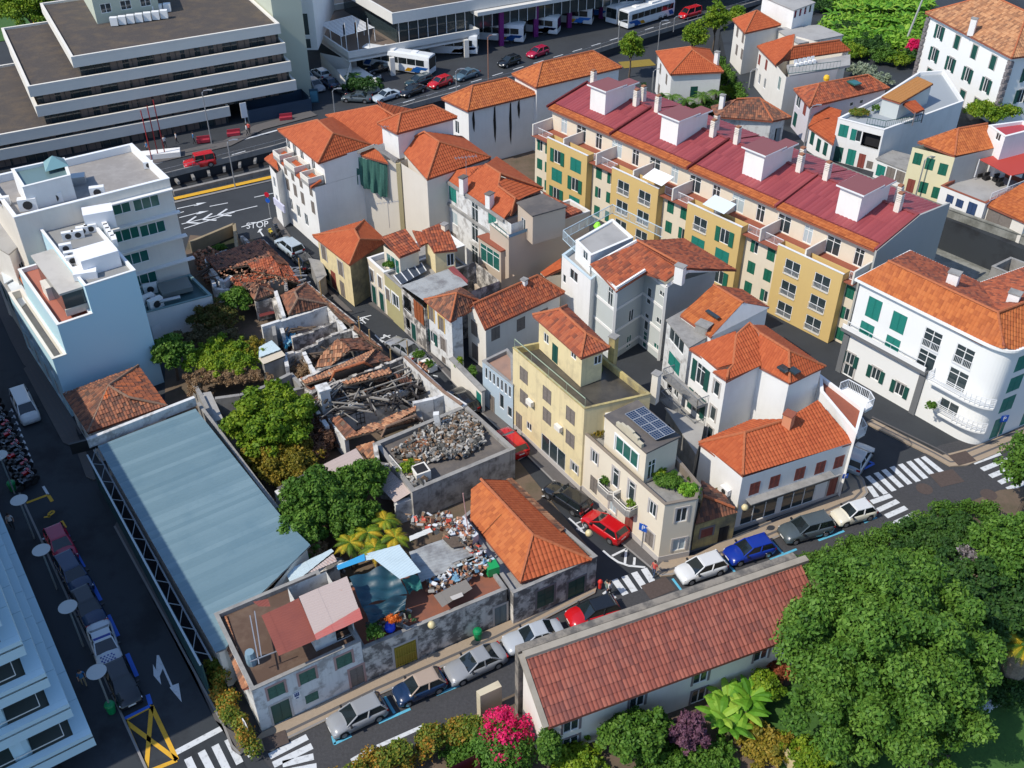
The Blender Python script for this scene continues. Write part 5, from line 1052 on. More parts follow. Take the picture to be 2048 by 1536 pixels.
BAND=mat('pale_grey_band',(0.72,0.68,0.60),0.8,stain=0.15,scol=(0.4,0.41,0.4),sscale=0.3,bump=0.06)
GRAV=mat('brown_gravel_roof',(0.085,0.07,0.06),0.95,stain=0.7,scol=(0.14,0.10,0.06),sscale=0.5,bump=0.8,fine=0.4)
lv=[(13.6,L0,0.0),(10.9,sz((11,185,590))[0],-0.4),(8.3,sz((11,235,722))[0],-0.8),(5.6,L0+34,-1.2),(2.9+AV-0.4,L0+34,-1.4)]
lv2=[(zt,L0,26),(None,None,None)]
CURT2=mat('tan_curtain_glass',(0.17,0.13,0.11),0.35,spec=0.6)
for k,(zz,Lk,f)in enumerate(lv):
 s0=-0.3*k if k<4 else sz((11,1510,762))[0]
 dep=26
 poly=[op(s0,f),op(Lk,f),op(Lk,dep),op(s0,dep)]
 mb=MB();mb.prism([p[:2]for p in poly],zz-1.15,zz-0.02);b_=mb.build('floor_band',BAND,h0)
 inn=inset(poly,0.35);slab('roof_surface',inn,zz-0.4+0.4,GRAV,b_)if k<4 else None
 mb=MB();m_=len(poly)
 for i in range(m_):
  a,b=poly[i],poly[(i+1)%m_];a2,b2=inn[i],inn[(i+1)%m_];mb.add([(a.x,a.y,zz+.3),(b.x,b.y,zz+.3),(b2.x,b2.y,zz+.3),(a2.x,a2.y,zz+.3),(a.x,a.y,zz-.05),(b.x,b.y,zz-.05),(b2.x,b2.y,zz-.05),(a2.x,a2.y,zz-.05)],[(0,1,2,3),(4,5,1,0),(6,7,3,2)])
 o=mb.build('roof_edge',BAND,b_)
 zl=(lv[k+1][0]+0.3)if k<4 else AV
 mb=MB();q=[op(s0+0.2,f+1.0),op(Lk-0.8,f+1.0),op(Lk-0.8,dep-0.5),op(s0+0.2,dep-0.5)];mb.prism([p[:2]for p in q],zl-0.25,zz-1.15);wb=mb.build('window_strip',GLASS,h0)
 s=s0+0.6;i=0
 while s<Lk-1.5 and s<75:
  if RNG.random()<0.62:
   w_=1.0+0.9*RNG.random();mb=MB();c=op(s+w_/2,f+0.98);mb.box((c.x,c.y,zl-0.2),(w_,0.03,zz-1.15-zl+0.2),math.atan2(d.y,d.x));mb.build('curtain',CURT2,wb)
  s+=1.95;i+=1
 mb=MB();s=s0+0.3
 while s<min(Lk-0.9,75):c=op(s,f+0.94);mb.box((c.x,c.y,zl-0.2),(0.07,0.1,zz-1.15-zl+0.2),math.atan2(d.y,d.x));s+=1.95/2
 o=mb.build('mullions',simple('dark_mullion',(0.05,0.05,0.05),0.5),wb);o['kind']='stuff'
for i in range(14):
 q=P((11,760+(i%7)*55+(0 if i<7 else 20),170-(i//7)*45-(i%7)*8),zt);mb=MB();mb.box((q.x,q.y,zt+0.1),(1.0,0.8,1.1),0.2);o=mb.build('air_conditioner',WHITE);mb=MB();mb.box((q.x-0.0,q.y-0.42,zt+0.25),(0.8,0.05,0.8),0.2);mb.build('fan_grille',simple('fan_blue_grey',(0.07,0.12,0.17),0.5),None)if 0 else None
 tagm(o,'white air conditioning unit in the cluster on the gravel roof of the banded office block','air conditioner','units on the office block roof')
z=17.5;h=House('green_tower','pale green plastered upper block with dark window band rising from the office roof','building',[P((11,530,-40),zt),P((11,645,160),zt),P((11,1060,90),zt),P((11,1010,-60),zt)],zt-0.1,z,mat('pale_green_render',(0.47,0.50,0.40),0.85,stain=0.1,scol=(0.4,0.42,0.35)));h.row(1,(11,700,55),(11,960,10),5,1.5,1.3,'glass');h.close()
z=16;q4=[P((592,225-40),AV),P((590,-60),AV)]
PG=MATS['pale_green_render']
A,B=P((11,1975,650),AV),P((11,1600,-20),zt)
a=op(-0.4,-0.8);h=House('stair_block','tall blank pale green stair block between banded office and bus station','building',[op(-0.3,4),op(-4.6,3.6),op(-4.6,30),op(-0.3,30)],AV,18,PG);h.close()
bw=House('blue_base_wall','dark blue painted ground floor wall with steps at the right end of the office block','wall',[op(7,-2.2),op(-2.5,-2.2),op(-2.5,2),op(7,2)],AV,AV+2.0,simple('navy_wall',(.02,.045,.08),.7));bw.close()
WB=mat('station_concrete',(0.66,0.64,0.59),0.8,stain=0.15,scol=(0.4,0.41,0.4),streak=0.15,bump=0.06)
zs=AV+hz((786,148),109,AV)-AV
A=P((12,648,345),zs+1.0);B=P((12,1515,190),zs+1.0);C=P((12,440,205),zs+1.0);d1=(B-A).normalized();d2=(C-A).normalized()
def sp(s,e,z=0):v=A+d1*s+d2*e;return Vector((v.x,v.y,z))
h0=root('bus_station','grey concrete bus station with long cantilever decks over parked coaches and a pergola terrace','building',(A.x,A.y,AV))
L1=(B-A).length;L2=(C-A).length
mb=MB();mb.prism([sp(0,0)[:2],sp(L1,0)[:2],sp(L1,L2+12)[:2],sp(0,L2+12)[:2]],zs-0.3,zs);mb.build('deck',WB,h0)
ring=[sp(0,0),sp(L1,0),sp(L1,L2+12),sp(0,L2+12)]
def fascia(r,z0,z1,t=0.3,name='fascia',m=WB):
 i2=inset(r,t);mb=MB()
 for i in range(len(r)):
  j=(i+1)%len(r);mb.prism([r[i][:2],r[j][:2],i2[j][:2],i2[i][:2]],z0,z1)
 return mb.build(name,m,h0)
fascia(ring,zs-0.6,zs+1.0);slab('terrace_floor',inset(ring,0.3),zs+0.02,mat('brown_deck',(0.17,0.13,0.10),0.8,fine=0.2),h0)
u0=onwall(sp(0,0),sp(L1,0),(12,900,270))[0]
zu=zs+4.2;r2_=[sp(u0+2,1.5),sp(L1+60,1.5),sp(L1+60,L2+12),sp(u0+2,L2+12)]
mb=MB();mb.prism([p[:2]for p in inset(r2_,1.2)],zs,zu-0.6);mb.build('window_wall',GLASS,h0)
fascia(r2_,zu-0.6,zu+1.1);mb=MB();mb.prism([p[:2]for p in inset(r2_,0.3)],zu-0.3,zu+0.5);mb.build('gravel_roof',GRAV,h0)
r3_=[sp(u0+14,7),sp(L1+60,7),sp(L1+60,L2+26),sp(u0+14,L2+26)];mb=MB();mb.prism([p[:2]for p in inset(r3_,1.0)],zu,zu+2.6);mb.build('window_wall',GLASS,h0);fascia(r3_,zu+2.4,zu+4.0);mb=MB();mb.prism([p[:2]for p in inset(r3_,0.3)],zu+2.6,zu+3.4);mb.build('gravel_roof',GRAV,h0)
mb=MB();mb.prism([sp(L1-0.05,0.4)[:2],sp(L1+60,0.4)[:2],sp(L1+60,L2+12)[:2],sp(L1-0.05,L2+12)[:2]],zs+2.9,zs+3.5);mb.build('canopy',WB,h0)
s=u0+3.5;ww=MB()
while s<L1+40:
 c=sp(s,2.55);ww.box((c.x,c.y,zs),(0.09,0.12,3.6),math.atan2(d1.y,d1.x));s+=1.7
o=ww.build('mullions',RAILW,h0);o['kind']='stuff'
PURP=simple('purple_column_paint',(0.17,0.01,0.15),0.5)
for(p,t,m_)in(((12,945,495),0,WB),((12,1430,375),0,WB),((12,690,450),0,WB),((12,1660,300),3.0,PURP),((12,1885,240),3.0,PURP),((13,455,180),3.0,PURP),((13,665,120),3.0,PURP),((13,235,240),3.0,PURP)):
 q=P(p,AV);mb=MB();mb.box((q.x,q.y,AV),(0.75,0.75,zs-0.3-AV+t),0.3);mb.build('column',m_,h0)
q=P((12,935,410),AV+0.0)
pz=zs+2.3;a,b,c=P((12,460,160),pz),P((12,600,240),pz),P((12,820,180),pz)
for i in range(14):t=i/13;mb=MB();mb.bar(a.lerp(b,t),a.lerp(b,t)+(c-b),0.28,0.06);mb.build('slat',WHITE,h0)
mb=MB()
for t in(0,0.5,1):
 for w in(0,1):v=a.lerp(b,t)+(c-b)*w;mb.bar(v,(v.x,v.y,zs),0.1)
o=mb.build('pergola_posts',WHITE,h0);o['kind']='stuff'
for(p,c1,c2)in(((12,640,320),(0.02,0.2,0.5),(0.6,0.5,0.02)),((12,715,305),(0.6,0.02,0.02),(0.02,0.25,0.08)),((12,790,290),(0.55,0.5,0.1),(0.05,0.1,0.4))):
 q=P(p,zs+1.0);mb=MB();mb.tube([(q.x,q.y,zs),(q.x,q.y,zs+5)],0.06,6);o=mb.build('flagpole',WHITE);mb=MB()
 V=[];
 for k in range(7):x=-0.5-k*0.09;V+=[(q.x+0.05*math.sin(k*1.3)-0.06*k,q.y+0.05,zs+4.8-k*0.03),(q.x+0.05*math.sin(k*1.3+1)-0.06*k,q.y+0.05,zs+3.3-k*0.08)]
 mb.add(V,[(2*k,2*k+1,2*k+3,2*k+2)for k in range(6)]+[(2*k+2,2*k+3,2*k+1,2*k)for k in range(6)]);mb.build('flag',simple('flag_%.2f'%c1[0],c1,0.8),o);tagm(o,{0:'flagpole with drooping blue and yellow flag at the left of the pergola terrace',1:'flagpole with red flag in the middle of the pergola terrace rail',2:'flagpole with yellow flag at the right of the pergola terrace rail'}[0 if c1[0]<0.1 else(1 if c1[0]==0.6 else 2)],'flag','flags on the bus station terrace')
z=15;h=House('arch_block','white wing with dark framed windows bridging the arched garage entrance beside the bus station','building',[P((12,262,330),AV+4),P((12,450,330),AV+4),P((12,560,60),AV+4),P((12,300,60),AV+4)],AV+4,14,WPLAST);h.win(0,[2.2,9.2],2.6,3.4,'shop');h.win(0,[2.2,6.2],2.6,1.6,'shop');h.close()
mb=MB();c0,c1=P((12,330,560),AV),P((12,560,470),AV)
P0,P1=P((12,280,395),AV+3.6),P((12,452,385),AV+3.6)
h=House('ramp_wall','white flank wall of the bus station beside the garage ramp','wall',[P((12,575,560),AV),P((12,640,640),AV),sp(0.8,1),P((12,460,330),AV+3)],AV,zs-0.6,WB);h.close()
q4=[P((12,575,500),AV),P((12,650,600),AV),P((12,730,640),AV),P((12,860,600),AV),P((12,850,560),AV),P((12,720,480),AV)]
mb=MB();mb.prism([v[:2]for v in q4],AV,AV+1.0);o=mb.build('planter_bed',WB);tagm(o,'white walled planter full of shrubs below the bus station terrace','planter')
for lab,L_,F_,R_,z in(('white windowless warehouse with orange hip roof and black damp streaks on its wall',(12,1272,652),(12,1440,732),(12,1895,622),8.2),('taller white warehouse with twin orange hip roofs beside the damp streaked one',(13,85,492),(13,240,577),(13,800,445),9.4)):
 q4=quad3(L_,F_,R_,z);h=House('warehouse',lab,'building',inset(q4,0.2),0,z,WPLAST,group=None)
 h.win(0,[2.5,5.0],0.9,1.8,'glass');h.close();hip(h.root,inset(q4,0.2),z,2.0,TORG,along=1,over=0.3,pw=0.3)
 if z<9:
  for k,(p,t)in enumerate((((12,1475,745),3.3),((12,1615,710),5.6),((12,1720,685),6.5),((12,1775,670),3.0))):
   a_,z_=onwall(h.E(1)[0],h.E(1)[1],p);A_,B_=h.E(1);c=A_+(B_-A_).normalized()*a_+h.nrm(1)*0.03;nn=(B_-A_).normalized();mb=MB();w_=0.22
   pts=[(-w_*0.4,z-0.5),(w_*0.5,z-0.3),(w_,z-t*0.6),(w_*0.4,z-t),(-w_*0.5,z-t*0.8),(-w_,z-t*0.4)];mb.add([(c.x+nn.x*x,c.y+nn.y*x,zz)for x,zz in pts],[tuple(range(6)),tuple(range(5,-1,-1))]);mb.build('damp_streak',simple('black_damp',(0.035,0.032,0.028),0.95),h.root)
h0=root('corner_flats','big white and cream block with many joined orange roofs, balconies and a green net','building',(-15,118,0))
def pz_(p,z0,t):return hz(p,t,z0)
zb=8.4;z1=11.3
fl=P((101,190,425),zb);fr=P((101,655,805),zb);fr2=P((101,745,740),zb)
up=[P((101,215,120),z1),P((101,700,520),z1),P((101,1335,300),z1),P((101,880,-40),z1)]
d=(fr-fl).normalized();nB=Vector((-d.y,d.x,0));nB=nB if nB.x>0 else-nB
lo=House('','','',[fl,fr,fr+nB*14,fl+nB*14],0,zb-0.1,WPLAST,under=h0,wname='wall')
for p in((101,300,555),(101,385,620),(101,485,700),(101,610,830)):lo.win(0,p,0.8,1.5,'shut',sh=GREYSH)
for p in((101,335,775),(101,425,850),(101,515,945),(101,640,1055)):lo.win(0,p,0.9,1.6,'shut',sh=GREYSH)
for p in((101,235,880),(101,375,1010),(101,465,1100),(101,560,1200)):lo.win(0,p,0.9,1.6,'glass')
for p in((101,270,1130),(101,370,1250),(101,450,1300),(101,540,1400)):lo.win(0,p,1.6,2.4,'shop',zb=0.3)
lo.close()
tiles(h0,[[fl-nB*0.4+Vector((0,0,0)),fr-nB*0.4,fr+nB*1.0+Vector((0,0,.5)),fl+nB*1.0+Vector((0,0,.5))]],TNEW,name='tile_band',pw=0.3)
for s0,s1 in((0.5,2.6),(3.8,7.0),(8.6,11.0)):
 LL=(fr-fl).length;s0*=LL/11.4;s1*=LL/11.4
 r=[fl+d*s0-nB*0.5,fl+d*s1-nB*0.5,fl+d*s1+nB*1.4,fl+d*s0+nB*1.4];mb=MB();mb.prism([v[:2]for v in r],zb-0.1,zb+0.35);b_=mb.build('balcony_floor',PAVER,h0);i2=inset(r,0.12);mb=MB()
 for i in range(4):j=(i+1)%4;mb.prism([r[i][:2],r[j][:2],i2[j][:2],i2[i][:2]],zb+0.351,zb+0.95)
 mb.build('balcony_parapet',CREAMW,b_)
ui=inset(up,0.45);ui=[fl+nB*1.5+d*0.2,fr+nB*1.5-d*0.05,fr+nB*13,fl+nB*13]
uu=House('','','',ui,zb-0.1,z1-0.02,WPLAST,under=h0,wname='upper_wall')
for p in((101,330,290),(101,415,350),(101,505,430),(101,645,560)):uu.win(0,p,0.9,1.9,'glass')
uu.close()
rz=z1+2.1;ra,rb=P((101,690,5),rz),P((101,878,165),rz)
tiles(h0,[[up[0],up[1],rb,ra]],TNEW,[(ra,rb),(up[1],rb)],pw=0.3);tiles(h0,[[up[1],up[2],rb]],TNEW,[(rb,up[2])],pw=0.3);tiles(h0,[[up[2],up[3],ra,rb]],TNEW,[(up[0],ra)],pw=0.3)
CRW=mat('cream_side_render',(0.66,0.61,0.53),0.85,stain=0.2,scol=(0.5,0.45,0.38),sscale=0.3,streak=0.15,bump=0.06)
tp=[P((101,50,465),7.3),P((101,110,560),7.3),P((101,225,610),7.3),P((101,190,450),7.3)];tu=House('','','',[P((101,112,545),7.3),P((101,190,640),7.3),P((101,300,560),7.3),P((101,200,440),7.3)],0,7.25,WPLAST,under=h0,wname='turret_wall')
tu.win(0,[1.2,5.6],0.8,1.4,'glass');tu.win(0,[1.2,3.2],0.8,1.4,'glass');tu.close();tiles(h0,[[tp[0],tp[2],tp[3]+Vector((0,0,.8))]],TNEW,pw=0.3)
mb=MB();a_,b_=P((101,190,965),3.1),P((101,315,1075),3.1);mb.bar(a_-nB*0.2,b_-nB*0.2,0.2,0.9);mb.build('shop_sign',simple('lilac_sign',(0.55,0.55,0.68),0.6),h0)
zB=10.6
wB=[P((101,1130,420),zB),P((101,1640,485),zB),P((101,2005,710),10.4),P((101,2048,700),10.4)]
def wing(poly,z,m=CRW,name='wing_wall',z0=0):w=House('','','',poly,z0,z,m,under=h0,wname=name);w.close();return w
a,b=P((101,1150,415),zB),P((101,1665,500),zB);c,e_=P((101,2008,712),zB),P((102,215,320),10.0)
back=nB*8
wing([a,b,b+back,a+back],zB);wing([b,c,c+back,b+back],zB-0.001);wing([c,P((102,235,318),zB-0.5),P((102,235,318),zB-0.5)+back,c+back],zB-0.5)
w_=[P((101,1150,405),zB+.02),P((101,1545,520),zB+.02),P((101,1385,315),zB+1.3)];tiles(h0,[w_],TNEW,pw=0.3)
mb=MB();mb.bar(P((101,1385,310),zB+1.5),P((101,1650,490),zB+0.2),0.5,0.3);mb.bar(P((101,1130,405),zB+.2),P((101,1385,305),zB+1.5),0.3,0.3);o=mb.build('roof_gutter',CONC,h0);o['kind']='stuff'
mb=MB();mb.bar(P((101,1665,515),zB),P((101,1665,515),zB)*1.0-Vector((0,0,zB)),0.5);mb.build('downpipe_band',mat('khaki_band',(0.42,0.36,0.20),0.85),h0)
A_,B_=a,b;dd=(b-a).normalized();no=Vector((dd.y,-dd.x,0));no=no if no.y<0 else-no;V=[];nx,nz=26,14
z_t=zB-0.1;s0_,_=onwall(a,b,(101,1165,450));s1_,_=onwall(a,b,(101,1545,540));z_b=onwall(a,b,(101,1165,740))[1]
for j in range(nz+1):
 for i in range(nx+1):
  u=i/nx;v=j/nz;s_=s0_+(s1_-s0_)*u*(1-0.05*v);zz=z_t-0.4*u+(z_b-z_t)*v*(1+0.25*u*u)-0.3*math.sin(u*3)*v
  q=a+dd*s_+no*(0.25+0.16*math.sin(u*23+v*2)*(0.3+v)+0.1*math.sin(u*57)+0.25*v);V.append((q.x,q.y,zz))
mb=MB();mb.add(V,[(j*(nx+1)+i,j*(nx+1)+i+1,(j+1)*(nx+1)+i+1,(j+1)*(nx+1)+i)for j in range(nz)for i in range(nx)]);o=mb.build('green_net',mat('green_shade_net',(0.045,0.15,0.12),0.8,fine=0.4),None,smooth=True);tagm(o,'dark green shade net hanging over the cream wall of the big corner flats','net')
zC=11.3
v=[P((12,500,765),zC),P((12,790,960),zC-0.6),P((12,985,965),zC-0.6),P((12,1100,745),zC-0.6),P((12,840,700),zC+2.0),P((12,965,775),zC+2.0),P((12,935,655),zC+2.6),P((12,600,720),zC)]
tiles(h0,[[v[0],v[1],v[2],v[5],v[4]]],TNEW,[(v[4],v[5]),(v[0],v[4])],pw=0.3);tiles(h0,[[v[2],v[3],v[6],v[4],v[5]]],TNEW,pw=0.3)
wing([P((12,520,780),zC),P((12,800,970),zC-.6),P((12,980,975),zC-.6),P((12,1090,760),zC-.6),P((12,930,670),zC)],zC-0.9,WPLAST)
zc1=13.6;tq=quad3((12,840,815),(12,970,882),(12,1370,775),zc1);t_=House('','','',inset(tq,0.35),zC-1,zc1-0.02,WPLAST,under=h0,wname='tower_wall');t_.close();hip(h0,inset(tq,0.35),zc1,1.3,TNEW,along=1,over=0.35,pw=0.3)
zD=10.8;dv=[P((12,975,965),zD),P((12,1170,1185),zD),P((12,1590,1040),zD),P((12,1400,900),zD)];rz=zD+2.5;r0,r1=P((12,1150,872),rz),P((12,1250,940),rz)
tiles(h0,[[dv[0],dv[1],r1,r0]],TNEW,[(r0,r1),(dv[1],r1)],pw=0.3);tiles(h0,[[dv[1],dv[2],r1]],TNEW,[(r1,dv[2])],pw=0.3);tiles(h0,[[dv[2],dv[3],r0,r1]],TNEW,pw=0.3);tiles(h0,[[dv[3],dv[0],r0]],TNEW,[(dv[0],r0)],pw=0.3)
wing([dv[0],dv[1],dv[2]-nB*0.3,dv[3]],zD-0.1)
zE=9.8;A,B=P((102,228,290),zE),P((102,1020,835),zE);dE=(B-A).normalized();nE=Vector((-dE.y,dE.x,0));nE=nE if nE.x>0 else-nE
h=House('tenement','old white tenement with stained eaves, green shutters, dark loggias and an orange hip roof','building',[A,B+dE*1.2,B+dE*1.2+nE*7,A+nE*7],0,zE-0.02,RUINW)
for p in((102,395,540),(102,870,830)):h.win(0,p,1.5,1.7,'shut',sh=TEAL)
for p in((102,660,760),(102,660,990),(102,660,1270)):h.win(0,p,1.3,2.4,'glass')
h.win(0,(102,410,820),1.5,1.6,'curt');h.win(0,(102,275,440),1.0,1.5,'glass');h.win(0,(102,290,740),0.8,1.7,'glass');h.win(0,(102,405,1070),1.2,1.6,'shut',sh=GREYSH);h.close()
mb=MB()
for zz in(zE-0.15,zE-2.8):mb.bar(A-nE*0.12+Vector((0,0,zz-zE)),B-nE*0.12+Vector((0,0,zz-zE)),0.25,0.3)
o=mb.build('cornice',CONC,h.root);o['kind']='stuff'
rz=zE+2.2;v=[P((102,790,175),rz),P((102,970,288),rz),P((102,945,440),rz-0.7),P((102,1150,590),rz-0.7)]
e0,e1,e2=P((102,225,288),zE),P((102,1012,818),zE),P((102,1090,790),zE)
tiles(h.root,[[e0,e1,e2,v[3],v[2],v[1],v[0]]],TNEW,[(v[0],v[1]),(v[1],v[2]),(v[2],v[3]),(v[3],e2)],pw=0.3)
e3,e4,e5=P((102,1480,462),zE),P((102,1260,610),zE),P((102,920,80),zE)
tiles(h.root,[[e4,e3,v[1],v[2],v[3]]],TNEW,[(v[1],e3)],pw=0.3);tiles(h.root,[[e3,e5,v[0],v[1]]],TNEW,pw=0.3);tiles(h.root,[[e2,e4,v[3]]],TNEW,pw=0.3)
chimney(h.root,(102,525,470),zE+0.4,1.4,0.6,0.8,capm=CONCD);chimney(h.root,(102,840,650),zE+0.4,1.2,0.6,0.8,capm=CONCD)
zg=9.6;q4=[P((102,1180,645),zg+1.6),P((102,1360,800),zg+1.6),P((102,1755,690),zg+1.6),P((102,1475,545),zg+1.6)]
zt_=7.9;A=P((102,840,895),zt_+0.9);B=P((102,1070,1050),zt_+0.9);C=P((102,2048,740),zt_+0.9)
h=House('beige_house','modern beige house with stepped roof terraces, blue canopy and tall green curtained windows','building',[A,B,C,A+C-B],0,zt_+0.9,BEIGE,par=0.9,roofm=TERR,copem=CREAMW);h.close()
zf=6.9;F0,F1,F2=P((102,705,1050),zf),P((102,975,1225),zf),P((102,1100,1185),zf);fw=House('','','',[F0,F1,F1+(F2-F1)*1.0,F0+(F2-F1)],0,zf,BEIGE,under=h.root,wname='front_bay_wall',roofm=TERR)
fw.win(0,(102,840,1290),3.4,2.2,'gg');fw.close()
G0,G1,G2=P((22,1435,510),2.9),P((22,1575,660),2.9),P((22,1740,590),2.9);gw=House('','','',[G0,G1,G2,G0+G2-G1],0,2.9,BEIGE,under=h.root,wname='terrace_wall',par=0.8,roofm=PAVER);gw.close()
fw2=House('','','',[P((22,1520,430),4.2)+Vector((0,0,0)),P((22,1660,530),4.2),P((22,1750,500),4.2),P((22,1600,400),4.2)],0,4.2,BEIGE,under=h.root,wname='ground_bay_wall');fw2.win(0,[1.9,3.0],3.0,1.8,'gg');fw2.close()
tq=House('','','',q4,zt_,zg+1.6,BEIGE,under=h.root,wname='roof_room_wall',roofm=CONCD);tq.win(0,[1.2,zt_+1.2],0.9,1.9,'glass');tq.close()
tiles(h.root,[[P((102,1745,820),zt_+1.2),P((102,1960,740),zt_+1.2),P((102,1540,490),zt_+2.4),P((102,1480,540),zt_+1.6)]],TMID,pw=0.3)
mb=MB();cq=[P((102,1075,1060),zt_+1.0),P((102,1350,960),zt_+1.0),P((102,1330,930),zt_+1.4),P((102,1070,1020),zt_+1.4)];mb.add(cq,[(0,1,2,3)]);mb.build('blue_canopy',simple('grey_blue_canvas',(0.14,0.26,0.36),0.6),h.root)
railing(h.root,[P((102,845,900),zt_+.9),P((102,1040,1060),zt_+.9)],zt_+.9,0.6,GLASSG,gap=1.0)
z=4.6;mb=MB();q=[P((102,1450,1480),z),P((102,1500,1530),z),P((102,1700,1500),z),P((102,1700,1400),z)];h=House('back_shed','small cream back house with orange lean-to roof behind the long weathered roof','shed',q,0,z,CREAM);h.close();tiles(h.root,[[q[0],q[1],q[2]+Vector((0,0,.7)),q[3]+Vector((0,0,1))]],TNEW,pw=0.3)
z=14.6;FRp,FLp,BRp=P((11,1118,1180),z),P((11,92,1440),z),P((11,872,950),z);BL_=FLp+(BRp-FRp)
h=House('cream_office','cream office building with flat tiled roof and green glass window bands','building',[FLp,FRp,BRp,BL_],0,z,CREAMW,par=0.7,pt=0.35,roofm=mat('grey_paving_roof',(0.27,0.25,0.23),0.85,stain=0.6,scol=(0.40,0.38,0.35),sscale=0.9,bump=0.2),copem=WHITE)
A,B=h.E(0)
for p0,p1 in(((11,775,1380),(11,968,1340)),((21,835,230),(21,1010,190)),((21,900,385),(21,1052,345)),((21,955,525),(21,1090,492))):
 for p in(p0,p1):h.win(0,p,2.65,1.35,'gg',trim=None)
h.close()
d=(B-A).normalized();nn=h.nrm(0)
for p in((11,870,1320),(21,925,150),(21,975,305),(21,1030,455)):
 a_,zz=onwall(A,B,p);c=A+d*a_+nn*0.3;mb=MB();mb.box((c.x,c.y,zz+0.15),(8.2,0.6,0.14),math.atan2(d.y,d.x));mb.build('sun_shelf',WPLAST,h.root)
q4=[P((11,150,1310),z+1.6),P((11,500,1235),z+1.6),P((11,440,1100),z+1.6),P((11,55,1105),z+1.6)]
q4=[P((11,150,1240),z+1.8),P((11,465,1160),z+1.8),P((11,425,1045),z+1.8),P((11,75,1120),z+1.8)]
u=House('','','',q4,z-0.7,z+1.8,WPLAST,under=h.root,wname='roof_room_wall',par=0.25,roofm=mat('teal_glass_roof',(0.13,0.2,0.2),0.35));u.close()
a,b,c,e=[P(p,z+1.9)for p in((11,300,1135),(11,455,1095),(11,420,1045),(11,285,1070))];pk=(a+c)/2+Vector((0,0,1.0));mb=MB();mb.add([a,b,c,e,pk],[(0,1,4),(1,2,4),(2,3,4),(3,0,4)]);mb.build('glass_lantern',simple('pale_teal_glass',(0.2,0.36,0.38),0.15),h.root)
for p,s_ in(((11,195,1380),1.7),((11,290,1350),1.3),((11,370,1330),1.5),((11,30,1350),1.2),((11,985,1105),1.0),((11,650,1290),1.4)):q=P(p,z-0.6);acunit(h.root,q,z-0.65,0.3,s_)
q=P((11,515,1200),z-0.6);mb=MB();mb.box((q.x,q.y,z-.7),(1.6,1.2,0.8),0.3);mb.build('duct',METAL,h.root)
z=9.5;lq=[P((21,290,300),z),P((21,185,190),z),P((21,545,70),z),P((21,640,180),z)]
h2=House('link_block','lower block with brown sloping sheet roof between cream office and white stepped block','building',lq,0,z,CREAMW);h2.close();tiles(h2.root,[[lq[0],lq[3],lq[2]+Vector((0,0,.8)),lq[1]+Vector((0,0,.8))]],mat('brown_sheet',(0.27,0.09,0.055),0.7,attr=((0.25,0.08,0.05),(0.3,0.10,0.06))),amp=0.02,pl=3)
z=3.6;tq=[P((21,955,750),z),P((21,1400,632),z),P((21,1255,492),z),P((21,925,590),z)]
h3=House('teal_annex','low annex with flat teal roof, ducts and air conditioner behind the white stepped block','building',tq,0,z,WPLAST,par=0.35,roofm=mat('teal_membrane',(0.045,0.10,0.105),0.6,stain=0.4,scol=(0.08,0.13,0.13)),copem=simple('teal_coping',(0.16,0.26,0.26),0.6));h3.close()
acunit(h3.root,P((21,995,590),z),z-0.35,0.35,1.4);q=P((21,1160,590),z);mb=MB();mb.box((q.x,q.y,z),(3.2,2.4,0.5),0.5);mb.build('roof_hatch',simple('grey_box',(0.16,0.18,0.17),0.7),h3.root)
mb=MB();mb.tube([P((21,1010,625),z+.3),P((21,1060,670),z+.3),P((21,1190,640),z+.3)],0.2,8);mb.build('duct',METAL,h3.root)
for p in((21,975,670),(21,1030,690)):acunit(h3.root,P(p,z),z-0.35,0.8,1.5)
z=12.76;A=P((109,1020,562),z);B=P((109,1632,368),z);d=(B-A).normalized();n=Vector((-d.y,d.x,0));n=n if n.y>0 else-n
L1=(B-A).length;sM,zM=onwall(A,B,(109,690,1030));sL,zL=onwall(A,B,(109,632,1440));sM2,zM2=onwall(A,B,(109,1100,890))
print('stepped block',L1,sM,zM,sL,zL,sM2,zM2)
w=lambda s,e:A+d*s+n*e
BW=mat('shade_tinted_white_render',(0.48,0.70,0.79),0.85,stain=0.12,scol=(0.30,0.62,0.78),sscale=0.3,bump=0.05)  # white render; the blue of its shade is put into the colour
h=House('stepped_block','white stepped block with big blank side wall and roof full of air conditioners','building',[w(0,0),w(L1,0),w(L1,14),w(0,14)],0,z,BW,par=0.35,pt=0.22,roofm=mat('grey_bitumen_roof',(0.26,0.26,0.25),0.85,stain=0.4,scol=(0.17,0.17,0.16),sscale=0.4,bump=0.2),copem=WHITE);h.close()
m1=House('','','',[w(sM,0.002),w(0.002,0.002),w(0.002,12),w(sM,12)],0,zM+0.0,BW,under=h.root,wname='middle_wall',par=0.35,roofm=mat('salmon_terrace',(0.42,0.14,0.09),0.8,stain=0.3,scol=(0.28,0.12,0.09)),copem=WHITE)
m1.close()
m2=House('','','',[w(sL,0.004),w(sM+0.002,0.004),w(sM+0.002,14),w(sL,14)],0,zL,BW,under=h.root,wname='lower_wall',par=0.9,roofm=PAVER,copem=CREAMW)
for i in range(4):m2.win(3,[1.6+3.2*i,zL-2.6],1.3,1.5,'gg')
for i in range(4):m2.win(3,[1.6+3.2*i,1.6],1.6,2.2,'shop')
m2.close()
mb=MB();pl_=[w(-0.2,0),w(-0.2,0.01)];mb.prism([w(-1.9,1.0)[:2],w(-0.01,1.0)[:2],w(-0.01,9)[:2],w(-1.9,9)[:2]],zM,z-0.6);mb.build('glazed_bay',GLASS,h.root)
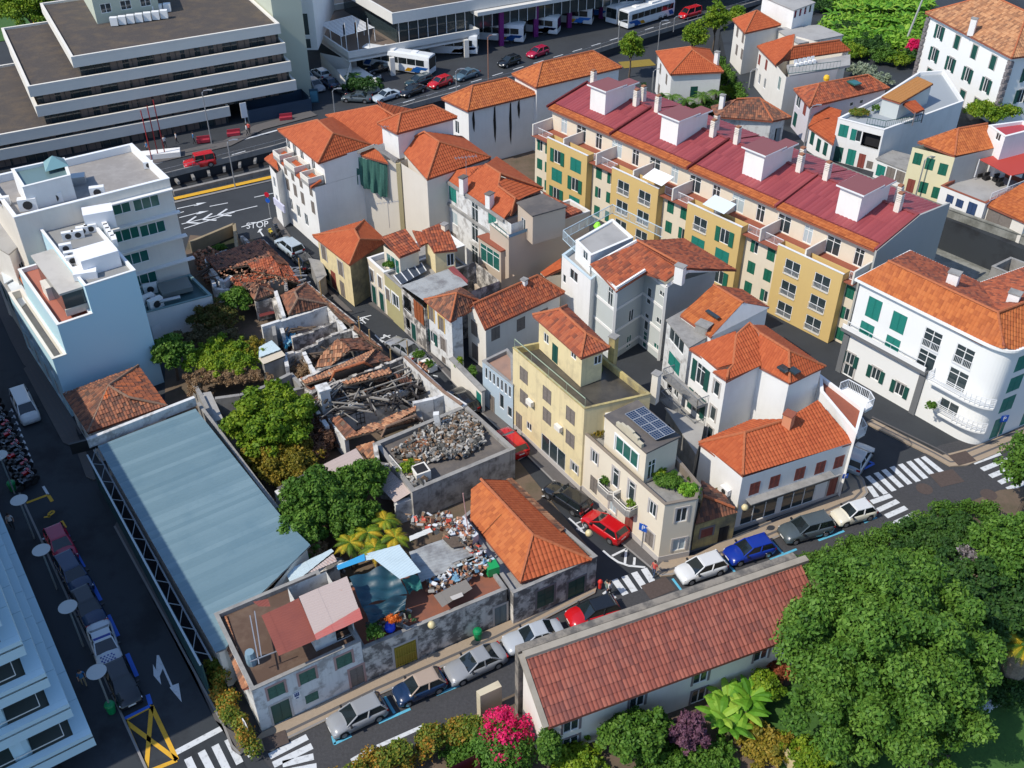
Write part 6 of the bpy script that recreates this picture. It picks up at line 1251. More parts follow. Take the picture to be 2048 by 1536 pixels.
mb=MB();mb.prism([w(-2.1,0.8)[:2],w(-0.01,0.8)[:2],w(-0.01,9.3)[:2],w(-2.1,9.3)[:2]],z-0.6,z-0.4);mb.prism([w(-2.0,0.9)[:2],w(-0.01,0.9)[:2],w(-0.01,1.05)[:2],w(-2.0,1.05)[:2]],zM,zM+0.7);o=mb.build('bay_roof',mat('lichen_slab',(0.5,0.47,0.42),0.9,stain=0.5,scol=(0.3,0.28,0.24)),h.root)
mb=MB();c=P((109,690,600),zM);mb.box((c.x,c.y,zM-.35),(2.2,1.8,1.3),math.atan2(d.y,d.x));mb.build('louvre_house',CREAMW,h.root)
for p in((21,455,255),(21,520,245),(21,550,220),(21,605,205),(21,700,190),(21,712,215),(21,725,240),(21,745,265),(21,762,290),(21,440,335),(21,470,385),(21,485,415)):acunit(h.root,P(p,z-.3),z-.35,0.4 if p[1]<620 else 2.0,1.1)
wb=simple('bright_white',(0.82,0.82,0.82),0.5)
for(p,sx,sy,sh_,r)in(((109,1195,300),3.4,2.6,1.6,0.62),((109,1040,425),2.0,1.5,0.7,0.3),((21,670,165),2.8,1.8,1.8,0.4)):q=P(p,z-.3);mb=MB();mb.box((q.x,q.y,z-.35),(sx,sy,sh_),r);mb.build('roof_box',wb,h.root)
z=6.6;q4=[P((109,100,240),z),P((109,385,705),z),P((109,560,420),z+0.0),P((109,290,85),z)]
h=House('street_house','white street house with bright orange roof and white chimney left of the stepped block','house',inset([P((109,100,240),z),P((109,385,705),z),P((109,640,350),z),P((109,300,90),z)],0.2),0,z-.05,WPLAST);h.close()
ra,rb=P((109,345,170),z+1.6),P((109,560,380),z+1.6);tiles(h.root,[[q4[0],q4[1],rb,ra]],TORG,pw=0.3,caps=[(ra,rb)]);tiles(h.root,[[q4[0],ra,P((109,380,165),z+1.4),P((109,285,85),z+.4)]],TORG,pw=0.3);tiles(h.root,[[P((109,640,260),z),P((109,530,120),z+0.3),ra,rb]],TORG,pw=0.3);chimney(h.root,(109,265,330),z+0.3,2.2,0.9,0.6)
z=6.2;SAIL=simple('white_membrane',(0.62,0.66,0.68),0.6)
for i,qq in enumerate((((109,0,330),(109,110,290),(109,190,445),(109,50,525)),((109,80,525),(109,200,445),(109,370,705),(109,255,795)))):
 q=[P(p,z-0.2*i)for p in qq];mb=MB();mb.prism([v[:2]for v in q],z-0.25*i-.12,z-0.25*i);o=mb.build('terrace_canopy',SAIL);q2=inset(q,0.3);mb=MB()
 for v in q2:mb.bar((v.x,v.y,0),(v.x,v.y,z-.3),0.12)
 mb.build('canopy_frame',RAILW,o)['kind']='stuff';tagm(o,('white flat canopy nearest the left edge above the left street house','white flat canopy against the orange roofed street house')[i],'canopy','white canopies over the street terrace')
z=5.6;q4=[P((109,-60,420),z),P((109,330,1000),z),P((109,450,800),z),P((109,150,300),z)];h=House('street_arcade','long pale green street front with hanging banner below the white canopies','building',[P((109,-80,330),z),P((109,320,960),z),P((109,470,880),z),P((109,150,300),z)],0,z,GREYW,roofm=PAVER)
for i in range(5):h.win(0,[2.0+2.4*i,3.4],1.0,1.7,'shut',sh=DGREEN)
h.close()
z=9.5;q4=[P((21,-30,190),z),P((21,135,285),z),P((21,95,60),z),P((21,-60,-40),z)];h=House('corner_house','white building with yellow sunlit doorway front at the left edge','building',[P((21,-120,250),z),P((21,60,360),z),P((21,130,300),z),P((21,30,30),z),P((21,-140,30),z)],0,z,WPLAST,roofm=PAVER);h.win(1,[1.2,7.0],0.8,1.8,'glass');h.close()
BB=mat('shade_tinted_white_slab',(0.50,0.68,0.74),0.7,stain=0.12,scol=(0.38,0.55,0.62),sscale=0.6,bump=0.04)  # white slabs with a bluish shade tint mixed into the base colour
c4,c3=P((111,1705,1220),3.4),P((111,1275,672),6.4)
e4=P((110,1200,1536),3.4);a4=P((110,560,0),3.4);dN=(a4-c4).normalized();dF=Vector((-dN.y,dN.x,0));dF=dF if dF.x<0 else-dF
hb=root('balcony_flats','tall blue shaded apartment block with white slab bands, deep balconies and rounded partitions','building',(c4.x,c4.y,0))
fl_px=[(111,1705,1220),(111,1275,672),(111,840,100),(110,385,1030)]
for k in range(6):
 z=3.4+3.0*k
 if k<4:c=P(fl_px[k],z)
 else:c=Vector((c.x,c.y,z))+dF*0.55
 if k>=4:pass
 E_=lambda s,e,zz:Vector((c.x,c.y,0))+dN*s+dF*e+Vector((0,0,zz))
 LN,LF=75,30
 mb=MB();mb.prism([E_(0,0,0)[:2],E_(LN,0,0)[:2],E_(LN,LF,0)[:2],E_(0,LF,0)[:2]],z-0.5,z-0.35);bf=mb.build('balcony_floor',mat('green_grey_floor',(0.10,0.11,0.09),0.85,stain=0.4,scol=(0.09,0.1,0.09)),hb)
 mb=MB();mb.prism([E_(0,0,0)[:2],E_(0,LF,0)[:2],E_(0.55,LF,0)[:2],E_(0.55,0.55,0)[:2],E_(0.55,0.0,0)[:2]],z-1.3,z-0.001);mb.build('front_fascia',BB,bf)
 nseg=14
 for i in range(nseg):
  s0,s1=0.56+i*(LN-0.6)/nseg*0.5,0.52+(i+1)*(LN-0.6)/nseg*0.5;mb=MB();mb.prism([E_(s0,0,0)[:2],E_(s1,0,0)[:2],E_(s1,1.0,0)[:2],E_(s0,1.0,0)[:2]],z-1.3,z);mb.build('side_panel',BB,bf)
 if k<5:
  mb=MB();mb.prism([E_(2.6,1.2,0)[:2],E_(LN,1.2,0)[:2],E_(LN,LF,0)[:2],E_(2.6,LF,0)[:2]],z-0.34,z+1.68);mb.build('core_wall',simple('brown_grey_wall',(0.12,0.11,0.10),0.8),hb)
  for j in range(5):
   e0=3.6+4.3*j;mb=MB();q=[E_(2.4,e0+1.15,0),E_(2.55,e0+1.15,0),E_(2.55,e0+3.6,0),E_(2.4,e0+3.6,0)];mb.prism([v[:2]for v in q],z-0.3,z+1.66);mb.build('green_pane',mat('teal_balcony_glass',(0.04,0.42,0.40),0.25),bf)
   mb=MB();
   for ee in(e0+1.1,e0+2.35,e0+3.6):mb.bar(E_(2.35,ee,z-0.33),E_(2.35,ee,z+1.66),0.1)
   o=mb.build('pane_frame',RAILW,bf);o['kind']='stuff'
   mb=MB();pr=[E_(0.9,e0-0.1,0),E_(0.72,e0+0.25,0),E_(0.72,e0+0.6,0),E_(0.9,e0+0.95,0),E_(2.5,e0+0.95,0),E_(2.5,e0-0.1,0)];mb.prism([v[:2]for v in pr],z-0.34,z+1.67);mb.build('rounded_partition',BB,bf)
  mb=MB();mb.bar(E_(0.62,1.5,z+.25),E_(0.62,LF,z+.25),0.05);mb.bar(E_(0.62,1.5,z+.25),E_(2.6,1.5,z+1.2),0.05);mb.build('handrail',CREAMW,bf)
h_=0
z=4.2;wq=[P((31,645,470),z),P((31,1290,222),z),P((32,215,945),z),P((621,1090),z),P((520,1190),z),P((505,1215),z),P((41,1490,750),z),P((41,1425,775),z)]
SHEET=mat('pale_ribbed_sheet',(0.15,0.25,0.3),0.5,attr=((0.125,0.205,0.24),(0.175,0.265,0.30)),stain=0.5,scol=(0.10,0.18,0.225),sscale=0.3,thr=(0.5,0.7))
h=House('warehouse','long low warehouse with pale blue ribbed metal roof and green steel side frame','building',inset([wq[0],wq[1],wq[2],wq[3],wq[6],wq[7]],0.25),0,z-0.15,CREAMW);h.close()
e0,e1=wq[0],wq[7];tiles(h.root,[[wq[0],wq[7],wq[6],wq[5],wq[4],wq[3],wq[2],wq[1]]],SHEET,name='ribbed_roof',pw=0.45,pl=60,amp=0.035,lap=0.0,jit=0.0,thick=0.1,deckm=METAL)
TR=simple('dark_green_steel',(0.02,0.07,0.075),0.5);a,b=P((31,640,480),z),P((41,1400,790),z);d=(b-a).normalized();n=Vector((d.y,-d.x,0));n=n if n.x<0 else-n;L=(b-a).length
mb=MB();mb.bar(a+n*0.9+Vector((0,0,-.4)),b+n*0.9+Vector((0,0,-.4)),0.14);mb.build('steel_beam',simple('light_steel',(0.4,0.47,0.48),0.4),h.root)
mb=MB();mb.bar(a+n*0.1+Vector((0,0,-.5)),b+n*0.1+Vector((0,0,-.5)),0.12)
for i in range(int(L/2.6)):
 t=i*2.6;mb.bar(a+d*t+n*0.1,a+d*(t+1.3)+n*0.9+Vector((0,0,-.4)),0.05);mb.bar(a+d*(t+1.3)+n*0.9+Vector((0,0,-.4)),a+d*(t+2.6)+n*0.1,0.05)
o=mb.build('truss',simple('truss_steel',(0.16,0.19,0.21),0.5),h.root);o['kind']='stuff'
mb=MB();q=[a+n*0.85,b+n*0.85,b+n*0.75,a+n*0.75];mb.prism([v[:2]for v in q],0.1,z-0.6);mb.build('street_cladding',TR,h.root)
mb=MB();mb.bar(P((31,580,450),z+.2),P((31,1290,170),z+.2),0.35,0.9);mb.build('white_parapet',RUINW,h.root)
mb=MB();q0=P((31,545,440),4.6);mb.box((q0.x,q0.y,3.6),(2.1,0.25,1.1),0.42);o=mb.build('shop_sign',simple('black_sign',(0.02,0.02,0.02),0.4));tagm(o,'black projecting shop sign at the upper corner of the ribbed metal warehouse','sign')
mb=MB();a,b=P((31,1310,190),3.4),P((32,215,930),3.4);mb.bar(a,b,0.3,0.3);mb.bar(Vector((a.x,a.y,1.7)),Vector((b.x,b.y,1.7)),0.28,3.3);o=mb.build('boundary_wall',CONC);tagm(o,'grey concrete boundary wall between warehouse roof and overgrown yard','wall')
z=3.7;v=[P((31,415,125),z),P((31,580,385),z),P((31,1105,205),z),P((21,915,1095),z)];pk0,pk1=P((31,718,72),z+1.7),P((31,850,150),z+1.2)
h=House('ruined_house','ruined house with patched brown and orange hip roof between stepped block and warehouse','house',inset(v,0.3),0,z-.05,RUINW);h.win(0,[2,1.2],1,1.8,'open');h.close()
tiles(h.root,[[v[0],v[1],pk0]],TOLD,[(v[1],pk0)],capm=CAPO,jit=0.05);tiles(h.root,[[v[1],v[2],pk1,pk0]],mat('patched_tiles',(0.3,0.1,0.05),0.9,attr=((0.10,0.055,0.04),(0.27,0.10,0.055),(0.36,0.14,0.07)),stain=0.9,scol=(0.62,0.15,0.04),sscale=0.28,thr=(0.56,0.6)),[(pk0,pk1),(pk1,v[2])],capm=CAPO,jit=0.05);tiles(h.root,[[v[2],v[3],pk0,pk1]],mat('patched_tiles_2',(0.3,0.1,0.05),0.9,attr=((0.14,0.06,0.04),(0.4,0.12,0.05),(0.55,0.15,0.05)),stain=0.6,scol=(0.15,0.08,0.05),sscale=0.5),jit=0.05);tiles(h.root,[[v[3],v[0],pk0]],TOLD,[(v[3],pk0)],capm=CAPO,jit=0.05)
RNGS=random.Random(11)
def ruin(label,cat,p,name='ruin'):q=P(p,0);return root(name,label,cat,(q.x,q.y,0))
def wseg(par,pts,z,m=RUIN,th=0.38,z0=0.0,jag=0.0,name='broken_wall',cope=True):
 q=[P(p,z)for p in pts];mb=MB()
 for a,b in zip(q[:-1],q[1:]):
  L=(b-a).length;n=max(1,int(L/0.8))if jag else 1;d=(b-a)/L
  for i in range(n):
   s,t=a+d*L*i/n,a+d*L*(i+1)/n;hh=z+(RNGS.uniform(-jag,jag*0.2)if jag else 0);nn=Vector((-d.y,d.x,0))*th/2;mb.prism([(s-nn)[:2],(t-nn)[:2],(t+nn)[:2],(s+nn)[:2]],z0,hh)
 return mb.build(name,m,par)
def rubble(par,px,z,n,s0,s1,m,name='rubble',hgt=0.3):
 q=[P(p,z)for p in px];V=[];F=[]
 xs=[v.x for v in q];ys=[v.y for v in q];mb=MB();k=0
 def inside(x,y):
  c=False;j=len(q)-1
  for i in range(len(q)):
   if(q[i].y>y)!=(q[j].y>y)and x<(q[j].x-q[i].x)*(y-q[i].y)/(q[j].y-q[i].y)+q[i].x:c=not c
   j=i
  return c
 t=0
 while k<n and t<n*20:
  t+=1;x,y=RNGS.uniform(min(xs),max(xs)),RNGS.uniform(min(ys),max(ys))
  if not inside(x,y):continue
  k+=1;R=Matrix.Rotation(RNGS.uniform(0,6.3),3,(RNGS.uniform(-1,1),RNGS.uniform(-1,1),RNGS.uniform(0.3,1)))
  sx,sy,sz_=RNGS.uniform(s0,s1),RNGS.uniform(s0,s1)*0.7,RNGS.uniform(s0,s1)*0.35;c=Vector((x,y,z+RNGS.uniform(0,hgt)))
  Vv=[c+R@Vector((a*sx/2*RNGS.uniform(.7,1),b*sy/2*RNGS.uniform(.7,1),e*sz_/2))for e in(-1,1)for a,b in((-1,-1),(1,-1),(1,1),(-1,1))];mb.mi=RNGS.randrange(len(m))if isinstance(m,(list,tuple))else 0
  mb.add(Vv,[(3,2,1,0),(4,5,6,7),(0,1,5,4),(1,2,6,5),(2,3,7,6),(3,0,4,7)])
 o=mb.build(name,m,par,kind='stuff');return o
def timbers(par,px,z,n,L0,L1,m=WOOD,w=0.14,tilt=0.35,dirpx=None,name='fallen_timber'):
 q=[P(p,z)for p in px];lo=Vector((min(v.x for v in q),min(v.y for v in q),0));hi=Vector((max(v.x for v in q),max(v.y for v in q),0))
 for i in range(n):
  u,v=RNGS.random(),RNGS.random();a=q[0].lerp(q[1],u).lerp(q[3].lerp(q[2],u),v);an=RNGS.uniform(0,6.28)if dirpx is None else dirpx+RNGS.uniform(-.25,.25);L=RNGS.uniform(L0,L1);dz=RNGS.uniform(-tilt,tilt)*L
  d=Vector((math.cos(an)*L/2,math.sin(an)*L/2,dz/2));mb=MB();c=a+Vector((0,0,RNGS.uniform(-.4,.5)));mb.bar(c-d,c+d,w*RNGS.uniform(.6,1.3));mb.build(name,m,par)
TILEB=[TOLD,TRUIN,MATS['mossy_old_tiles'],WOOD,CONC]
BRK=[simple('broken_clay',(0.36,0.15,0.08),0.9),simple('broken_clay_dark',(0.16,0.08,0.05),0.9),simple('bleached_clay',(0.5,0.28,0.17),0.9),WOOD]
GREYR=[simple('grey_debris',(0.22,0.21,0.19),0.95),simple('pale_debris',(0.42,0.40,0.36),0.95),simple('brown_debris',(0.2,0.13,0.08),0.95),simple('dark_debris',(0.08,0.078,0.07),0.95)]
def patch(par,vs,m,**k):
 k.setdefault('jit',0.07);k.setdefault('deckm',WOOD);k.setdefault('pw',0.26);return tiles(par,[[P(p,z)for p,z in vs]],m,**k)
r=ruin('collapsed northern ruin with sagging mossy roofs, broken walls and a patched orange roof','ruin',(103,600,500))
z=3.0
patch(r,[((103,190,385),z),((103,860,175),z+.2),((103,1010,420),z+1.2),((103,690,470),z+1.0),((103,330,560),z+.3)],TOLD,drop=0.12)
patch(r,[((103,870,172),z-.1),((103,1195,485),z-.1),((103,1060,470),z+1.1),((103,980,395),z+1.2)],TOLD,drop=0.05)
patch(r,[((103,690,465),z+.9),((103,980,378),z+1.3),((103,1060,470),z+1.2),((103,1110,620),z+.8),((103,770,560),z+.6)],TMID,drop=0.02);patch(r,[((103,1060,470),z+1.2),((103,1185,500),z+.5),((103,1340,690),z-.1),((103,1170,680),z+.2),((103,1100,610),z+.8)],TMID)
patch(r,[((103,480,640),z-.3),((103,760,560),z+.5),((103,1130,610),z+.6),((103,930,670),z),((103,560,770),z-.4)],TMID,drop=0.05)
patch(r,[((103,610,700),z-.2),((103,780,905),z-.2),((103,835,745),z+.7),((103,800,685),z+.7)],TOLD);patch(r,[((103,780,905),z-.2),((103,1030,815),z-.2),((103,835,745),z+.7)],TOLD,caps=[(P((103,780,905),z-.2),P((103,835,745),z+.7)),(P((103,1030,815),z-.2),P((103,835,745),z+.7))],capm=CAPO);patch(r,[((103,1030,815),z-.2),((103,890,655),z-.1),((103,800,685),z+.7),((103,835,745),z+.7)],TOLD)
wseg(r,[(103,190,385),(103,870,170),(103,1380,700)],z-.2,RUIN,jag=.3);wseg(r,[(103,190,385),(103,300,740),(103,540,770)],2.4,RUINW,jag=.6);wseg(r,[(103,250,500),(103,400,700),(103,500,620)],2.8,RUINW,jag=.6);wseg(r,[(103,940,690),(103,1140,620),(103,1160,790)],3.1,CONC);wseg(r,[(103,780,925),(103,1000,870),(103,1110,1120)],2.4,RUIN);wseg(r,[(103,1030,790),(103,1130,1100)],3.1,RUINW)
slab('red_yard_floor',[P(p,0.3)for p in((103,780,940),(103,990,880),(103,1075,1110),(103,850,1165))],0.9,mat('burgundy_slab',(0.16,0.03,0.03),0.7,fine=0.2),r)
rubble(r,[(103,60,430),(103,250,380),(103,700,480),(103,560,760),(103,200,740),(103,90,520)],0.6,520,0.25,0.8,BRK,hgt=1.3);timbers(r,[(103,200,450),(103,700,500),(103,600,720),(103,200,720)],2.2,26,1.5,4);timbers(r,[(103,1190,500),(103,1230,500),(103,1380,690),(103,1340,690)],z,9,1.2,2.0,m=METAL,dirpx=0.2)
rubble(r,[(103,300,560),(103,1100,520),(103,1300,700),(103,700,800)],z+0.7,140,0.15,0.4,BRK,hgt=0.3,name='loose_tiles')
tiles(r,[[P((103,320,440),z+.75)+Vector((0,0,0)),P((103,700,400),z+.9),P((103,700,470),z+1.2),P((103,340,500),z+.8)]][:0]or[[P((103,190,385),z+.2),P((103,300,350),z+.35),P((103,330,560),z+.3)]],TOLD)
r=ruin('ruined house with brown hip roof beside roofless white walled rooms full of debris','ruin',(103,1400,1000))
a,b,c,e=((103,1095,845),z),((103,1190,1085),z),((103,1660,960),z),((103,1400,700),z);r0,r1=((103,1265,815),z+1.4),((103,1300,890),z+1.4)
patch(r,[a,b,r1,r0],TOLD,drop=.03);patch(r,[b,c,r1],TOLD);patch(r,[c,e,r0,r1],TOLD);patch(r,[e,a,r0],TOLD,caps=[(P(*b),P(*r1)),(P(*c),P(*r1)),(P(*r0),P(*r1)),(P(*e),P(*r0))],capm=CAPO)
patch(r,[((103,1660,950),z+.1),((103,1900,1110),z-.4),((103,1970,1230),z-.4),((103,1790,1120),z-.1),((103,1650,965),z)],TOLD,drop=.05);patch(r,[((103,1400,700),z),((103,1990,1190),z-.2),((103,1930,1200),z),((103,1640,945),z+.2)],TRUIN)
wseg(r,[(103,860,1215),(103,1300,1080),(103,1655,965)],2.9,RUINW,jag=.1);wseg(r,[(103,1655,965),(103,1780,1120),(103,1870,1230)],2.8,RUINW,jag=.3);wseg(r,[(103,1220,1330),(103,1480,1250),(103,1790,1130)],2.5,RUIN,jag=.35);wseg(r,[(103,1000,1190),(103,1020,1330)],2.6,CONC);wseg(r,[(103,1080,1170),(103,1120,1290)],2.4,RUINW,jag=.4);wseg(r,[(103,1400,700),(103,2000,1190)],z-.3,RUIN)
rubble(r,[(103,1130,1270),(103,1400,1180),(103,1430,1230),(103,1200,1330)],0.5,160,0.3,0.8,BRK,hgt=1.2);rubble(r,[(104,1030,190),(104,1280,260),(104,1500,180),(104,1700,70),(104,1300,330),(104,1130,330)],0.2,300,0.2,0.6,BRK,hgt=.6);rubble(r,[(104,1130,230),(104,1260,200),(104,1270,290),(104,1140,330)],0.9,40,0.3,0.7,[simple('blue_plastic',(0.03,0.25,0.45),0.5),simple('blue_plastic_pale',(0.25,0.5,0.62),0.5)],'plastic_debris',.4)
timbers(r,[(103,1100,1260),(103,1500,1200),(103,1450,1330),(103,1150,1350)],1.4,10,1,3)
r=ruin('middle ruin with heaped clay tiles sliding off two tilted roof fragments','ruin',(105,500,500))
patch(r,[((105,170,690),2.4),((105,395,690),2.4),((105,600,460),4.1),((105,460,350),4.1),((105,250,530),3.2)],TRUIN,jit=.12,drop=.04);patch(r,[((105,480,355),4.0),((105,600,460),4.0),((105,800,510),3.0),((105,980,470),2.8),((105,800,330),3.0)],TOLD,jit=.12,drop=.06)
patch(r,[((105,650,180),3.0),((105,730,260),3.0),((105,1000,480),2.9),((105,900,420),3.3),((105,640,240),3.4)],TRUIN);
wseg(r,[(104,1150,400),(104,1350,350),(104,1700,180),(104,1990,100)],2.6,RUIN,jag=.2);wseg(r,[(104,1360,360),(104,1500,630)],2.4,RUINW,jag=.2);wseg(r,[(104,1140,410),(104,1170,560)],2.5,RUINW);wseg(r,[(105,650,250),(105,700,360)],2.9,RUINW,jag=.3);wseg(r,[(105,180,750),(105,600,470),(105,800,500)],2.3,RUIN,jag=.2);wseg(r,[(105,640,190),(105,960,440)],2.8,RUIN)
rubble(r,[(104,1180,560),(104,1500,450),(104,1800,200),(104,1500,640),(104,1200,650)],0.2,400,0.2,0.7,BRK,hgt=.8);timbers(r,[(104,1200,480),(104,1700,250),(104,1500,600),(104,1250,600)],1.6,12,1.5,4)
r=ruin('ruin with long faded salmon tile roof and exposed rows of clay tiles','ruin',(105,500,760));z=3.0
patch(r,[((105,20,825),z-.2),((105,230,760),z),((105,930,480),z+.2),((105,770,635),z+1.2),((105,420,740),z+1.1),((105,90,960),z-.5)],TRUIN,jit=.03)
patch(r,[((105,410,865),z-.1),((105,870,695),z),((105,760,635),z+1.2),((105,420,745),z+1.2),((105,360,865),z-.1)],TRUIN,pw=.34,amp=.08,drop=.04,caps=[(P((105,370,860),z),P((105,420,745),z+1.2)),(P((105,420,745),z+1.2),P((105,770,635),z+1.3)),(P((105,770,635),z+1.3),P((105,870,690),z))])
patch(r,[((105,940,480),z),((105,1110,600),z-.1),((105,870,695),z),((105,770,635),z+1.2)],TOLD,drop=.03);patch(r,[((104,1330,700),2.4),((104,1440,860),2.3),((104,1510,830),2.7),((104,1700,720),3.0),((104,1500,660),3.0)],TOLD,drop=.05)
wseg(r,[(105,30,830),(105,300,700),(105,940,480)],z-.3,RUIN);wseg(r,[(104,1330,700),(104,1440,900)],2.2,RUIN)
r=ruin('large roofless ruin with collapsed blackened rafters, white inner walls and a tall chimney stump','ruin',(105,900,1000));z=3.6
patch(r,[((105,500,870),z),((105,1080,700),z+.2),((105,1110,760),z+.9),((105,800,850),z+.6),((105,560,900),z+.4)],TRUIN,pw=.32,amp=.08,drop=.1,jit=.06);patch(r,[((105,820,870),z-.5),((105,1090,760),z+.4),((105,1120,800),z+.1),((105,1000,870),z-.6)],TRUIN,pw=.32,amp=.08,drop=.35);patch(r,[((105,1120,760),z+.7),((105,1340,810),z-.3),((105,1340,890),z-.6),((105,1230,900),z-.4)],TOLD,drop=.15,jit=.1)
wseg(r,[(105,110,985),(105,400,880),(105,1250,560)],z-.1,RUIN,jag=.15);wseg(r,[(105,1270,560),(105,1500,770),(105,1740,990),(105,1990,1140)],z+.1,RUINW,th=.5,jag=.1);wseg(r,[(105,110,990),(105,180,1180),(105,330,1400)],2.6,RUINW,jag=.3);wseg(r,[(105,1360,1110),(105,1600,1060),(105,1740,1000)],z,RUINW,jag=.1);wseg(r,[(105,480,1190),(105,800,1080),(105,1100,1000),(105,1360,900)],2.9,RUINW,jag=.5);wseg(r,[(105,360,1300),(105,480,1190)],2.7,RUIN,jag=.4);wseg(r,[(105,360,1290),(105,460,1450),(105,560,1560)],2.4,RUINW,jag=.2);wseg(r,[(105,1400,1170),(105,1480,1370)],2.8,CONC)
q=P((105,295,1060),3.6);mb=MB();mb.box((q.x,q.y,0),(0.9,0.9,4.6),0.5);mb.box((q.x,q.y,4.6),(1.15,1.15,.25),0.5);mb.build('chimney_stump',RUINW,r)
CHAR=simple('charred_timber',(0.035,0.03,0.028),0.9);GREYT=simple('silvered_timber',(0.26,0.24,0.21),0.9)
area=[(105,250,1000),(105,1250,650),(105,1600,1000),(105,550,1280)]
timbers(r,area,3.0,40,2,5.5,CHAR,.16);timbers(r,area,3.1,34,2,6,GREYT,.13);timbers(r,[(105,220,980),(105,520,900),(105,560,1000),(105,300,1050)],3.4,16,1.5,3.5,GREYT,.1,.05,1.0)
timbers(r,[(105,1200,950),(105,1450,880),(105,1500,1000),(105,1250,1080)],2.2,18,1.5,4,CHAR,.14,.1,.5)
rubble(r,[(105,300,1050),(105,1250,700),(105,1350,950),(105,550,1250)],0.3,520,0.2,0.8,BRK+[CHAR],hgt=1.6);rubble(r,[(105,1400,750),(105,1520,740),(105,1550,850),(105,1400,830)],2.0,80,0.2,0.5,BRK,hgt=1.4)
mb=MB();A,B=P((105,530,1210),2.6),P((105,760,1150),2.6)
for i in range(6):c=A.lerp(B,i/5);mb.bar(c+Vector((0,0,-.05)),c-Vector((0,0,2.2)),.05)
for k in range(4):mb.bar(A-Vector((0,0,.3+.55*k)),B-Vector((0,0,.3+.55*k)),.05)
o=mb.build('exposed_lath',CHAR,r);o['kind']='stuff'
patch(r,[((105,560,1560),2.7),((105,780,1400),2.9),((105,1050,1290),3.1),((105,1400,1150),3.5),((105,1400,1230),3.5),((105,1000,1420),3.6)],TRUIN,drop=.06,jit=.1)
patch(r,[((105,980,1530),2.8),((105,1490,1370),2.8),((105,1390,1280),3.9),((105,1040,1420),3.9)],TRUIN,pw=.34,amp=.09,caps=[(P((105,985,1530),2.9),P((105,1040,1410),4)),(P((105,1040,1410),4),P((105,1390,1275),4)),(P((105,1390,1275),4),P((105,1490,1365),2.9))],capm=CAPO)
patch(r,[((105,360,1300),2.6),((105,560,1560),2.5),((105,690,1480),3.1),((105,480,1280),2.9)],TOLD,drop=.08,jit=.1);patch(r,[((105,110,1000),2.8),((105,250,1150),2.6),((105,330,1000),3.2)],TOLD,drop=.1);patch(r,[((106,430,560),2.2),((106,620,770),2.2),((106,700,640),3.0),((106,660,500),3.0)],TRUIN)
mb=MB();pts=[(105,1265,560),(105,1510,790),(105,1740,990),(105,1950,1140)];q=[P(p,z+.25)for p in pts]
for a,b in zip(q[:-1],q[1:]):mb.bar(a,b,.28,.14)
mb.build('wall_coping',CAPO,r)
z=3.35;q4=[P((32,825,452),z),P((32,1072,775),z),P((32,1752,490),z),P((32,1425,200),z)]
h=House('derelict_building','stained concrete building with flat roof buried under grey rubble and rusty debris','building',q4,0,z,mat('black_streaked_wall',(0.42,0.40,0.37),0.92,stain=0.8,scol=(0.09,0.085,0.08),sscale=0.9,streak=0.9,bump=0.4,thr=(0.45,0.65)),par=0.35,pt=0.35,roofm=CONCD,copem=CONC);h.close()
rubble(h.root,[(106,860,680),(106,1200,420),(106,1700,180),(106,1930,330),(106,1980,560),(106,1750,700),(106,1300,760),(106,1000,730)],z-.25,1500,0.15,0.62,GREYR,hgt=.65);rubble(h.root,[(106,1050,900),(106,1280,870),(106,1250,1040),(106,1120,1060)],z-.25,70,0.3,0.8,GREYR,hgt=.4);rubble(h.root,[(106,900,600),(106,1200,480),(106,1400,620),(106,1000,700)],z-.15,260,0.1,0.4,[GREYR[2],simple('rusty_debris',(0.3,0.11,0.05),0.9)],'rusty_debris',.5)
q=P((106,1215,900),z);mb=MB();mb.box((q.x,q.y,z-.3),(1.3,1.3,1.0),.5);mb.build('roof_tank',CREAMW,h.root);mb=MB();mb.box((q.x,q.y,z+.701),(1.0,1.0,.02),.5);mb.build('tank_opening',DARK,h.root)
q=P((106,1435,330),z);mb=MB();mb.bar((q.x,q.y,z-.3),(q.x-.2,q.y,z+1.6),.5);mb.build('leaning_pier',RUINW,h.root);mb=MB();mb.bar(P((106,1000,725),z+.4),P((106,1210,722),z+.4),.12);mb.build('orange_plank',simple('orange_plank',(0.6,0.25,0.05),.7),h.root)
railing(h.root,[P((106,845,760),z),P((106,990,930),z)],z,.9,CREAMW,gap=.3)
wseg(h.root,[(106,660,510),(106,700,760),(106,830,780)],z+.6,RUIN,z0=0);mb=MB();q4=[P(p,2.6)for p in((106,645,965),(106,900,1240),(106,1120,1150),(106,860,900))];sheet_roof(h.root,[q4[0],q4[1],q4[2]+Vector((0,0,.4)),q4[3]+Vector((0,0,.4))],CORRP)
wseg(h.root,[(106,900,1250),(106,1120,1170)],2.3,RUINW)
z=3.5;E_=[P((108,1570,1115),z),P((33,608,1222),z),P((32,1720,690),z),P((32,1500,690),z+.4),P((108,960,330),z)];rz=z+1.8
F0,F1=P((33,170,1370),z),P((33,642,1200),z);Bk=P((33,75,670),z)
h=House('corner_ruin','grimy single storey corner building with new orange hip roof and green shuttered windows','building',[P((42,1740,385),z),F1,P((33,60,700),z),P((108,870,330),z)],0,z,RUIN,par=0.25,roofm=CONC,copem=CONC)
h.win(0,(43,300,405),1.5,2.0,'shut',sh=DGREEN,trim=STONE);h.win(0,(43,503,345),1.5,2.0,'shut',sh=DGREEN,trim=STONE);h.close()
ra,rb=P((32,1525,690),rz),P((108,1722,545),rz);zz=z+.1
e=[P((108,965,340),zz),P((108,1010,10),zz+.5),P((108,1570,1112),zz),P((33,605,1222),zz),P((33,60,860),zz)]
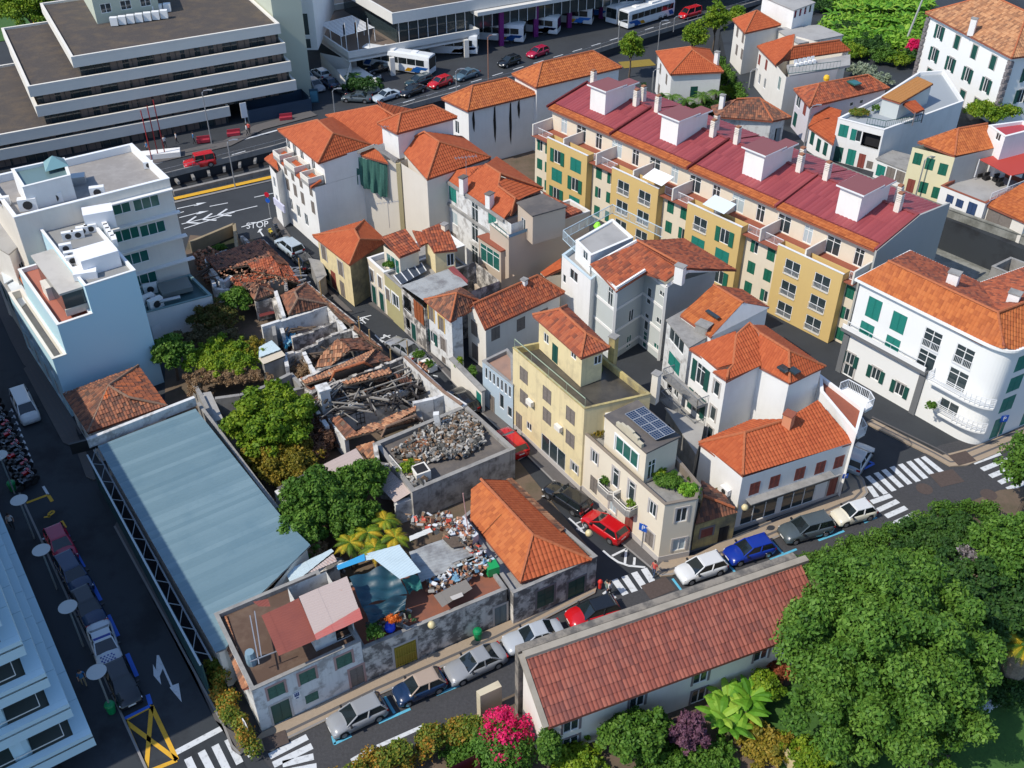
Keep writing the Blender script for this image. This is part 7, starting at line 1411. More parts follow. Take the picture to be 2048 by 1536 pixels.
tiles(h.root,[[e[0],e[2],rb,ra,e[1]]],TORG,[(ra,rb),(e[2],rb)],pw=.3);tiles(h.root,[[e[2],e[3],rb]],TNEW,[(e[3],rb)],pw=.34,pl=.5,amp=.06);tiles(h.root,[[e[3],P((32,1725,700),zz),ra,rb]],TNEW,pw=.3)
strip_=[P((32,1725,680),z+.1),P((33,430,1020),z+.1),P((33,400,1035),z+.5),P((32,1690,690),z+.5)];tiles(h.root,[strip_],TRUIN,pw=.3)
FA_,FB_=P((524,1464)),P((733,1364));zF=6.1
s_l,zL_=onwall(FA_,FB_,(42,5,1000));s_r,zR_=onwall(FA_,FB_,(42,745,720));zF=(zL_+zR_)/2;dF_=(FB_-FA_).normalized();nF=Vector((-dF_.y,dF_.x,0));nF=nF if nF.y>0 else-nF
h=House('peeling_house','peeling white street house with boarded green windows, sheet roof sheds above and a blue plaque','house',[FA_,FB_,FB_+nF*7.5,FA_+nF*7.5],0,zF,RUINW,par=0.3,roofm=mat('brown_old_floor',(0.10,0.06,0.04),.9,stain=.7,scol=(.2,.14,.1)),copem=CONC)
for p in((42,175,1025),(42,380,930),(42,622,825)):h.win(0,p,1.15,1.25,'shut',sh=mat('faded_green_board',(0.07,0.17,0.12),.8,fine=.3),trim=mat('pink_trim',(0.42,0.27,0.24),.85))
h.win(0,(42,410,1070),.95,.9,'shut',sh=MATS['faded_green_board']);h.win(0,(42,710,940),1.0,2.0,'door',sh=GREYSH,zb=.1,trim=MATS['pink_trim']);h.win(0,(42,212,1180),1.3,2.1,'door',sh=DGREEN,zb=.1,trim=STONEL);h.win(0,(42,132,1240),.8,1.9,'door',sh=DGREEN,zb=.1);h.close()
a_,zz_=onwall(FA_,FB_,(42,305,1045));q=FA_+dF_*a_-nF*.08;mb=MB();mb.box((q.x,q.y,zz_-.3),(.5,.05,.5),math.atan2(dF_.y,dF_.x));mb.build('plaque',WHITE,h.root);mb=MB();q2=q-nF*.04
for(ox,oz,w_,hh)in((-.12,0.05,.08,.3),(0,.05,.08,.3),(.12,.05,.08,.3),(0,.02,.34,.06),(0,-.2,.2,.08)):mb.box((q2.x+dF_.x*ox,q2.y+dF_.y*ox,zz_-.15+oz),(w_,.03,hh),math.atan2(dF_.y,dF_.x))
mb.build('plaque_mark',simple('navy_mark',(.02,.06,.2),.6),h.root)
zt=zF+1.9
def sheet(px,z,m,par,dz=0.0,**k):
 q=[P(p,z+(dz if i>1 else 0))for i,p in enumerate(px)];return sheet_roof(par,q,m,**k)
sheet([(42,190,797),(42,75,530),(42,322,415),(42,445,690)],zt,CORRR,h.root);sheet([(42,440,690),(42,322,402),(42,640,270),(42,742,548)],zt+.25,CORRP,h.root);sheet([(42,440,692),(42,425,655),(42,722,478),(42,745,552)],zt+.32,CORRPK,h.root);sheet([(42,60,470),(42,20,440),(42,120,420),(42,135,470)],zt-.3,CORRR,h.root)
top_w=House('','','',[FA_+dF_*4.9+nF*1.0,FB_+nF*1.0,FB_+nF*5.5,FA_+dF_*4.9+nF*5.5],zF-.3,zt-.1,RUINW,under=h.root,wname='attic_wall');top_w.win(0,(42,635,630),1.3,1.2,'open');top_w.close()
mb=MB()
for p0,p1 in(((42,0,530),(42,60,850)),((42,30,500),(42,75,800)),((42,0,835),(42,190,760))):mb.bar(P(p0,zF+1.0),P(p1,zF+1.0),.07)
o=mb.build('clothes_rail',METAL,h.root);o['kind']='stuff'
a,b=P((41,1450,560),zF-.4),P((41,1620,1010),zF-.4);tiles(h.root,[[P((41,1430,565),zF-.9),P((41,1610,1020),zF-.9),P((41,1655,990),zF-.2),P((41,1500,530),zF-.2)]],TRUIN,name='edge_tiles',pw=.26)
mb=MB();q=P((41,1655,800),zF+.4);mb.lathe((q.x,q.y,zF-.3),[(.35,0),(.38,.8),(.3,1.2)],10);mb.build('water_drum',simple('faded_blue_drum',(.2,.3,.36),.6),h.root)
WA,WB_=P((733,1364)),P((1014,1243));_,zw=onwall(WA,WB_,(42,1000,620));_,zw2=onwall(WA,WB_,(42,1650,400));zw=(zw+zw2)/2
dW=(WB_-WA).normalized();nW=Vector((-dW.y,dW.x,0));nW=nW if nW.y>0 else-nW
h=House('street_wall_house','long blackened street front with yellow barred gate and shed roofs piled behind it','building',[WA+dW*.02,WB_,WB_+nW*6,WA+dW*.02+nW*6],0,zw,RUIN,par=0.2,roofm=mat('rusty_terrace',(0.25,0.09,0.05),.9,stain=.7,scol=(.1,.06,.05),sscale=.8),copem=CONC)
YG=simple('mustard_gate',(0.35,0.26,0.03),.6);h.win(0,(42,1030,795),1.7,2.3,'door',sh=YG,zb=.1,trim=STONEL);h.win(0,(42,1710,520),1.0,2.0,'door',sh=simple('grey_blue_door',(.12,.17,.19),.6),zb=.1,trim=STONEL);h.close()
a_,_=onwall(WA,WB_,(42,1030,795));mb=MB()
for i in range(9):c=WA+dW*(a_-.75+i*.1875)-nW*.05;mb.bar((c.x,c.y,.15),(c.x,c.y,2.3),.05)
for zz_ in(.3,1.2,2.2):mb.bar(WA+dW*(a_-.8)-nW*.05+Vector((0,0,zz_)),WA+dW*(a_+.8)-nW*.05+Vector((0,0,zz_)),.06)
o=mb.build('gate_bars',YG,h.root);o['kind']='stuff'
TARP=mat('dark_blue_tarp',(0.012,0.05,0.075),.45,stain=.6,scol=(.03,.12,.14),sscale=.7);zs=zw+1.6
def cloth(par,px,zs_,m,name='tarpaulin',n=14,amp=.12):
 q=[P(p,z_)for p,z_ in zip(px,zs_)];V=[]
 for j in range(n+1):
  for i in range(n+1):
   u,v=i/n,j/n;p=q[0].lerp(q[1],u).lerp(q[3].lerp(q[2],u),v);V.append(p+Vector((0,0,amp*(math.sin(u*11+v*5)+.7*math.sin(v*17-u*7)-1.2*math.sin(u*math.pi)*math.sin(v*math.pi)*2))))
 mb=MB();mb.add(V,[(j*(n+1)+i,j*(n+1)+i+1,(j+1)*(n+1)+i+1,(j+1)*(n+1)+i)for j in range(n)for i in range(n)]);return mb.build(name,m,par,smooth=True)
cloth(h.root,[(42,655,275),(42,935,190),(42,1040,380),(42,740,470)],(zs+.3,zs+.3,zs,zs),TARP);cloth(h.root,[(42,742,475),(42,1035,385),(42,1025,485),(42,800,585)],(zs,zs,zs-.6,zs-.6),TARP)
sheet([(42,575,222),(42,580,190),(42,990,62),(42,1010,100)],zs+.5,CORRB,h.root);sheet([(42,990,290),(42,770,120),(42,985,62),(42,1130,242)],zs+.6,CORRB,h.root);mb=MB();mb.add([P((42,572,200),zs+.6),P((42,582,228),zs+.6),P((42,760,165),zs+.62),P((42,755,120),zs+.62)],[(0,1,2,3)]);mb.build('blue_sheet',simple('sky_blue_sheet',(.04,.3,.55),.5),h.root)
cloth(h.root,[(42,1000,290),(42,1110,255),(42,1140,350),(42,1050,380)],(zs+.1,zs+.1,zs-.8,zs-.8),simple('green_tarp',(.02,.14,.13),.6))
sheet([(42,1130,310),(42,1050,110),(42,1390,-20),(42,1520,150)],zw+.6,CORR,h.root,pw=.3,amp=.05);sheet([(108,240,620),(108,230,560),(108,480,455),(108,515,505)],zw+1.0,simple('off_white_sheet',(.6,.6,.56),.6),h.root)
sheet([(42,1270,475),(42,1212,395),(42,1425,290),(42,1470,352)],zw+.7,simple('dull_grey_board',(.2,.18,.155),.8),h.root,amp=.01);sheet([(42,1340,430),(42,1320,405),(42,1400,375),(42,1410,400)],zw+.8,simple('pale_board',(.45,.42,.38),.8),h.root,amp=.01)
rubble(h.root,[(42,1150,330),(42,1560,130),(42,1620,220),(42,1200,400)],zw+.2,190,.15,.55,GREYR+[simple('white_scrap',(.6,.62,.63),.6),simple('blue_scrap',(.15,.3,.42),.6),BRK[0]],'scrap',.6);rubble(h.root,[(108,120,360),(108,700,300),(108,1150,820),(108,1080,850)],zw+.3,200,.15,.6,GREYR+[MATS['white_scrap'],BRK[0],simple('red_scrap',(.5,.06,.03),.6)],'scrap',.7);rubble(h.root,[(42,760,590),(42,1050,500),(42,1110,580),(42,800,680)],zw+.0,90,.15,.5,GREYR+[simple('dark_leaves',(.03,.07,.02),.9)],'scrap',.5)
mb=MB()
for i in range(12):t=i/11;a=P((108,640,590),zw+.9).lerp(P((108,740,690),zw+.9),t);mb.bar(a,a+(P((108,830,560),zw+.9)-P((108,640,590),zw+.9))*.9,.1)
o=mb.build('stacked_laths',WOOD,h.root);o['kind']='stuff'
for i in range(9):
 a=P((108,740+i*35,870+(i%3)*22),zw+.7);b=a+(P((108,960,800),zw+.7)-P((108,700,900),zw+.7))*RNGS.uniform(.6,1);mb=MB();mb.bar(a,b,.22,.05);mb.build('plank',(CORR,GREYT,CORRB)[i%3],h.root)
q=P((42,925,605),zw+.3);mb=MB();mb.lathe((q.x,q.y,zw-.1),[(.05,0),(.33,.12),(.42,.4),(.33,.68),(.05,.8)],14);o=mb.build('blue_ball',simple('cobalt_plastic',(.01,.05,.6),.35),smooth=True);tagm(o,'shiny cobalt blue ball on the cluttered terrace behind the street wall','ball')
q=P((108,1225,940),zw+.3);mb=MB();mb.box((q.x,q.y,zw-.1),(.9,.9,.8),.4);o=mb.build('green_crate',simple('bright_green_crate',(.01,.3,.08),.5));tagm(o,'bright green topped crate at the end of the rusty terrace','crate')
q4=[P((108,760,370),4.4),P((108,890,300),4.4),P((108,1065,520),4.4),P((108,900,640),4.4)];mb=MB();mb.prism([v[:2]for v in q4],0,4.3);o=mb.build('white_shed',MATS['white_scrap']);tagm(o,'small white topped shed with loose bricks beside the orange hip roof','shed');rubble(o,[(108,780,380),(108,880,330),(108,1020,510),(108,900,600)],4.3,22,.2,.5,BRK+[RUINW],'loose_bricks',.2)
mb=MB();q=P((108,945,520),4.3);mb.tube([q,q+Vector((-.3,0,4.2))],.04,6);o=mb.build('antenna_pole',simple('red_white_pole',(.55,.3,.27),.6));tagm(o,'thin leaning reddish pole standing on the white topped shed','pole')
hs=ruin('blue-white folded sheet roof shed with collapsed brown debris beside the warehouse roof','shed',(107,700,700),'collapsed_shed');sheet([(107,500,910),(107,420,740),(107,980,470),(107,1010,500)],3.6,CORRB,hs);sheet([(107,700,760),(107,1000,530),(107,1050,620),(107,760,745)],3.9,CORRP,hs)
wseg(hs,[(107,700,780),(107,1060,650)],3.0,RUIN);wseg(hs,[(107,90,1080),(107,70,950),(107,330,690),(107,430,730)],2.2,RUIN,jag=.3);rubble(hs,[(107,80,960),(107,340,690),(107,520,900),(107,330,1060),(107,100,1060)],.5,380,.2,.8,BRK+[GREYR[3]],hgt=1.9);rubble(hs,[(107,700,800),(107,1080,680),(107,1150,760),(107,750,950)],1.5,200,.2,.6,GREYR,hgt=1.2);timbers(hs,[(107,90,800),(107,500,700),(107,500,1000),(107,100,1000)],2.6,12,2,4.5,GREYT,.1)
sh=ruin('rusty flat shed roof running from warehouse wall to rubble building between trees','shed',(106,200,800),'rusty_shed');z=3.0
q=[P(p,z)for p in((32,175,745),(32,275,840),(32,760,570),(32,700,485))];sheet_roof(sh,[q[0],q[1],q[1].lerp(q[2],.45),q[0].lerp(q[3],.45)],CORRK,pw=.4,amp=.05);sheet_roof(sh,[q[0].lerp(q[3],.45),q[1].lerp(q[2],.45),q[2],q[3]],CORRP,pw=.4,amp=.03);wseg(sh,[(32,175,760),(32,290,900)],2.7,RUINW);wseg(sh,[(32,290,860),(32,750,580)],2.6,RUINW)
wy=ruin('overgrown walled plot with grey concrete tank wall next to the warehouse','wall',(104,300,1000),'plot_walls');wseg(wy,[(104,130,900),(104,290,1230),(104,400,1400)],2.6,CONC);wseg(wy,[(104,300,940),(104,600,900),(104,890,800),(104,1210,640)],2.6,CONC);wseg(wy,[(104,1210,640),(104,1360,810),(104,1000,900)],2.2,CONC);wseg(wy,[(104,30,740),(104,130,900)],2.4,CONC)
mb=MB();mb.prism([P(p,2.3)[:2]for p in((104,140,880),(104,250,860),(104,400,1190),(104,280,1230))],0,2.3);mb.build('tank_slab',PAVER,wy)
hh=House('block_hut','small bare block hut with dirty white sheet roof among dry vines','hut',[P((104,860,490),3.0),P((104,890,530),3.0),P((104,1145,435),3.0),P((104,1030,300),3.0),P((104,830,330),3.0)],0,2.9,CONC);hh.close();sheet([(104,885,535),(104,820,460),(104,1095,360),(104,1155,430)],3.1,simple('cream_sheet',(.6,.52,.40),.7),hh.root);sheet([(104,830,455),(104,830,330),(104,985,245),(104,1095,355)],3.3,CORRB,hh.root)
hh=House('white_plot_wall','pale wall at the north edge of the overgrown plot','wall',[P((21,1000,840),2),P((21,1400,660),2),P((21,1405,655),2),P((21,1000,830),2)],0,2.0,WPLAST);hh.close()
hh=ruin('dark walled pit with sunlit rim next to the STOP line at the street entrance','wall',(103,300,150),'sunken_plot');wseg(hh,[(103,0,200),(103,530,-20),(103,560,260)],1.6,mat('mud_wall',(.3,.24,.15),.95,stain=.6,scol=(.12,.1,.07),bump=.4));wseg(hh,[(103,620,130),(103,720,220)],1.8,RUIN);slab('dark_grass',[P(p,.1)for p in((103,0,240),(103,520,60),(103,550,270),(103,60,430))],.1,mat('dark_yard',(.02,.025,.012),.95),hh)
z=4.85;TL,BLf,BRf,TRr=P((43,35,858),7.1),P((43,305,1240),z),P((43,1905,655),z),P((43,1935,190),7.1)
dL=(BRf-BLf).normalized();ext=dL*2.5;nL=Vector((-dL.y,dL.x,0));nL=nL if nL.y>0 else-nL
dp=(TL-BLf).dot(nL);LB=(BRf-BLf).length+3
R0=BLf+Vector((0,0,0));
h=House('garden_building','long cream garden building with dusky red tiled roof and stone framed windows','building',[BLf+nL*.45+dL*.3,BLf+nL*.45+dL*LB,BLf+nL*(dp+.2)+dL*LB,BLf+nL*(dp+.2)+dL*.3],0,z-.1,CREAMW)
GS=mat('grey_rose_stone',(0.19,0.16,0.16),.85,bump=.3)
for p in((43,470,1260),(43,905,1100),(43,1325,940),(43,1725,790),(43,462,1445),(43,1298,1130)):h.win(0,p,1.15,1.15 if p[2]<1100 or p==(43,1325,940)or p==(43,905,1100)or p==(43,470,1260)else 1.5,'glass',trim=GS)
h.close()
tiles(h.root,[[BLf-nL*.35,BLf-nL*.35+dL*LB,BLf+nL*dp+dL*LB+Vector((0,0,2.25)),BLf+nL*dp+Vector((0,0,2.25))]],TPINK,pw=.3,pl=.62,amp=.055,lap=.05,jit=.02,deckm=TERR,thick=.18)
mb=MB();pe=[BLf+nL*.2-dL*.12,BLf+nL*(dp+.6)-dL*.12];
mb.bar(BLf-nL*.3-dL*.15+Vector((0,0,.05)),BLf+nL*(dp+.3)-dL*.15+Vector((0,0,2.45)),.35,.25);mb.build('verge_coping',mat('mossy_coping',(.34,.30,.24),.9,stain=.5,scol=(.15,.13,.1)),h.root)
mb=MB();gw=[BLf+nL*.45,BLf+nL*(dp+.2),BLf+nL*(dp+.2)+Vector((0,0,2.25)),BLf+nL*.45+Vector((0,0,.1))];gz=[Vector((v.x,v.y,0))for v in gw[:2]]+gw[2:];o2=dL*.3;mb.add(gz+[v+o2 for v in gz],[(0,3,2,1),(4,5,6,7),(0,4,7,3),(1,2,6,5),(3,7,6,2)]);mb.build('gable',CREAMW,h.root)
mb=MB();a=BLf+nL*(dp+.15);
for off_,ww,zz_,m_ in((.15,.5,2.5,MATS['mossy_coping']),):
 mb.bar(a+Vector((0,0,zz_-.1)),a+dL*(LB+.6)+Vector((0,0,zz_-.1)),.5,.3)
mb.build('ridge_coping',MATS['mossy_coping'],h.root)
mb=MB();b0=BLf+nL*(dp+.85)-dL*.2;mb.bar(Vector((b0.x,b0.y,3.6)),Vector((b0.x,b0.y,3.6))+dL*(LB+.3),.55,7.2);mb.build('street_wall',mat('lichen_wall',(.25,.22,.18),.95,stain=.8,scol=(.08,.075,.07),sscale=1.2,bump=.5,thr=(.42,.6)),h.root)
q=P((960,1437));mb=MB();ca=[P((42,1500,1180)),P((42,1525,1215)),P((42,1665,1150)),P((42,1640,1110))]
mb.prism([v[:2]for v in ca],0,2.6);o=mb.build('gate_pier',YDIRTY if 0 else mat('old_cream_pier',(.55,.48,.34),.9,stain=.6,scol=(.25,.21,.15)));tagm(o,'stout weathered cream gate pier at the left end of the garden building','pier')
h=House('garden_gate_house','dark opening with crimson frame under the flowering hedge at the bottom edge','building',[P((42,1180,1600),2.4),P((42,1490,1440),2.4),P((42,1520,1500),2.4),P((42,1300,1640),2.4)],-2,2.3,simple('crimson_frame',(.16,.02,.03),.7));h.close()
def cpaint(name,c,r=0.3):return mat(name,c,r,coat=0.6,spec=0.5)
TYRE=simple('tyre_rubber',(0.015,0.015,0.016),0.8);RIM=simple('alloy',(0.45,0.46,0.48),0.3,0.8);CGL=mat('car_glass',(0.012,0.018,0.02),0.06,spec=0.9)
HL=simple('headlamp_lens',(0.7,0.72,0.75),0.1);TLm=simple('tail_lamp_red',(0.35,0.01,0.01),0.2);PLT=simple('number_plate',(0.75,0.75,0.72),0.5);TRIM=simple('black_trim',(0.02,0.02,0.022),0.5)
CT={'hatch':(4.05,1.76,1.48,.95,.92,.66,-.485,.245,-.40,.03),'sedan':(4.55,1.8,1.42,.93,.88,.64,-.36,.20,-.21,.02),'suv':(4.45,1.86,1.62,1.04,1.02,.76,-.49,.25,-.43,.05),'small':(3.7,1.66,1.47,.95,.92,.66,-.47,.25,-.36,.05),'estate':(4.5,1.78,1.45,.93,.88,.64,-.49,.22,-.44,.04),'van':(4.5,1.8,1.85,1.08,1.05,.75,-.495,.36,-.48,.20),'jeep':(4.1,1.8,1.9,1.1,1.08,.9,-.47,.17,-.465,.13)}
CMESH={}
def car_meshes(t):
 if t in CMESH:return CMESH[t]
 L,W,H,belt,hood,nose,g0,g1,r0,r1=CT[t];hw=W/2;zb=0.24;R=0.32 if t!='jeep' else.38
 wx=(-L*.31,L*.32)
 xs=sorted({-.5,-.49,-.46,-.4,g0,-.2,0,.12,g1,.33,.42,.47,.49,.5}|{(w+s*R*k)/L for w in wx for s in(-1,1)for k in(1.18,.85,.45)}|{w/L for w in wx})
 V=[];F=[];n=0
 for x in xs:
  X=x*L;e=max(0,(abs(x)-.40)/.10);shrink=1-.16*e**2
  if x<=g0:tz=belt*(1-.0*e)if t in('hatch','suv','van','jeep','estate','small')else belt-.0
  elif x<g1:tz=belt
  else:tz=hood-(hood-nose)*((x-g1)/(.5-g1))**2.2
  if abs(x)>.485:tz-=.1
  arch=0
  for w in wx:
   dx=abs(X-w)
   if dx<R*1.15:arch=math.sqrt(max(0,(R*1.15)**2-dx*dx))
  zl=zb if arch==0 else max(zb,.30+arch*.95);w_=hw*shrink
  sec=[(w_*.90,zl),(w_*.99,zl+.06),(w_,zl+(tz-zl)*.45),(w_*.97,tz-.10),(w_*.86,tz),(w_*.4,tz+.035),(0,tz+.045)]
  full=[(X,-a,b)for a,b in sec]+[(X,a,b)for a,b in reversed(sec[:-1])];V+=full;n=len(full)
 m=len(xs)
 for i in range(m-1):
  for k in range(n-1):F.append((i*n+k,(i+1)*n+k,(i+1)*n+k+1,i*n+k+1))
  F.append((i*n+n-1,(i+1)*n+n-1,(i+1)*n,i*n))
 F.append(tuple(range(n-1,-1,-1))[::-1]);F.append(tuple((m-1)*n+k for k in range(n))[::-1])
 body=mesh('body',V,F,TRIM,True)
 def loft(z0,z1,w0,w1,a0,a1,b0,b1):return[(a0,-w0,z0),(a1,-w0*.96,z0),(a1,w0*.96,z0),(a0,w0,z0),(b0,-w1,z1),(b1,-w1*.95,z1),(b1,w1*.95,z1),(b0,w1,z1)]
 Q=[(4,5,6,7),(0,1,5,4),(1,2,6,5),(2,3,7,6),(3,0,4,7)]
 gl=mesh('glass',loft(belt-.02,H-.06,hw*.88,hw*.72,g0*L,g1*L,r0*L,r1*L),Q,CGL)
 rf=MB();b0,b1,w1=r0*L-.02,r1*L+.05,hw*.72;pts=[]
 zt=H-.075
 for(s,f,z)in((1.02,0,zt),(1.0,.05,H-.02),(.8,.18,H),):
  pts.append([(b0+f,-w1*s,z),(b1-f,-w1*s*.95,z),(b1-f,w1*s*.95,z),(b0+f,w1*s,z)])
 Vr=sum(pts,[]);Fr=[(8,9,10,11)]+[(a*4+i,a*4+(i+1)%4,(a+1)*4+(i+1)%4,(a+1)*4+i)for a in range(2)for i in range(4)];roof=mesh('roof',Vr,Fr,TRIM,False)
 pl=MB();lo=loft(belt-.02,H-.06,hw*.885,hw*.725,g0*L,g1*L,r0*L,r1*L)
 for a,b in((0,4),(1,5),(2,6),(3,7)):pl.bar(lo[a],lo[b],.085)
 for sgn in(-1,1):
  for t_ in(.52,):
   xa=(g0+(g1-g0)*t_)*L-.1;xb=(r0+(r1-r0)*t_)*L;pl.bar((xa,sgn*hw*.872,belt-.02),(xb,sgn*hw*.71,H-.07),.09)
 pil=mesh('pillars',pl.V,pl.F,TRIM)
 wm=MB();wm.tube([(0,-.11,0),(0,.11,0)],R,16);wheel=mesh('wheel',wm.V,wm.F,TYRE);rm=MB();rm.tube([(0,.085,0),(0,.125,0)],R*.62,10);rim=mesh('rim',rm.V,rm.F,RIM)
 hl=MB();hl.box((0,0,0),(.22,.42,.16));hlm=mesh('headlight',hl.V,hl.F,HL);tl=MB();tl.box((0,0,0),(.12,.34,.2));tlm=mesh('tail_light',tl.V,tl.F,TLm)
 p_=MB();p_.box((0,0,0),(.03,.52,.12));plm=mesh('number_plate',p_.V,p_.F,PLT);mi=MB();mi.box((0,0,0),(.14,.2,.14));mir=mesh('mirror',mi.V,mi.F,TRIM)
 CMESH[t]=(body,gl,roof,pil,wheel,rim,hlm,tlm,plm,mir);return CMESH[t]
def car(t,paint,label,pf,pr,group,roofm=None,z0=0.0,name='parked_car',cat='car',flip=False):
 a=P(pf,z0+.7);b=P(pr,z0+.7);c=(a+b)/2;rz=math.atan2((a-b).y,(a-b).x);L,W,H,belt,hood,nose,g0,g1,r0,r1=CT[t]
 r=root(name,label,cat,(c.x,c.y,z0+.015),group,rz);ms=car_meshes(t)
 def add(n_,me,loc=(0,0,0),m=None,par=None,rz_=0):
  o=ob(n_,me,par or r,loc,rz_)
  if m:o.material_slots[0].link='OBJECT';o.material_slots[0].material=m
  return o
 add('body',ms[0],m=paint);add('windows',ms[1]);add('roof',ms[2],m=roofm or paint);add('pillars',ms[3],m=roofm or paint)['kind']='stuff'
 R=.32 if t!='jeep' else.38
 for x in(-L*.31,L*.32):
  for s in(-1,1):w=add('wheel',ms[4],(x,s*(W/2-.13),R),rz_=0 if s>0 else math.pi);add('rim',ms[5],par=w)
 for s in(-1,1):add('headlight',ms[6],(L*.485-.16,s*W*.33,nose-.12));add('tail_light',ms[7],(-L*.485-.01,s*W*.36,belt-.28));add('mirror',ms[9],(g1*L-.25,s*(W/2+.06),belt))
 add('number_plate',ms[8],(L*.5,0,.4));add('number_plate',ms[8],(-L*.5,0,.6));return r
C_SIL=cpaint('silver_car_paint',(.27,.28,.29));C_WHT=cpaint('white_car_paint',(.62,.63,.63));C_BLK=cpaint('black_car_paint',(.012,.014,.017),.2);C_BLU=cpaint('royal_blue_car_paint',(.006,.03,.28),.25);C_NAV=cpaint('navy_car_paint',(.01,.03,.08),.25);C_RED=cpaint('red_car_paint',(.5,.008,.012),.25);C_CRM=cpaint('cream_car_paint',(.66,.62,.5));C_GRY=cpaint('slate_car_paint',(.07,.09,.1),.25);C_TEAL=cpaint('dark_teal_car_paint',(.015,.04,.05),.25);C_LBL=cpaint('pale_blue_car_paint',(.4,.47,.52));C_CRI=cpaint('crimson_car_paint',(.38,.01,.045),.25);C_BG=simple('beige_soft_top',(.36,.28,.22),.9)
G1='cars parked along the cobbled street'
car('hatch',C_SIL,'silver hatchback parked nearest the bottom left crosswalk on the cobbled street',(42,540,1262),(42,868,1108),G1)
car('small',C_NAV,'navy blue small car with beige soft top parked behind the silver hatchback',(42,985,1052),(42,1250,940),G1,roofm=C_BG)
car('sedan',C_SIL,'grey silver saloon parked beside the gate pier of the garden building',(42,1325,915),(42,1650,765),G1)
car('sedan',cpaint('bright_silver_paint',(.40,.43,.46)),'pale bluish silver saloon half hidden behind the garden building wall',(42,1705,715),(43,385,612),G1)
car('hatch',C_RED,'bright red hatchback with black roof parked before the centre crosswalk',(43,462,550),(43,762,455),G1,roofm=C_BLK)
car('hatch',C_WHT,'white hatchback parked just right of the centre crosswalk',(33,1188,1318),(33,1468,1225),G1)
car('hatch',C_BLU,'royal blue hatchback parked between white hatchback and dark estate',(33,1505,1195),(33,1790,1108),G1)
car('suv',C_GRY,'dark slate sport utility car parked outside the shopfront',(34,440,1055),(34,775,965),G1)
car('small',C_CRM,'cream small hatchback with white roof parked at the right end of the row',(34,790,945),(34,1055,870),G1,roofm=C_WHT)
G2='cars in the narrow centre street'
car('estate',C_BLK,'black estate car in the marked bay below the yellow block',(33,345,742),(33,540,868),G2)
car('hatch',C_RED,'bright red hatchback seen from behind in the centre street below the cream corner building',(33,600,932),(33,785,1055),G2)
car('hatch',C_RED,'red car half hidden behind the rubble topped building',(1004,862),(1040,903),G2)
car('sedan',C_SIL,'grey saloon parked by the two planter boxes in the centre street',(22,950,930),(22,1085,1015),G2)
car('suv',C_LBL,'pale blue grey car parked at the top of the centre street',(22,205,262),(22,315,345),G2)
car('hatch',C_BLK,'black car parked right behind the pale blue grey one',(22,325,362),(22,385,435),G2)
car('hatch',C_BLK,'dark car deep in shade beside the light blue flat roofed house',(22,1375,1275),(22,1445,1360),G2)
G3='vehicles in the shaded left street'
car('van',C_WHT,'white van driving with headlights on down the shaded left street',(21,205,1450),(21,130,1290),G3,name='van',cat='van')
car('hatch',C_CRI,'crimson car at the head of the row parked in the left street',(31,435,1185),(31,365,1045),G3)
car('estate',C_NAV,'dark blue estate parked behind the crimson car in the left street',(31,540,1400),(31,430,1220),G3)
car('hatch',C_NAV,'navy car with black roof parked between dark estate and white marked car',(41,635,570),(41,530,375),G3,roofm=C_BLK)
pol=car('sedan',C_WHT,'white saloon with blue roof stripes and chequered bonnet parked in the left street',(41,735,850),(41,650,600),G3)
BLM=simple('deep_blue_mark',(.01,.03,.25),.4);mb=MB();L=4.55
def onpol(x,y,z):return(x,y,z)
def flat(parent,name,boxes,m):
 mb=MB()
 for c,s in boxes:mb.box(c,s)
 o=ob(name,mesh(name,mb.V,mb.F,m),parent);return o
flat(pol,'roof_stripe',[((-.15,0,1.41),(.22,1.2,.02)),((-1.15,0,.97),(.5,1.35,.02))],BLM);flat(pol,'chequer_mark',[((1.25+.16*i,-.5+.25*j+.12*(i%2),.905-.02*i),(.12,.12,.012))for i in range(4)for j in range(4)],BLM)
car('hatch',C_BLK,'black hatchback parked in front of the yellow hatched box',(41,855,1075),(41,765,870),G3)
car('hatch',C_LBL,'white car half hidden round the corner of the shop house',(34,990,490),(34,925,590),'cars in the side street')
G4='cars on the avenue'
j=car('jeep',C_RED,'bright red off road car alone on the avenue beside the lamp post',(11,1240,1085),(11,1395,1055),G4,z0=AV,name='off_road_car');mb=MB();
flat(j,'spare_wheel',[((-2.12,0,.75),(.2,.62,.62))],TYRE)
def avc(t,paint,lab,x,y,dx,dy,rt=12,**k):
 car(t,paint,lab,(rt,x-dx,y-dy),(rt,x+dx,y+dy),G4,z0=AV,**k)
avc('sedan',C_LBL,'pale grey car lowest but one on the ramp beside the arch',370,500,-38,-28);avc('hatch',C_WHT,'white car just outside the garage arch',465,480,40,26);avc('hatch',C_SIL,'silver car on the ramp next to the stair block',432,560,-38,-28)
avc('sedan',C_NAV,'dark navy car in the middle of the garage ramp',525,540,40,28);avc('sedan',C_BLK,'black car at the lower end of the garage ramp',610,590,45,25);avc('sedan',C_GRY,'dark grey car turning off the ramp below the white planter',705,640,60,3)
avc('sedan',C_LBL,'pale blue car at the ramp mouth behind the orange roofs',898,628,58,-18);avc('sedan',C_BLK,'black car on the avenue nearest the orange warehouse roof',1072,592,60,-22);avc('estate',C_TEAL,'dark teal car on the avenue next to the red hatchback',1115,530,62,-18)
avc('hatch',C_RED,'bright red hatchback on the avenue between two blue grey cars',1255,540,62,-22);avc('sedan',cpaint('steel_blue_paint',(.08,.14,.18),.3),'steel blue car on the avenue ahead of the red hatchback',1430,488,58,-20);avc('hatch',C_BLK,'black car on the avenue by the tall rusty lamp post',1712,402,58,-20);avc('hatch',C_CRI,'dark red car furthest along the avenue before the coaches',1900,342,58,-20)
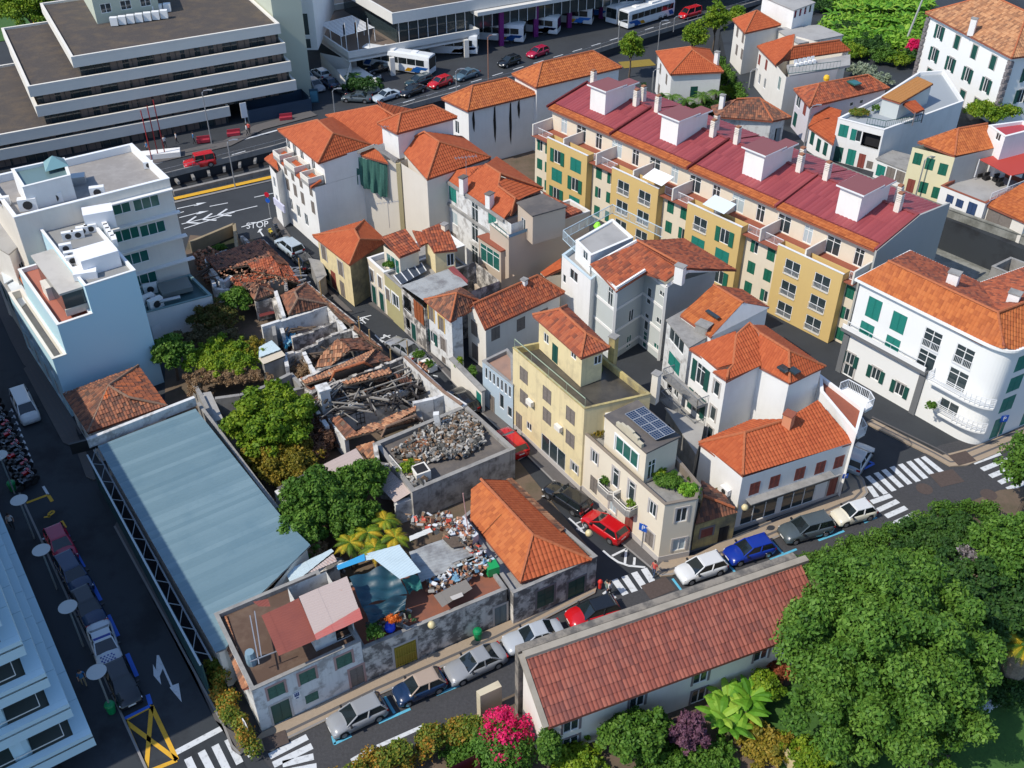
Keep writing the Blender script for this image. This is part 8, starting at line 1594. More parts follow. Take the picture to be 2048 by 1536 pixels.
avc('van',C_RED,'small red delivery van near the top of the avenue',1255,88,50,-14,rt=13,name='van',cat='van');avc('sedan',C_BLK,'black car parked in shade under the bus station deck',850,445,45,-12)
def coach(lab,pf,pr,full=False):
 a,b=P(pf,AV+1.6),P(pr,AV+1.6);d=(a-b).normalized();L=12.0;c=a-d*6;r=root('coach',lab,'bus',(c.x,c.y,AV+.015),'coaches at the bus station',math.atan2(d.y,d.x))
 if 'coach' not in CMESH:
  b_=MB();
  sec=[(-1.22,.35),(-1.26,.6),(-1.26,2.6),(-1.15,3.15),(-.6,3.3),(.6,3.3),(1.15,3.15),(1.26,2.6),(1.26,.6),(1.22,.35)];xs=[-6,-5.9,5.2,5.8,6];V=[];n=len(sec)
  for x in xs:k=.97 if abs(x)==6 else 1;V+=[(x,y*k,z if x<5.5 else z*(.99 if x<5.9 else.97))for y,z in sec]
  F=[(i*n+k,(i+1)*n+k,(i+1)*n+(k+1)%n,i*n+(k+1)%n)for i in range(len(xs)-1)for k in range(n)]+[tuple(range(n)),tuple((len(xs)-1)*n+k for k in range(n-1,-1,-1))]
  body=mesh('body',V,F,cpaint('coach_white',(.72,.74,.74),.35));w=MB()
  for s in(-1,1):
   for i in range(7):bxl(w,-5.6+1.55*i,-5.6+1.55*i+1.45,s*1.272-.01,s*1.272+.01,1.6,2.55)
  win=mesh('side_window',w.V,w.F,CGL);fw=MB();fw.box((6.0,0,1.2),(.06,2.2,1.7));fw.box((-6.0,0,1.7),(.06,2.0,.9));front=mesh('windscreen',fw.V,fw.F,CGL)
  sb=MB();sy=MB()
  for s in(-1,1):
   for(mbb,x0,x1,z0,z1)in((sb,2.6,4.2,.5,1.2),(sb,3.2,5.4,1.0,1.45),(sy,1.6,2.7,.5,1.1),(sb,-5.9,-4.8,.6,1.4)):
    mbb.add([(x0,s*1.285,z0),(x1,s*1.285,z0),(x1+.5,s*1.285,z1),(x0+.6,s*1.285,z1)],[(0,1,2,3),(3,2,1,0)])
  blue=mesh('blue_stripe',sb.V,sb.F,simple('coach_blue',(.02,.17,.55),.4));yel=mesh('yellow_stripe',sy.V,sy.F,simple('coach_yellow',(.75,.42,.01),.4))
  wm=MB();wm.tube([(0,-.14,0),(0,.14,0)],.5,14);wh=mesh('wheel',wm.V,wm.F,TYRE);rb=MB();rb.box((-1.5,0,3.3),(2.4,1.6,.22));rb.box((3.0,0,3.3),(1,1.0,.12));pod=mesh('roof_pod',rb.V,rb.F,WHITE);hm=MB();hm.box((6.0,.85,.6),(.08,.4,.25));hm.box((6.0,-.85,.6),(.08,.4,.25));CMESH['coach']=(body,win,front,blue,yel,wh,pod,mesh('headlight',hm.V,hm.F,HL))
 ms=CMESH['coach']
 for n_,m_ in(('body',ms[0]),('side_window',ms[1]),('windscreen',ms[2]),('blue_stripe',ms[3]),('yellow_stripe',ms[4]),('roof_pod',ms[6]),('headlight',ms[7])):ob(n_,m_,r)['kind']='stuff'
 for x in(-3.6,-2.3,3.9):
  for s in(-1,1):ob('wheel',ms[5],r,(x,s*1.12,.5))
coach('white coach with blue and yellow stripes nearest the left columns of the bus station',(12,1205,430),(12,850,375));coach('coach behind the second white column of the bus station',(12,1505,290),(12,1190,285));coach('plain white coach beside the first purple column',(12,1815,215),(12,1500,195));coach('striped coach between first and second purple columns',(13,390,165),(13,30,130));coach('striped coach left of the third purple column',(13,615,100),(13,260,75));coach('striped coach right of the third purple column',(13,725,55),(13,480,20));coach('white coach standing second from the right with its front to the avenue',(13,735,105),(13,950,20));coach('rightmost white coach with dark windscreen in the open beside the avenue',(13,815,130),(13,1150,30))
def moto_meshes():
 if 'moto' in CMESH:return CMESH['moto']
 f=MB();f.tube([(-.62,0,.55),(-.2,0,.72),(.25,0,.8),(.5,0,.95)],.06,6);f.bar((.68,0,.32),(.45,0,1.0),.07);f.bar((-.62,0,.32),(-.1,0,.45),.09);f.box((0,0,.3),(.5,.28,.35));f.box((.62,0,.62),(.3,.14,.05));fr=mesh('frame',f.V,f.F,TRIM,False)
 s=MB();s.box((-.3,0,.74),(.7,.28,.1));s.box((-.62,0,.8),(.3,.3,.26));se=mesh('seat',s.V,s.F,simple('black_vinyl',(.02,.02,.02),.5));t=MB();t.box((.18,0,.72),(.45,.3,.22));t.box((.5,0,.7),(.16,.36,.4));ta=mesh('fairing',t.V,t.F,TRIM);w=MB();w.tube([(0,-.06,0),(0,.06,0)],.31,12);wh=mesh('wheel',w.V,w.F,TYRE);hb=MB();hb.bar((.42,-.36,1.02),(.42,.36,1.02),.04);hb.box((.5,-.3,1.08),(.03,.12,.08));hb.box((.5,.3,1.08),(.03,.12,.08));hh=mesh('handlebar',hb.V,hb.F,METAL)
 CMESH['moto']=(fr,se,ta,wh,hh);return CMESH['moto']
MC=[('black',C_BLK),('dark grey',C_GRY),('red',C_RED),('blue',C_BLU),('white',C_WHT),('black',C_BLK),('dark grey',C_GRY),('black',C_BLK)]
def moto(x,y,z,rz,paint,lab,grp):
 ms=moto_meshes();r=root('motorcycle',lab,'motorcycle',(x,y,z),grp,rz)
 ob('frame',ms[0],r);ob('seat',ms[1],r);o=ob('fairing',ms[2],r);o.material_slots[0].link='OBJECT';o.material_slots[0].material=paint;ob('handlebar',ms[4],r)
 for xx in(-.62,.66):ob('wheel',ms[3],r,(xx,0,.31))
NM={}
for i in range(30):
 t=i/29;y=976-t*190;xl=42+(y-992)/2.175;xm=96+(y-987.5)/2.036;q=P((xl+(xm-xl)*(.42+.1*(i%2)),y))
 cn,pm=MC[(i*5+i//3)%8]
 moto(q.x,q.y,.02,math.radians(52)+random.uniform(-.12,.12)+(math.pi if i%4==0 else 0),pm,cn+' motorcycle in the packed row of motorcycles beside the shaded left street','row of parked motorcycles')
q=P((22,150,255));moto(q.x,q.y,.02,2.2,cpaint('yellow_moto',(.6,.45,.03)),'yellow motorcycle at the front of the bay by the pale blue grey car','motorcycles at the street corner');q=P((22,185,225));moto(q.x,q.y,.02,2.0,C_BLK,'black motorcycle against the pavement behind the yellow one','motorcycles at the street corner')
q=P((12,845,545),AV);moto(q.x,q.y,AV+.02,.3,C_WHT,'white motorcycle beside the planter at the bus station',None)
SKIN=simple('skin',(.42,.24,.16),.6);HAIR=simple('dark_hair',(.03,.02,.015),.8)
def person(p,z0,rz,shirt,legs,lab,sc=1.0):
 key=('p',shirt.name,legs.name)
 if key not in CMESH:
  vs=[(0,0,.93),(0,0,1.12),(0,0,1.32),(0,0,1.47),(.02,0,1.56),(.02,0,1.66),(.02,.0,1.74),(0,.10,.90),(.06,.11,.50),(.16,.11,.08),(.28,.11,.04),(0,-.10,.90),(.02,-.11,.50),(-.16,-.11,.12),(-.06,-.11,.05),(0,.19,1.40),(-.06,.25,1.14),(.06,.26,.90),(.10,.26,.82),(0,-.19,1.40),(.02,-.25,1.14),(.17,-.24,.93),(.21,-.24,.86)]
  es=[(0,1),(1,2),(2,3),(3,4),(4,5),(5,6),(0,7),(7,8),(8,9),(9,10),(0,11),(11,12),(12,13),(13,14),(3,15),(15,16),(16,17),(17,18),(3,19),(19,20),(20,21),(21,22)]
  rd=[(.13,.17),(.11,.15),(.12,.17),(.10,.12),(.055,.055),(.095,.08),(.08,.07),(.09,.09),(.06,.06),(.045,.045),(.03,.045),(.09,.09),(.06,.06),(.045,.045),(.03,.045),(.06,.06),(.045,.045),(.035,.035),(.03,.04),(.06,.06),(.045,.045),(.035,.035),(.03,.04)]
  me=bpy.data.meshes.new('body');me.from_pydata(vs,es,[]);o=bpy.data.objects.new('tmp',me);COL.objects.link(o);md=o.modifiers.new('s','SKIN');sv=me.skin_vertices[0].data
  for i,r_ in enumerate(rd):sv[i].radius=r_;sv[i].use_root=(i==0)
  o.modifiers.new('u','SUBSURF').levels=1;dg=bpy.context.evaluated_depsgraph_get();m2=bpy.data.meshes.new_from_object(o.evaluated_get(dg));bpy.data.objects.remove(o);m2.name='person'
  m2.materials.clear()
  for m_ in(SKIN,shirt,legs,TRIM):m2.materials.append(m_)
  for f in m2.polygons:
   c=f.center;arm=abs(c.y)>.205
   f.material_index=3 if c.z<.09 else(2 if c.z<.94 and not arm else(0 if c.z>1.48 or(arm and c.z<1.18)else 1));f.use_smooth=True
  h=MB();h.lathe((.0,0,1.66),[(.085,-.06),(.108,0),(.105,.06),(.07,.12),(.01,.14)],10);hm=mesh('hair',h.V,h.F,HAIR,True);CMESH[key]=(m2,hm)
 ms=CMESH[key];q=P(p,z0);r=ob('person',ms[0],None,(q.x,q.y,z0),rz);r.scale=(sc,sc,sc);ob('hair',ms[1],r);tagm(r,lab,'person');return r
S1=simple('blue_shirt',(.03,.16,.35),.8);S2=simple('white_shirt',(.6,.6,.6),.8);S3=simple('coral_red_shirt',(.6,.09,.07),.8);S4=simple('grey_green_shirt',(.2,.26,.22),.8);L1_=simple('jeans',(.04,.07,.14),.8);L2_=simple('khaki_trousers',(.3,.24,.15),.8);L3_=simple('black_trousers',(.02,.02,.025),.8)
person((41,560,990),PT,-1.0,S1,L2_,'person in blue shirt and khaki trousers walking on the shaded left pavement');person((31,88,1015),PT,-1.2,S2,L3_,'person in white shirt and black trousers beside the balcony flats');person((43,1015,268),.02,-2.4,S3,L1_,'person in coral red top and jeans at the centre crosswalk');person((43,700,395),PT,.4,S4,L1_,'person in grey green top standing behind the red and black car');person((43,722,402),PT,2.4,S2,L3_,'person in white top next to the one in grey green at the street corner')
for p,s_,lab in(((11,978,1012),S1,'person in blue shirt by the red flagpoles'),((11,1095,975),S2,'person in white at the right of the red flagpoles'),((11,1172,950),S2,'person in pale clothes under the office block overhang'),((11,1285,950),S1,'person in light blue shirt on the office block forecourt'),((11,1635,895),S2,'person in white beside the person in red near the road sign'),((11,1650,885),S3,'person in red near the tilted white road sign')):person(p,AV+.14,random.uniform(0,6),s_,L3_,lab+' on the avenue pavement' if 'avenue' not in lab else lab)
def leafm(name,cols,rough=.6):
 cols=tuple(tuple(min(.8,v*1.25)for v in c)for c in cols)
 m=mat(name,cols[0],rough,attr=cols);b=m.node_tree.nodes['Principled BSDF'];b.inputs['Specular IOR Level'].default_value=.3
 nt=m.node_tree
 if 'Translucent BSDF' not in nt.nodes:
  t=nt.nodes.new('ShaderNodeBsdfTranslucent');mx=nt.nodes.new('ShaderNodeMixShader');mx.inputs[0].default_value=.28;out=nt.nodes['Material Output'];src=b.inputs['Base Color'].links[0].from_socket
  nt.links.new(src,t.inputs[0]);nt.links.new(b.outputs[0],mx.inputs[1]);nt.links.new(t.outputs[0],mx.inputs[2]);nt.links.new(mx.outputs[0],out.inputs[0])
 return m
LG=leafm('fresh_green_leaves',((.025,.07,.008),(.06,.14,.015),(.12,.21,.03)));LY=leafm('yellow_green_leaves',((.04,.10,.008),(.11,.20,.012),(.24,.30,.02)));LO=leafm('olive_gold_leaves',((.06,.07,.01),(.17,.15,.015),(.34,.22,.03)));LD=leafm('dark_green_leaves',((.012,.04,.01),(.03,.08,.016),(.06,.13,.02)));LT=leafm('tree_green_leaves',((.02,.065,.008),(.065,.15,.018),(.14,.25,.035)))
LDRY=leafm('dry_vine_stems',((.12,.07,.035),(.22,.14,.075),(.32,.22,.12)));LRB=leafm('red_brown_brush',((.06,.03,.02),(.14,.07,.045),(.2,.12,.07)));LPK=leafm('magenta_bracts',((.35,.005,.06),(.6,.01,.10),(.75,.04,.16)));LPU=leafm('purple_leaves',((.04,.018,.03),(.12,.05,.08),(.2,.1,.13)));LOR=leafm('orange_green_leaves',((.05,.10,.01),(.12,.17,.02),(.4,.16,.02)));LBA=leafm('banana_leaves',((.05,.16,.01),(.12,.28,.02),(.28,.42,.05)));LPALM=leafm('palm_fronds',((.06,.12,.01),(.16,.24,.015),(.5,.33,.02)))
BARK=mat('bark',(.13,.10,.075),.95,fine=.4)
def leaves(blobs,n,s,flat_=.35,fill=.25,core=None):
 blobs=np.array([list(c)+list(r if isinstance(r,(tuple,list))else(r,r,r))for c,r in blobs],float)
 vol=blobs[:,3]*blobs[:,4];pi=RNG.choice(len(blobs),n,p=vol/vol.sum());b=blobs[pi]
 d=RNG.normal(size=(n,3));d/=np.linalg.norm(d,axis=1)[:,None];d[:,2]=np.where(d[:,2]<-.35,-d[:,2],d[:,2])
 rr=np.where(RNG.random(n)<fill,RNG.random(n)**.5,.62+.5*RNG.random(n)**.8);p=b[:,:3]+d*b[:,3:]*rr[:,None]+RNG.normal(size=(n,3))*s*.35
 nn=d+RNG.normal(size=(n,3))*.8+np.array([0,0,flat_]);nn/=np.linalg.norm(nn,axis=1)[:,None]
 t=np.cross(nn,RNG.normal(size=(n,3)));t/=np.linalg.norm(t,axis=1)[:,None];w=np.cross(nn,t);sz_=s*(.6+.8*RNG.random(n))[:,None]
 a=p-t*sz_*.6;c=p+t*sz_*.6;e=p+w*sz_*.36;f=p-w*sz_*.36
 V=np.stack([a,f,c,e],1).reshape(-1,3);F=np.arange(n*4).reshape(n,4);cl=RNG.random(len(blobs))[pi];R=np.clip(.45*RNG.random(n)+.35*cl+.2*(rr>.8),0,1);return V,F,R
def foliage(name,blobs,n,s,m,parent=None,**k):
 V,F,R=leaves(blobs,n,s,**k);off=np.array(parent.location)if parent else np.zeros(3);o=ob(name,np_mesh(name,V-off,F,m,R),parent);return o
def lumps(c,r,k,br,sq=1.0,top=True):
 out=[];
 for i in range(k):
  th=math.acos(1-(i+.5)/k*(1.35 if top else 2));ph=i*2.39996+random.uniform(-.3,.3);q=random.uniform(.62,1.08);rr=br*random.uniform(.5,1.35)
  out.append(((c[0]+r[0]*q*math.sin(th)*math.cos(ph),c[1]+r[1]*q*math.sin(th)*math.sin(ph),c[2]+r[2]*q*math.cos(th)),(rr,rr,rr*.75*sq)))
 return out
def tree(lab,p,zc,r,n,s,m,k=26,br=None,z0=0.0,name='tree',cat='tree',group=None,trunk=True,blobs=None,lean_=0.0):
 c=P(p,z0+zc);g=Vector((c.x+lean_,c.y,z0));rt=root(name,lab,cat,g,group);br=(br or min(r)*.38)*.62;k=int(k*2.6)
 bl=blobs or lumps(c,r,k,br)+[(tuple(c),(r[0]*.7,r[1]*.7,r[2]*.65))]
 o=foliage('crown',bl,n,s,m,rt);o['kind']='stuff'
 if trunk:
  mb=MB();mb.tube([g,g+Vector((.1,0,zc*.4)),Vector((c.x,c.y,z0+zc*.8))],.12+min(r)*.035,8,.08)
  for i in range(6):b=bl[(i*4+1)%len(bl)][0];mb.tube([g.lerp(c,.55),(g.lerp(c,.8)+Vector(b))/2,Vector(b)],.05+min(r)*.012,5,.03)
  mb.build('trunk',BARK,rt)
 return rt
def bush(lab,p,zc,r,n,s,m,z0=0.0,k=9,name='bush',cat='bush',group=None,**kk):return tree(lab,p,zc,r,n,s,m,k,min(r)*.5,z0,name,cat,group,trunk=False,**kk)
def hedge(lab,pts,z,w,h_,n,s,m,z0=0.0,group=None,name='hedge'):
 q=[P(p,z0+z)for p in pts];bl=[]
 for a,b in zip(q[:-1],q[1:]):
  k=max(1,int((b-a).length/(w*.7)))
  for i in range(k*5):c=a.lerp(b,(i+.5)/k/5);u_=random.uniform(.25,.5);bl.append(((c.x+random.uniform(-.4,.4)*w,c.y+random.uniform(-.4,.4)*w,z0+z-h_*.4+random.uniform(-.3,.25)*h_),(w*u_,w*u_,h_*.4)))
 rt=root(name,lab,'hedge',(q[0].x,q[0].y,z0),group);o=foliage('foliage',bl,n,s,m,rt,fill=.15);o['kind']='stuff';return rt
def fronds(c,n,L,droop,m,parent,w=.35,up=.5,seg=6,leaflets=True,name='frond',s0=0):
 me_l=[]
 for i in range(n):
  an=s0+i*2.39996;el=up+random.uniform(-.35,.35);V=[];pts=[]
  for k in range(seg+1):
   t=k/seg;r=L*t;z=L*(math.sin(el)*t-droop*t*t);pts.append(Vector((c.x+math.cos(an)*r*math.cos(el*.6),c.y+math.sin(an)*r*math.cos(el*.6),c.z+z)))
  mb=MB();sd_=Vector((-math.sin(an),math.cos(an),0))
  if leaflets:
   for k in range(1,seg*3):
    t=k/(seg*3);i0=min(int(t*seg),seg-1);p=pts[i0].lerp(pts[i0+1],t*seg-i0);wl_=w*math.sin(math.pi*min(1,t*.9+.12))
    dr=(pts[i0+1]-pts[i0]).normalized()
    for sg in(-1,1):
     e=p+sd_*sg*wl_+dr*wl_*.5-Vector((0,0,wl_*.35));mb.add([p-dr*.05,p+dr*.05,e],[(0,1,2)])
  else:
   for k in range(seg+1):
    t=k/seg;wl_=w*math.sin(math.pi*min(1,.08+t*.9))**.7;V+=[pts[k]+sd_*wl_-Vector((0,0,wl_*.25)),pts[k]+Vector((0,0,.02)),pts[k]-sd_*wl_-Vector((0,0,wl_*.25))]
   mb.add(V,[(3*k+j,3*k+j+1,3*k+j+4,3*k+j+3)for k in range(seg)for j in(0,1)])
  o=mb.build(name,m,parent)
  at_=o.data.attributes.new('rnd','FLOAT','FACE');v=random.random();at_.data.foreach_set('value',[min(1,max(0,v+random.uniform(-.15,.15)))for _ in o.data.polygons])
def palm(lab,p,zc,L,n,m,z0=0.0,droop=.75,group=None,w=.4,**k):
 c=P(p,z0+zc);rt=root('palm',lab,'palm',(c.x,c.y,z0),group);mb=MB();mb.tube([(c.x,c.y,z0),(c.x+.05,c.y,z0+zc)],.2,8,.13);mb.build('trunk',BARK,rt);fronds(c,n,L,droop,m,rt,w=w,**k);return rt
def banana(lab,p,z0,n,group,L=1.9):
 c=P(p,z0+1.2);rt=root('banana_plant',lab,'banana plant',(c.x,c.y,z0),group);mb=MB();mb.tube([(c.x,c.y,z0),(c.x,c.y,z0+1.3)],.14,7,.08);mb.build('stem',simple('banana_stem',(.12,.14,.05),.8),rt);fronds(c,n,L,.55,LBA,rt,w=.3,up=.9,seg=5,leaflets=False,name='leaf',s0=random.uniform(0,6))
c=P((1772,1300),7.0)
bl=lumps(c,(6.1,6.0,4.7),190,.8)+lumps(c+Vector((-1.5,1.0,1.0)),(4.2,4.2,3.8),60,.85)+lumps(c+Vector((0,-2.5,-2.2)),(6.0,4.5,3.0),90,.8)+[((c.x,c.y,c.z-.5),(4.5,4.5,3.2))]
tree('huge rounded green tree filling the lower right of the garden',(1772,1300),7.0,(6.6,6.2,4.6),110000,.24,LT,blobs=bl)
for i,(lab,p,zc,r,n,m)in enumerate((('dark green tree crowding behind the huge tree towards the right edge',(1905,1215),4.4,(4.6,4.2,3.0),26000,LD),('mid green tree at the right edge above the purple flecked bush',(2035,1120),4.8,(3.8,3.4,2.8),18000,LT),('feathery yellow green tree leaning in at the right edge by the junction',(2075,935),5.2,(2.6,2.6,3.6),9000,LG),('shrubby tree with sparse top next to the hedge by the junction',(1800,1150),2.0,(3.6,2.0,1.3),9000,LT),('dark tree in shade at the right edge beside the fan palm',(2040,1240),3.2,(3.2,3.5,2.6),11000,LD))):
 tree(lab,p,zc,r,n,.26,m,k=34,br=.95)
bush('pale purple flecked bush behind the huge tree',(1965,1120),4.6,(1.6,1.4,1.0),3000,.2,leafm('grey_purple_leaves',((.07,.07,.05),(.16,.15,.14),(.26,.22,.24))))
hedge('bright green clipped hedge along the junction by the big trees',[(1590,1130),(1700,1085),(1810,1050),(1900,1010),(1985,1002)],1.7,1.5,1.6,15000,.17,LG)
hedge('flowering orange and green hedge along the bottom edge of the cobbled street',[(650,1570),(740,1510),(850,1475),(950,1435)],2.0,1.9,1.8,15000,.18,LOR)
hedge('overgrown green hedge at the lower left corner of the peeling house',[(428,1325),(445,1385),(475,1440),(500,1478)],1.7,1.2,1.7,7000,.17,LOR)
b=bush('bright magenta flowering climber against the left gable of the garden building',(1010,1470),2.2,(1.6,1.8,1.5),3000,.17,LPK);foliage('green_leaves',[((b.location.x-.2,b.location.y-.6,1.2),(2.0,2.0,1.9))],6500,.2,LT,b)['kind']='stuff'
bush('dense dark green shrubs between the clipped hedge and the shaded trees',(1900,1075),1.6,(5.0,2.6,1.3),14000,.22,LD,k=18);bush('mid green shrubs along the inner side of the clipped hedge',(1740,1125),1.4,(3.4,1.6,1.1),7000,.22,LT,k=12);cy=P((1097,1510),2.2);tree('narrow green cypress at the lower corner of the garden building',(1097,1500),2.2,(.55,.55,2.1),4500,.16,LG,k=14,br=.5)
tree('round bright green bush under the garden building windows',(1262,1475),1.9,(1.9,1.5,1.5),8000,.24,LG,k=16,br=.7,name='shrub',cat='shrub');tree('smaller bright green shrub touching the round bush',(1305,1455),2.0,(1.2,1.0,1.4),3600,.24,LG,k=10,name='shrub',cat='shrub')
tree('purple leaved shrub between the green bushes and banana plants',(1375,1470),1.7,(1.2,1.1,1.9),4200,.2,LPU,k=12,name='shrub',cat='shrub')
bush('small russet shrub by the right end of the garden building',(1560,1345),1.0,(.9,.8,.8),1500,.18,leafm('russet_leaves',((.12,.03,.01),(.25,.07,.03),(.3,.14,.05))));bush('yellow green bush against the garden building below the last window',(1530,1385-10),1.3,(1.1,1.0,1.1),2600,.2,LY)
for i,p in enumerate(((1455,1400),(1490,1425),(1460,1455),(1500,1395),(1440,1435))):banana(('banana plant nearest the garden building wall','banana plant right of centre in the garden clump','lowest banana plant of the garden clump','rightmost banana plant of the garden clump','leftmost banana plant of the garden clump')[i],p,.05,10,'banana plants in the garden')
for i,(p,m,lab)in enumerate((((1150,1520),LY,'low yellow green planting at the bottom edge right of the cypress'),((1420,1520),LG,'low green planting at the bottom edge beside the garden path'),((1620,1510),LY,'yellow green ground shrub beside the curved garden wall'),((1340,1530),LG,'low green planting between purple shrub and bottom edge'),((1530,1490),LO,'golden low shrubs along the garden path'),((1700,1500),LD,'dark undergrowth beneath the huge tree'),((1850,1480),LD,'dark undergrowth right of the huge tree'),((1900,1350),LD,'shaded undergrowth among slim trunks at the right'),((2010,1380),LD,'dark border planting next to the white flowers'),((1780,1400),LD,'dense shade planting under the middle of the huge tree'),((940,1500),LG,'green shrub beneath the magenta climber'))):
 bush(lab,p,.6,(2.2,1.8,.8),4200,.2,m,group='low garden planting')
GWm=mat('yellowed_garden_wall',(.5,.4,.22),.9,stain=.5,scol=(.22,.18,.12));wg=root('garden_wall','low curved cream garden wall among the planting at the bottom','wall',P((1560,1490)));wseg(wg,[(1500,1420),(1530,1450),(1565,1490),(1610,1560)],.9,GWm,th=.4)
for i in range(12):
 t=i/11;q=P((1935+t*90,1440-t*62));rt_=bush('clump of white flowers edging the shaded lawn at the right',(1935+t*90,1440-t*62),.3,(.45,.4,.3),260,.12,leafm('white_flowers',((.35,.45,.5),(.6,.65,.68),(.75,.78,.8))),group='white flower clumps')
palm('fan palm with dry grey skirt cut off by the right edge',(2050,1290),4.2,1.9,22,LPALM,droop=.5,w=.45);c=P((2050,1290),4.2);mb=MB();mb.lathe((c.x,c.y,.6),[(.5,0),(.8,.8),(1.0,2.4),(.5,3.5)],14);tagm(mb.build('palm_skirt',mat('dry_palm_thatch',(.30,.25,.2),.95,fine=.5,bump=1,bscale=9)),'hanging skirt of dry grey palm leaves at the right edge','palm thatch')
palm('dark green palm in the shade behind the huge tree',(1990,1275),3.4,2.4,16,LD,droop=.6);palm('second shaded palm left of the dark green one',(1930,1290),2.6,1.9,14,LD,droop=.7)
tree('large yellow green tree standing in the walled plot by the metal roof',(545,845),3.4,(3.6,3.4,2.4),22000,.27,LY,k=36,br=.9);tree('yellow green sapling poking above the grey wall',(555,790),3.3,(1.2,1.2,1.6),3600,.25,LY,k=9);tree('side bough tree touching the ruin chimney',(600,820),2.8,(1.5,1.5,1.2),4200,.25,LY,k=10)
bush('olive gold thicket between large tree and rusty shed',(575,925),1.7,(3.0,2.6,1.4),14000,.22,LO,k=20);bush('olive shrubs climbing the metal roof edge',(520,905),1.9,(1.7,1.5,1.2),5500,.22,LO,k=10);bush('red brown leafless brush beside the roofless ruin',(638,880),1.2,(1.8,2.6,1.4),9000,.16,LRB,k=14)
tree('round green tree right of the rusty shed roof',(722,965),3.6,(1.8,1.8,1.7),9500,.24,LG,k=18,br=.7);tree('broad green tree in the middle of the derelict yard',(630,1000),3.6,(2.6,2.4,2.1),17000,.25,LG,k=28,br=.8);tree('green tree overhanging the warehouse roof edge',(600,1065),2.8,(1.9,2.2,1.5),9500,.24,LT,k=18,br=.7);tree('lower bushy tree between broad green tree and palms',(700,1040),2.6,(2.2,1.9,1.5),9500,.23,LG,k=18,br=.7);bush('dry pinkish brush under the trees beside folded sheet roof',(620,1105),2.0,(1.2,1.0,.8),3500,.15,LDRY)
for i,p in enumerate(((735,1065),(770,1040),(790,1075),(700,1085),(750,1095))):palm(('yellowing palm nearest the round green tree','yellowing palm against the rubble building','rightmost small palm by the stained wall','leftmost small palm in the derelict yard','small palm next to the light blue sheet roof')[i],p,3.0,1.5,14,LPALM,group='small palms in the derelict yard',droop=.8,w=.32)
bush('sprawling yellow green creeper draped over the walled plot',(450,715),2.5,(4.4,3.2,1.0),20000,.2,LY,k=26);bush('dry brown vine mat hanging over the grey plot wall',(455,755),2.2,(4.2,1.2,.7),12000,.15,LDRY,k=18);bush('dry vines at the corner of the walled plot',(395,765),2.0,(.9,2.0,.8),4500,.14,LDRY,k=8);bush('golden creeper by the block hut',(505,700),2.4,(1.4,1.8,.9),5200,.17,LO,k=9)
tree('bright green tree against the white stepped block',(342,705),3.4,(1.7,1.5,1.4),8000,.26,LG,k=15,br=.65);bush('dark green and rust coloured thicket north of the creeper',(430,635),1.9,(2.8,2.4,1.3),11000,.2,leafm('rusty_green_leaves',((.03,.05,.01),(.07,.08,.015),(.18,.09,.03))),k=16);bush('grey brown scrub between thicket and creeper',(420,675),1.5,(3.6,1.6,1.0),8500,.16,leafm('dull_scrub',((.05,.055,.02),(.10,.09,.04),(.16,.12,.06))),k=14);bush('fresh green bush below the small pyramid roof ruin',(478,600),2.2,(1.7,1.4,1.2),5200,.24,LG,k=10)
bush('brown dead vines behind the block hut',(610,745),1.2,(1.6,1.2,.8),4000,.15,LDRY,k=8);bush('tuft of weeds by the rubble roof balustrade',(815,935),3.8,(.9,.7,.5),1600,.15,LY,k=5);palm('small spiky palm in the collapsed shed',(572,1175),2.4,1.1,11,leafm('grey_green_fronds',((.1,.16,.07),(.2,.28,.14),(.3,.36,.2))),droop=.5,w=.22)
bush('pot plants on the cluttered terrace behind the street wall',(750,1265),4.6,(.6,.5,.4),900,.2,LG,k=4);bush('orange flowers on the cluttered terrace',(787,1238),4.9,(.6,.4,.35),700,.14,leafm('orange_petals',((.3,.08,.01),(.6,.14,.02),(.7,.25,.05))),k=4)
bush('green weeds in the dark walled pit near the STOP line',(440,495),.6,(1.0,.6,.4),900,.16,LG,k=4)
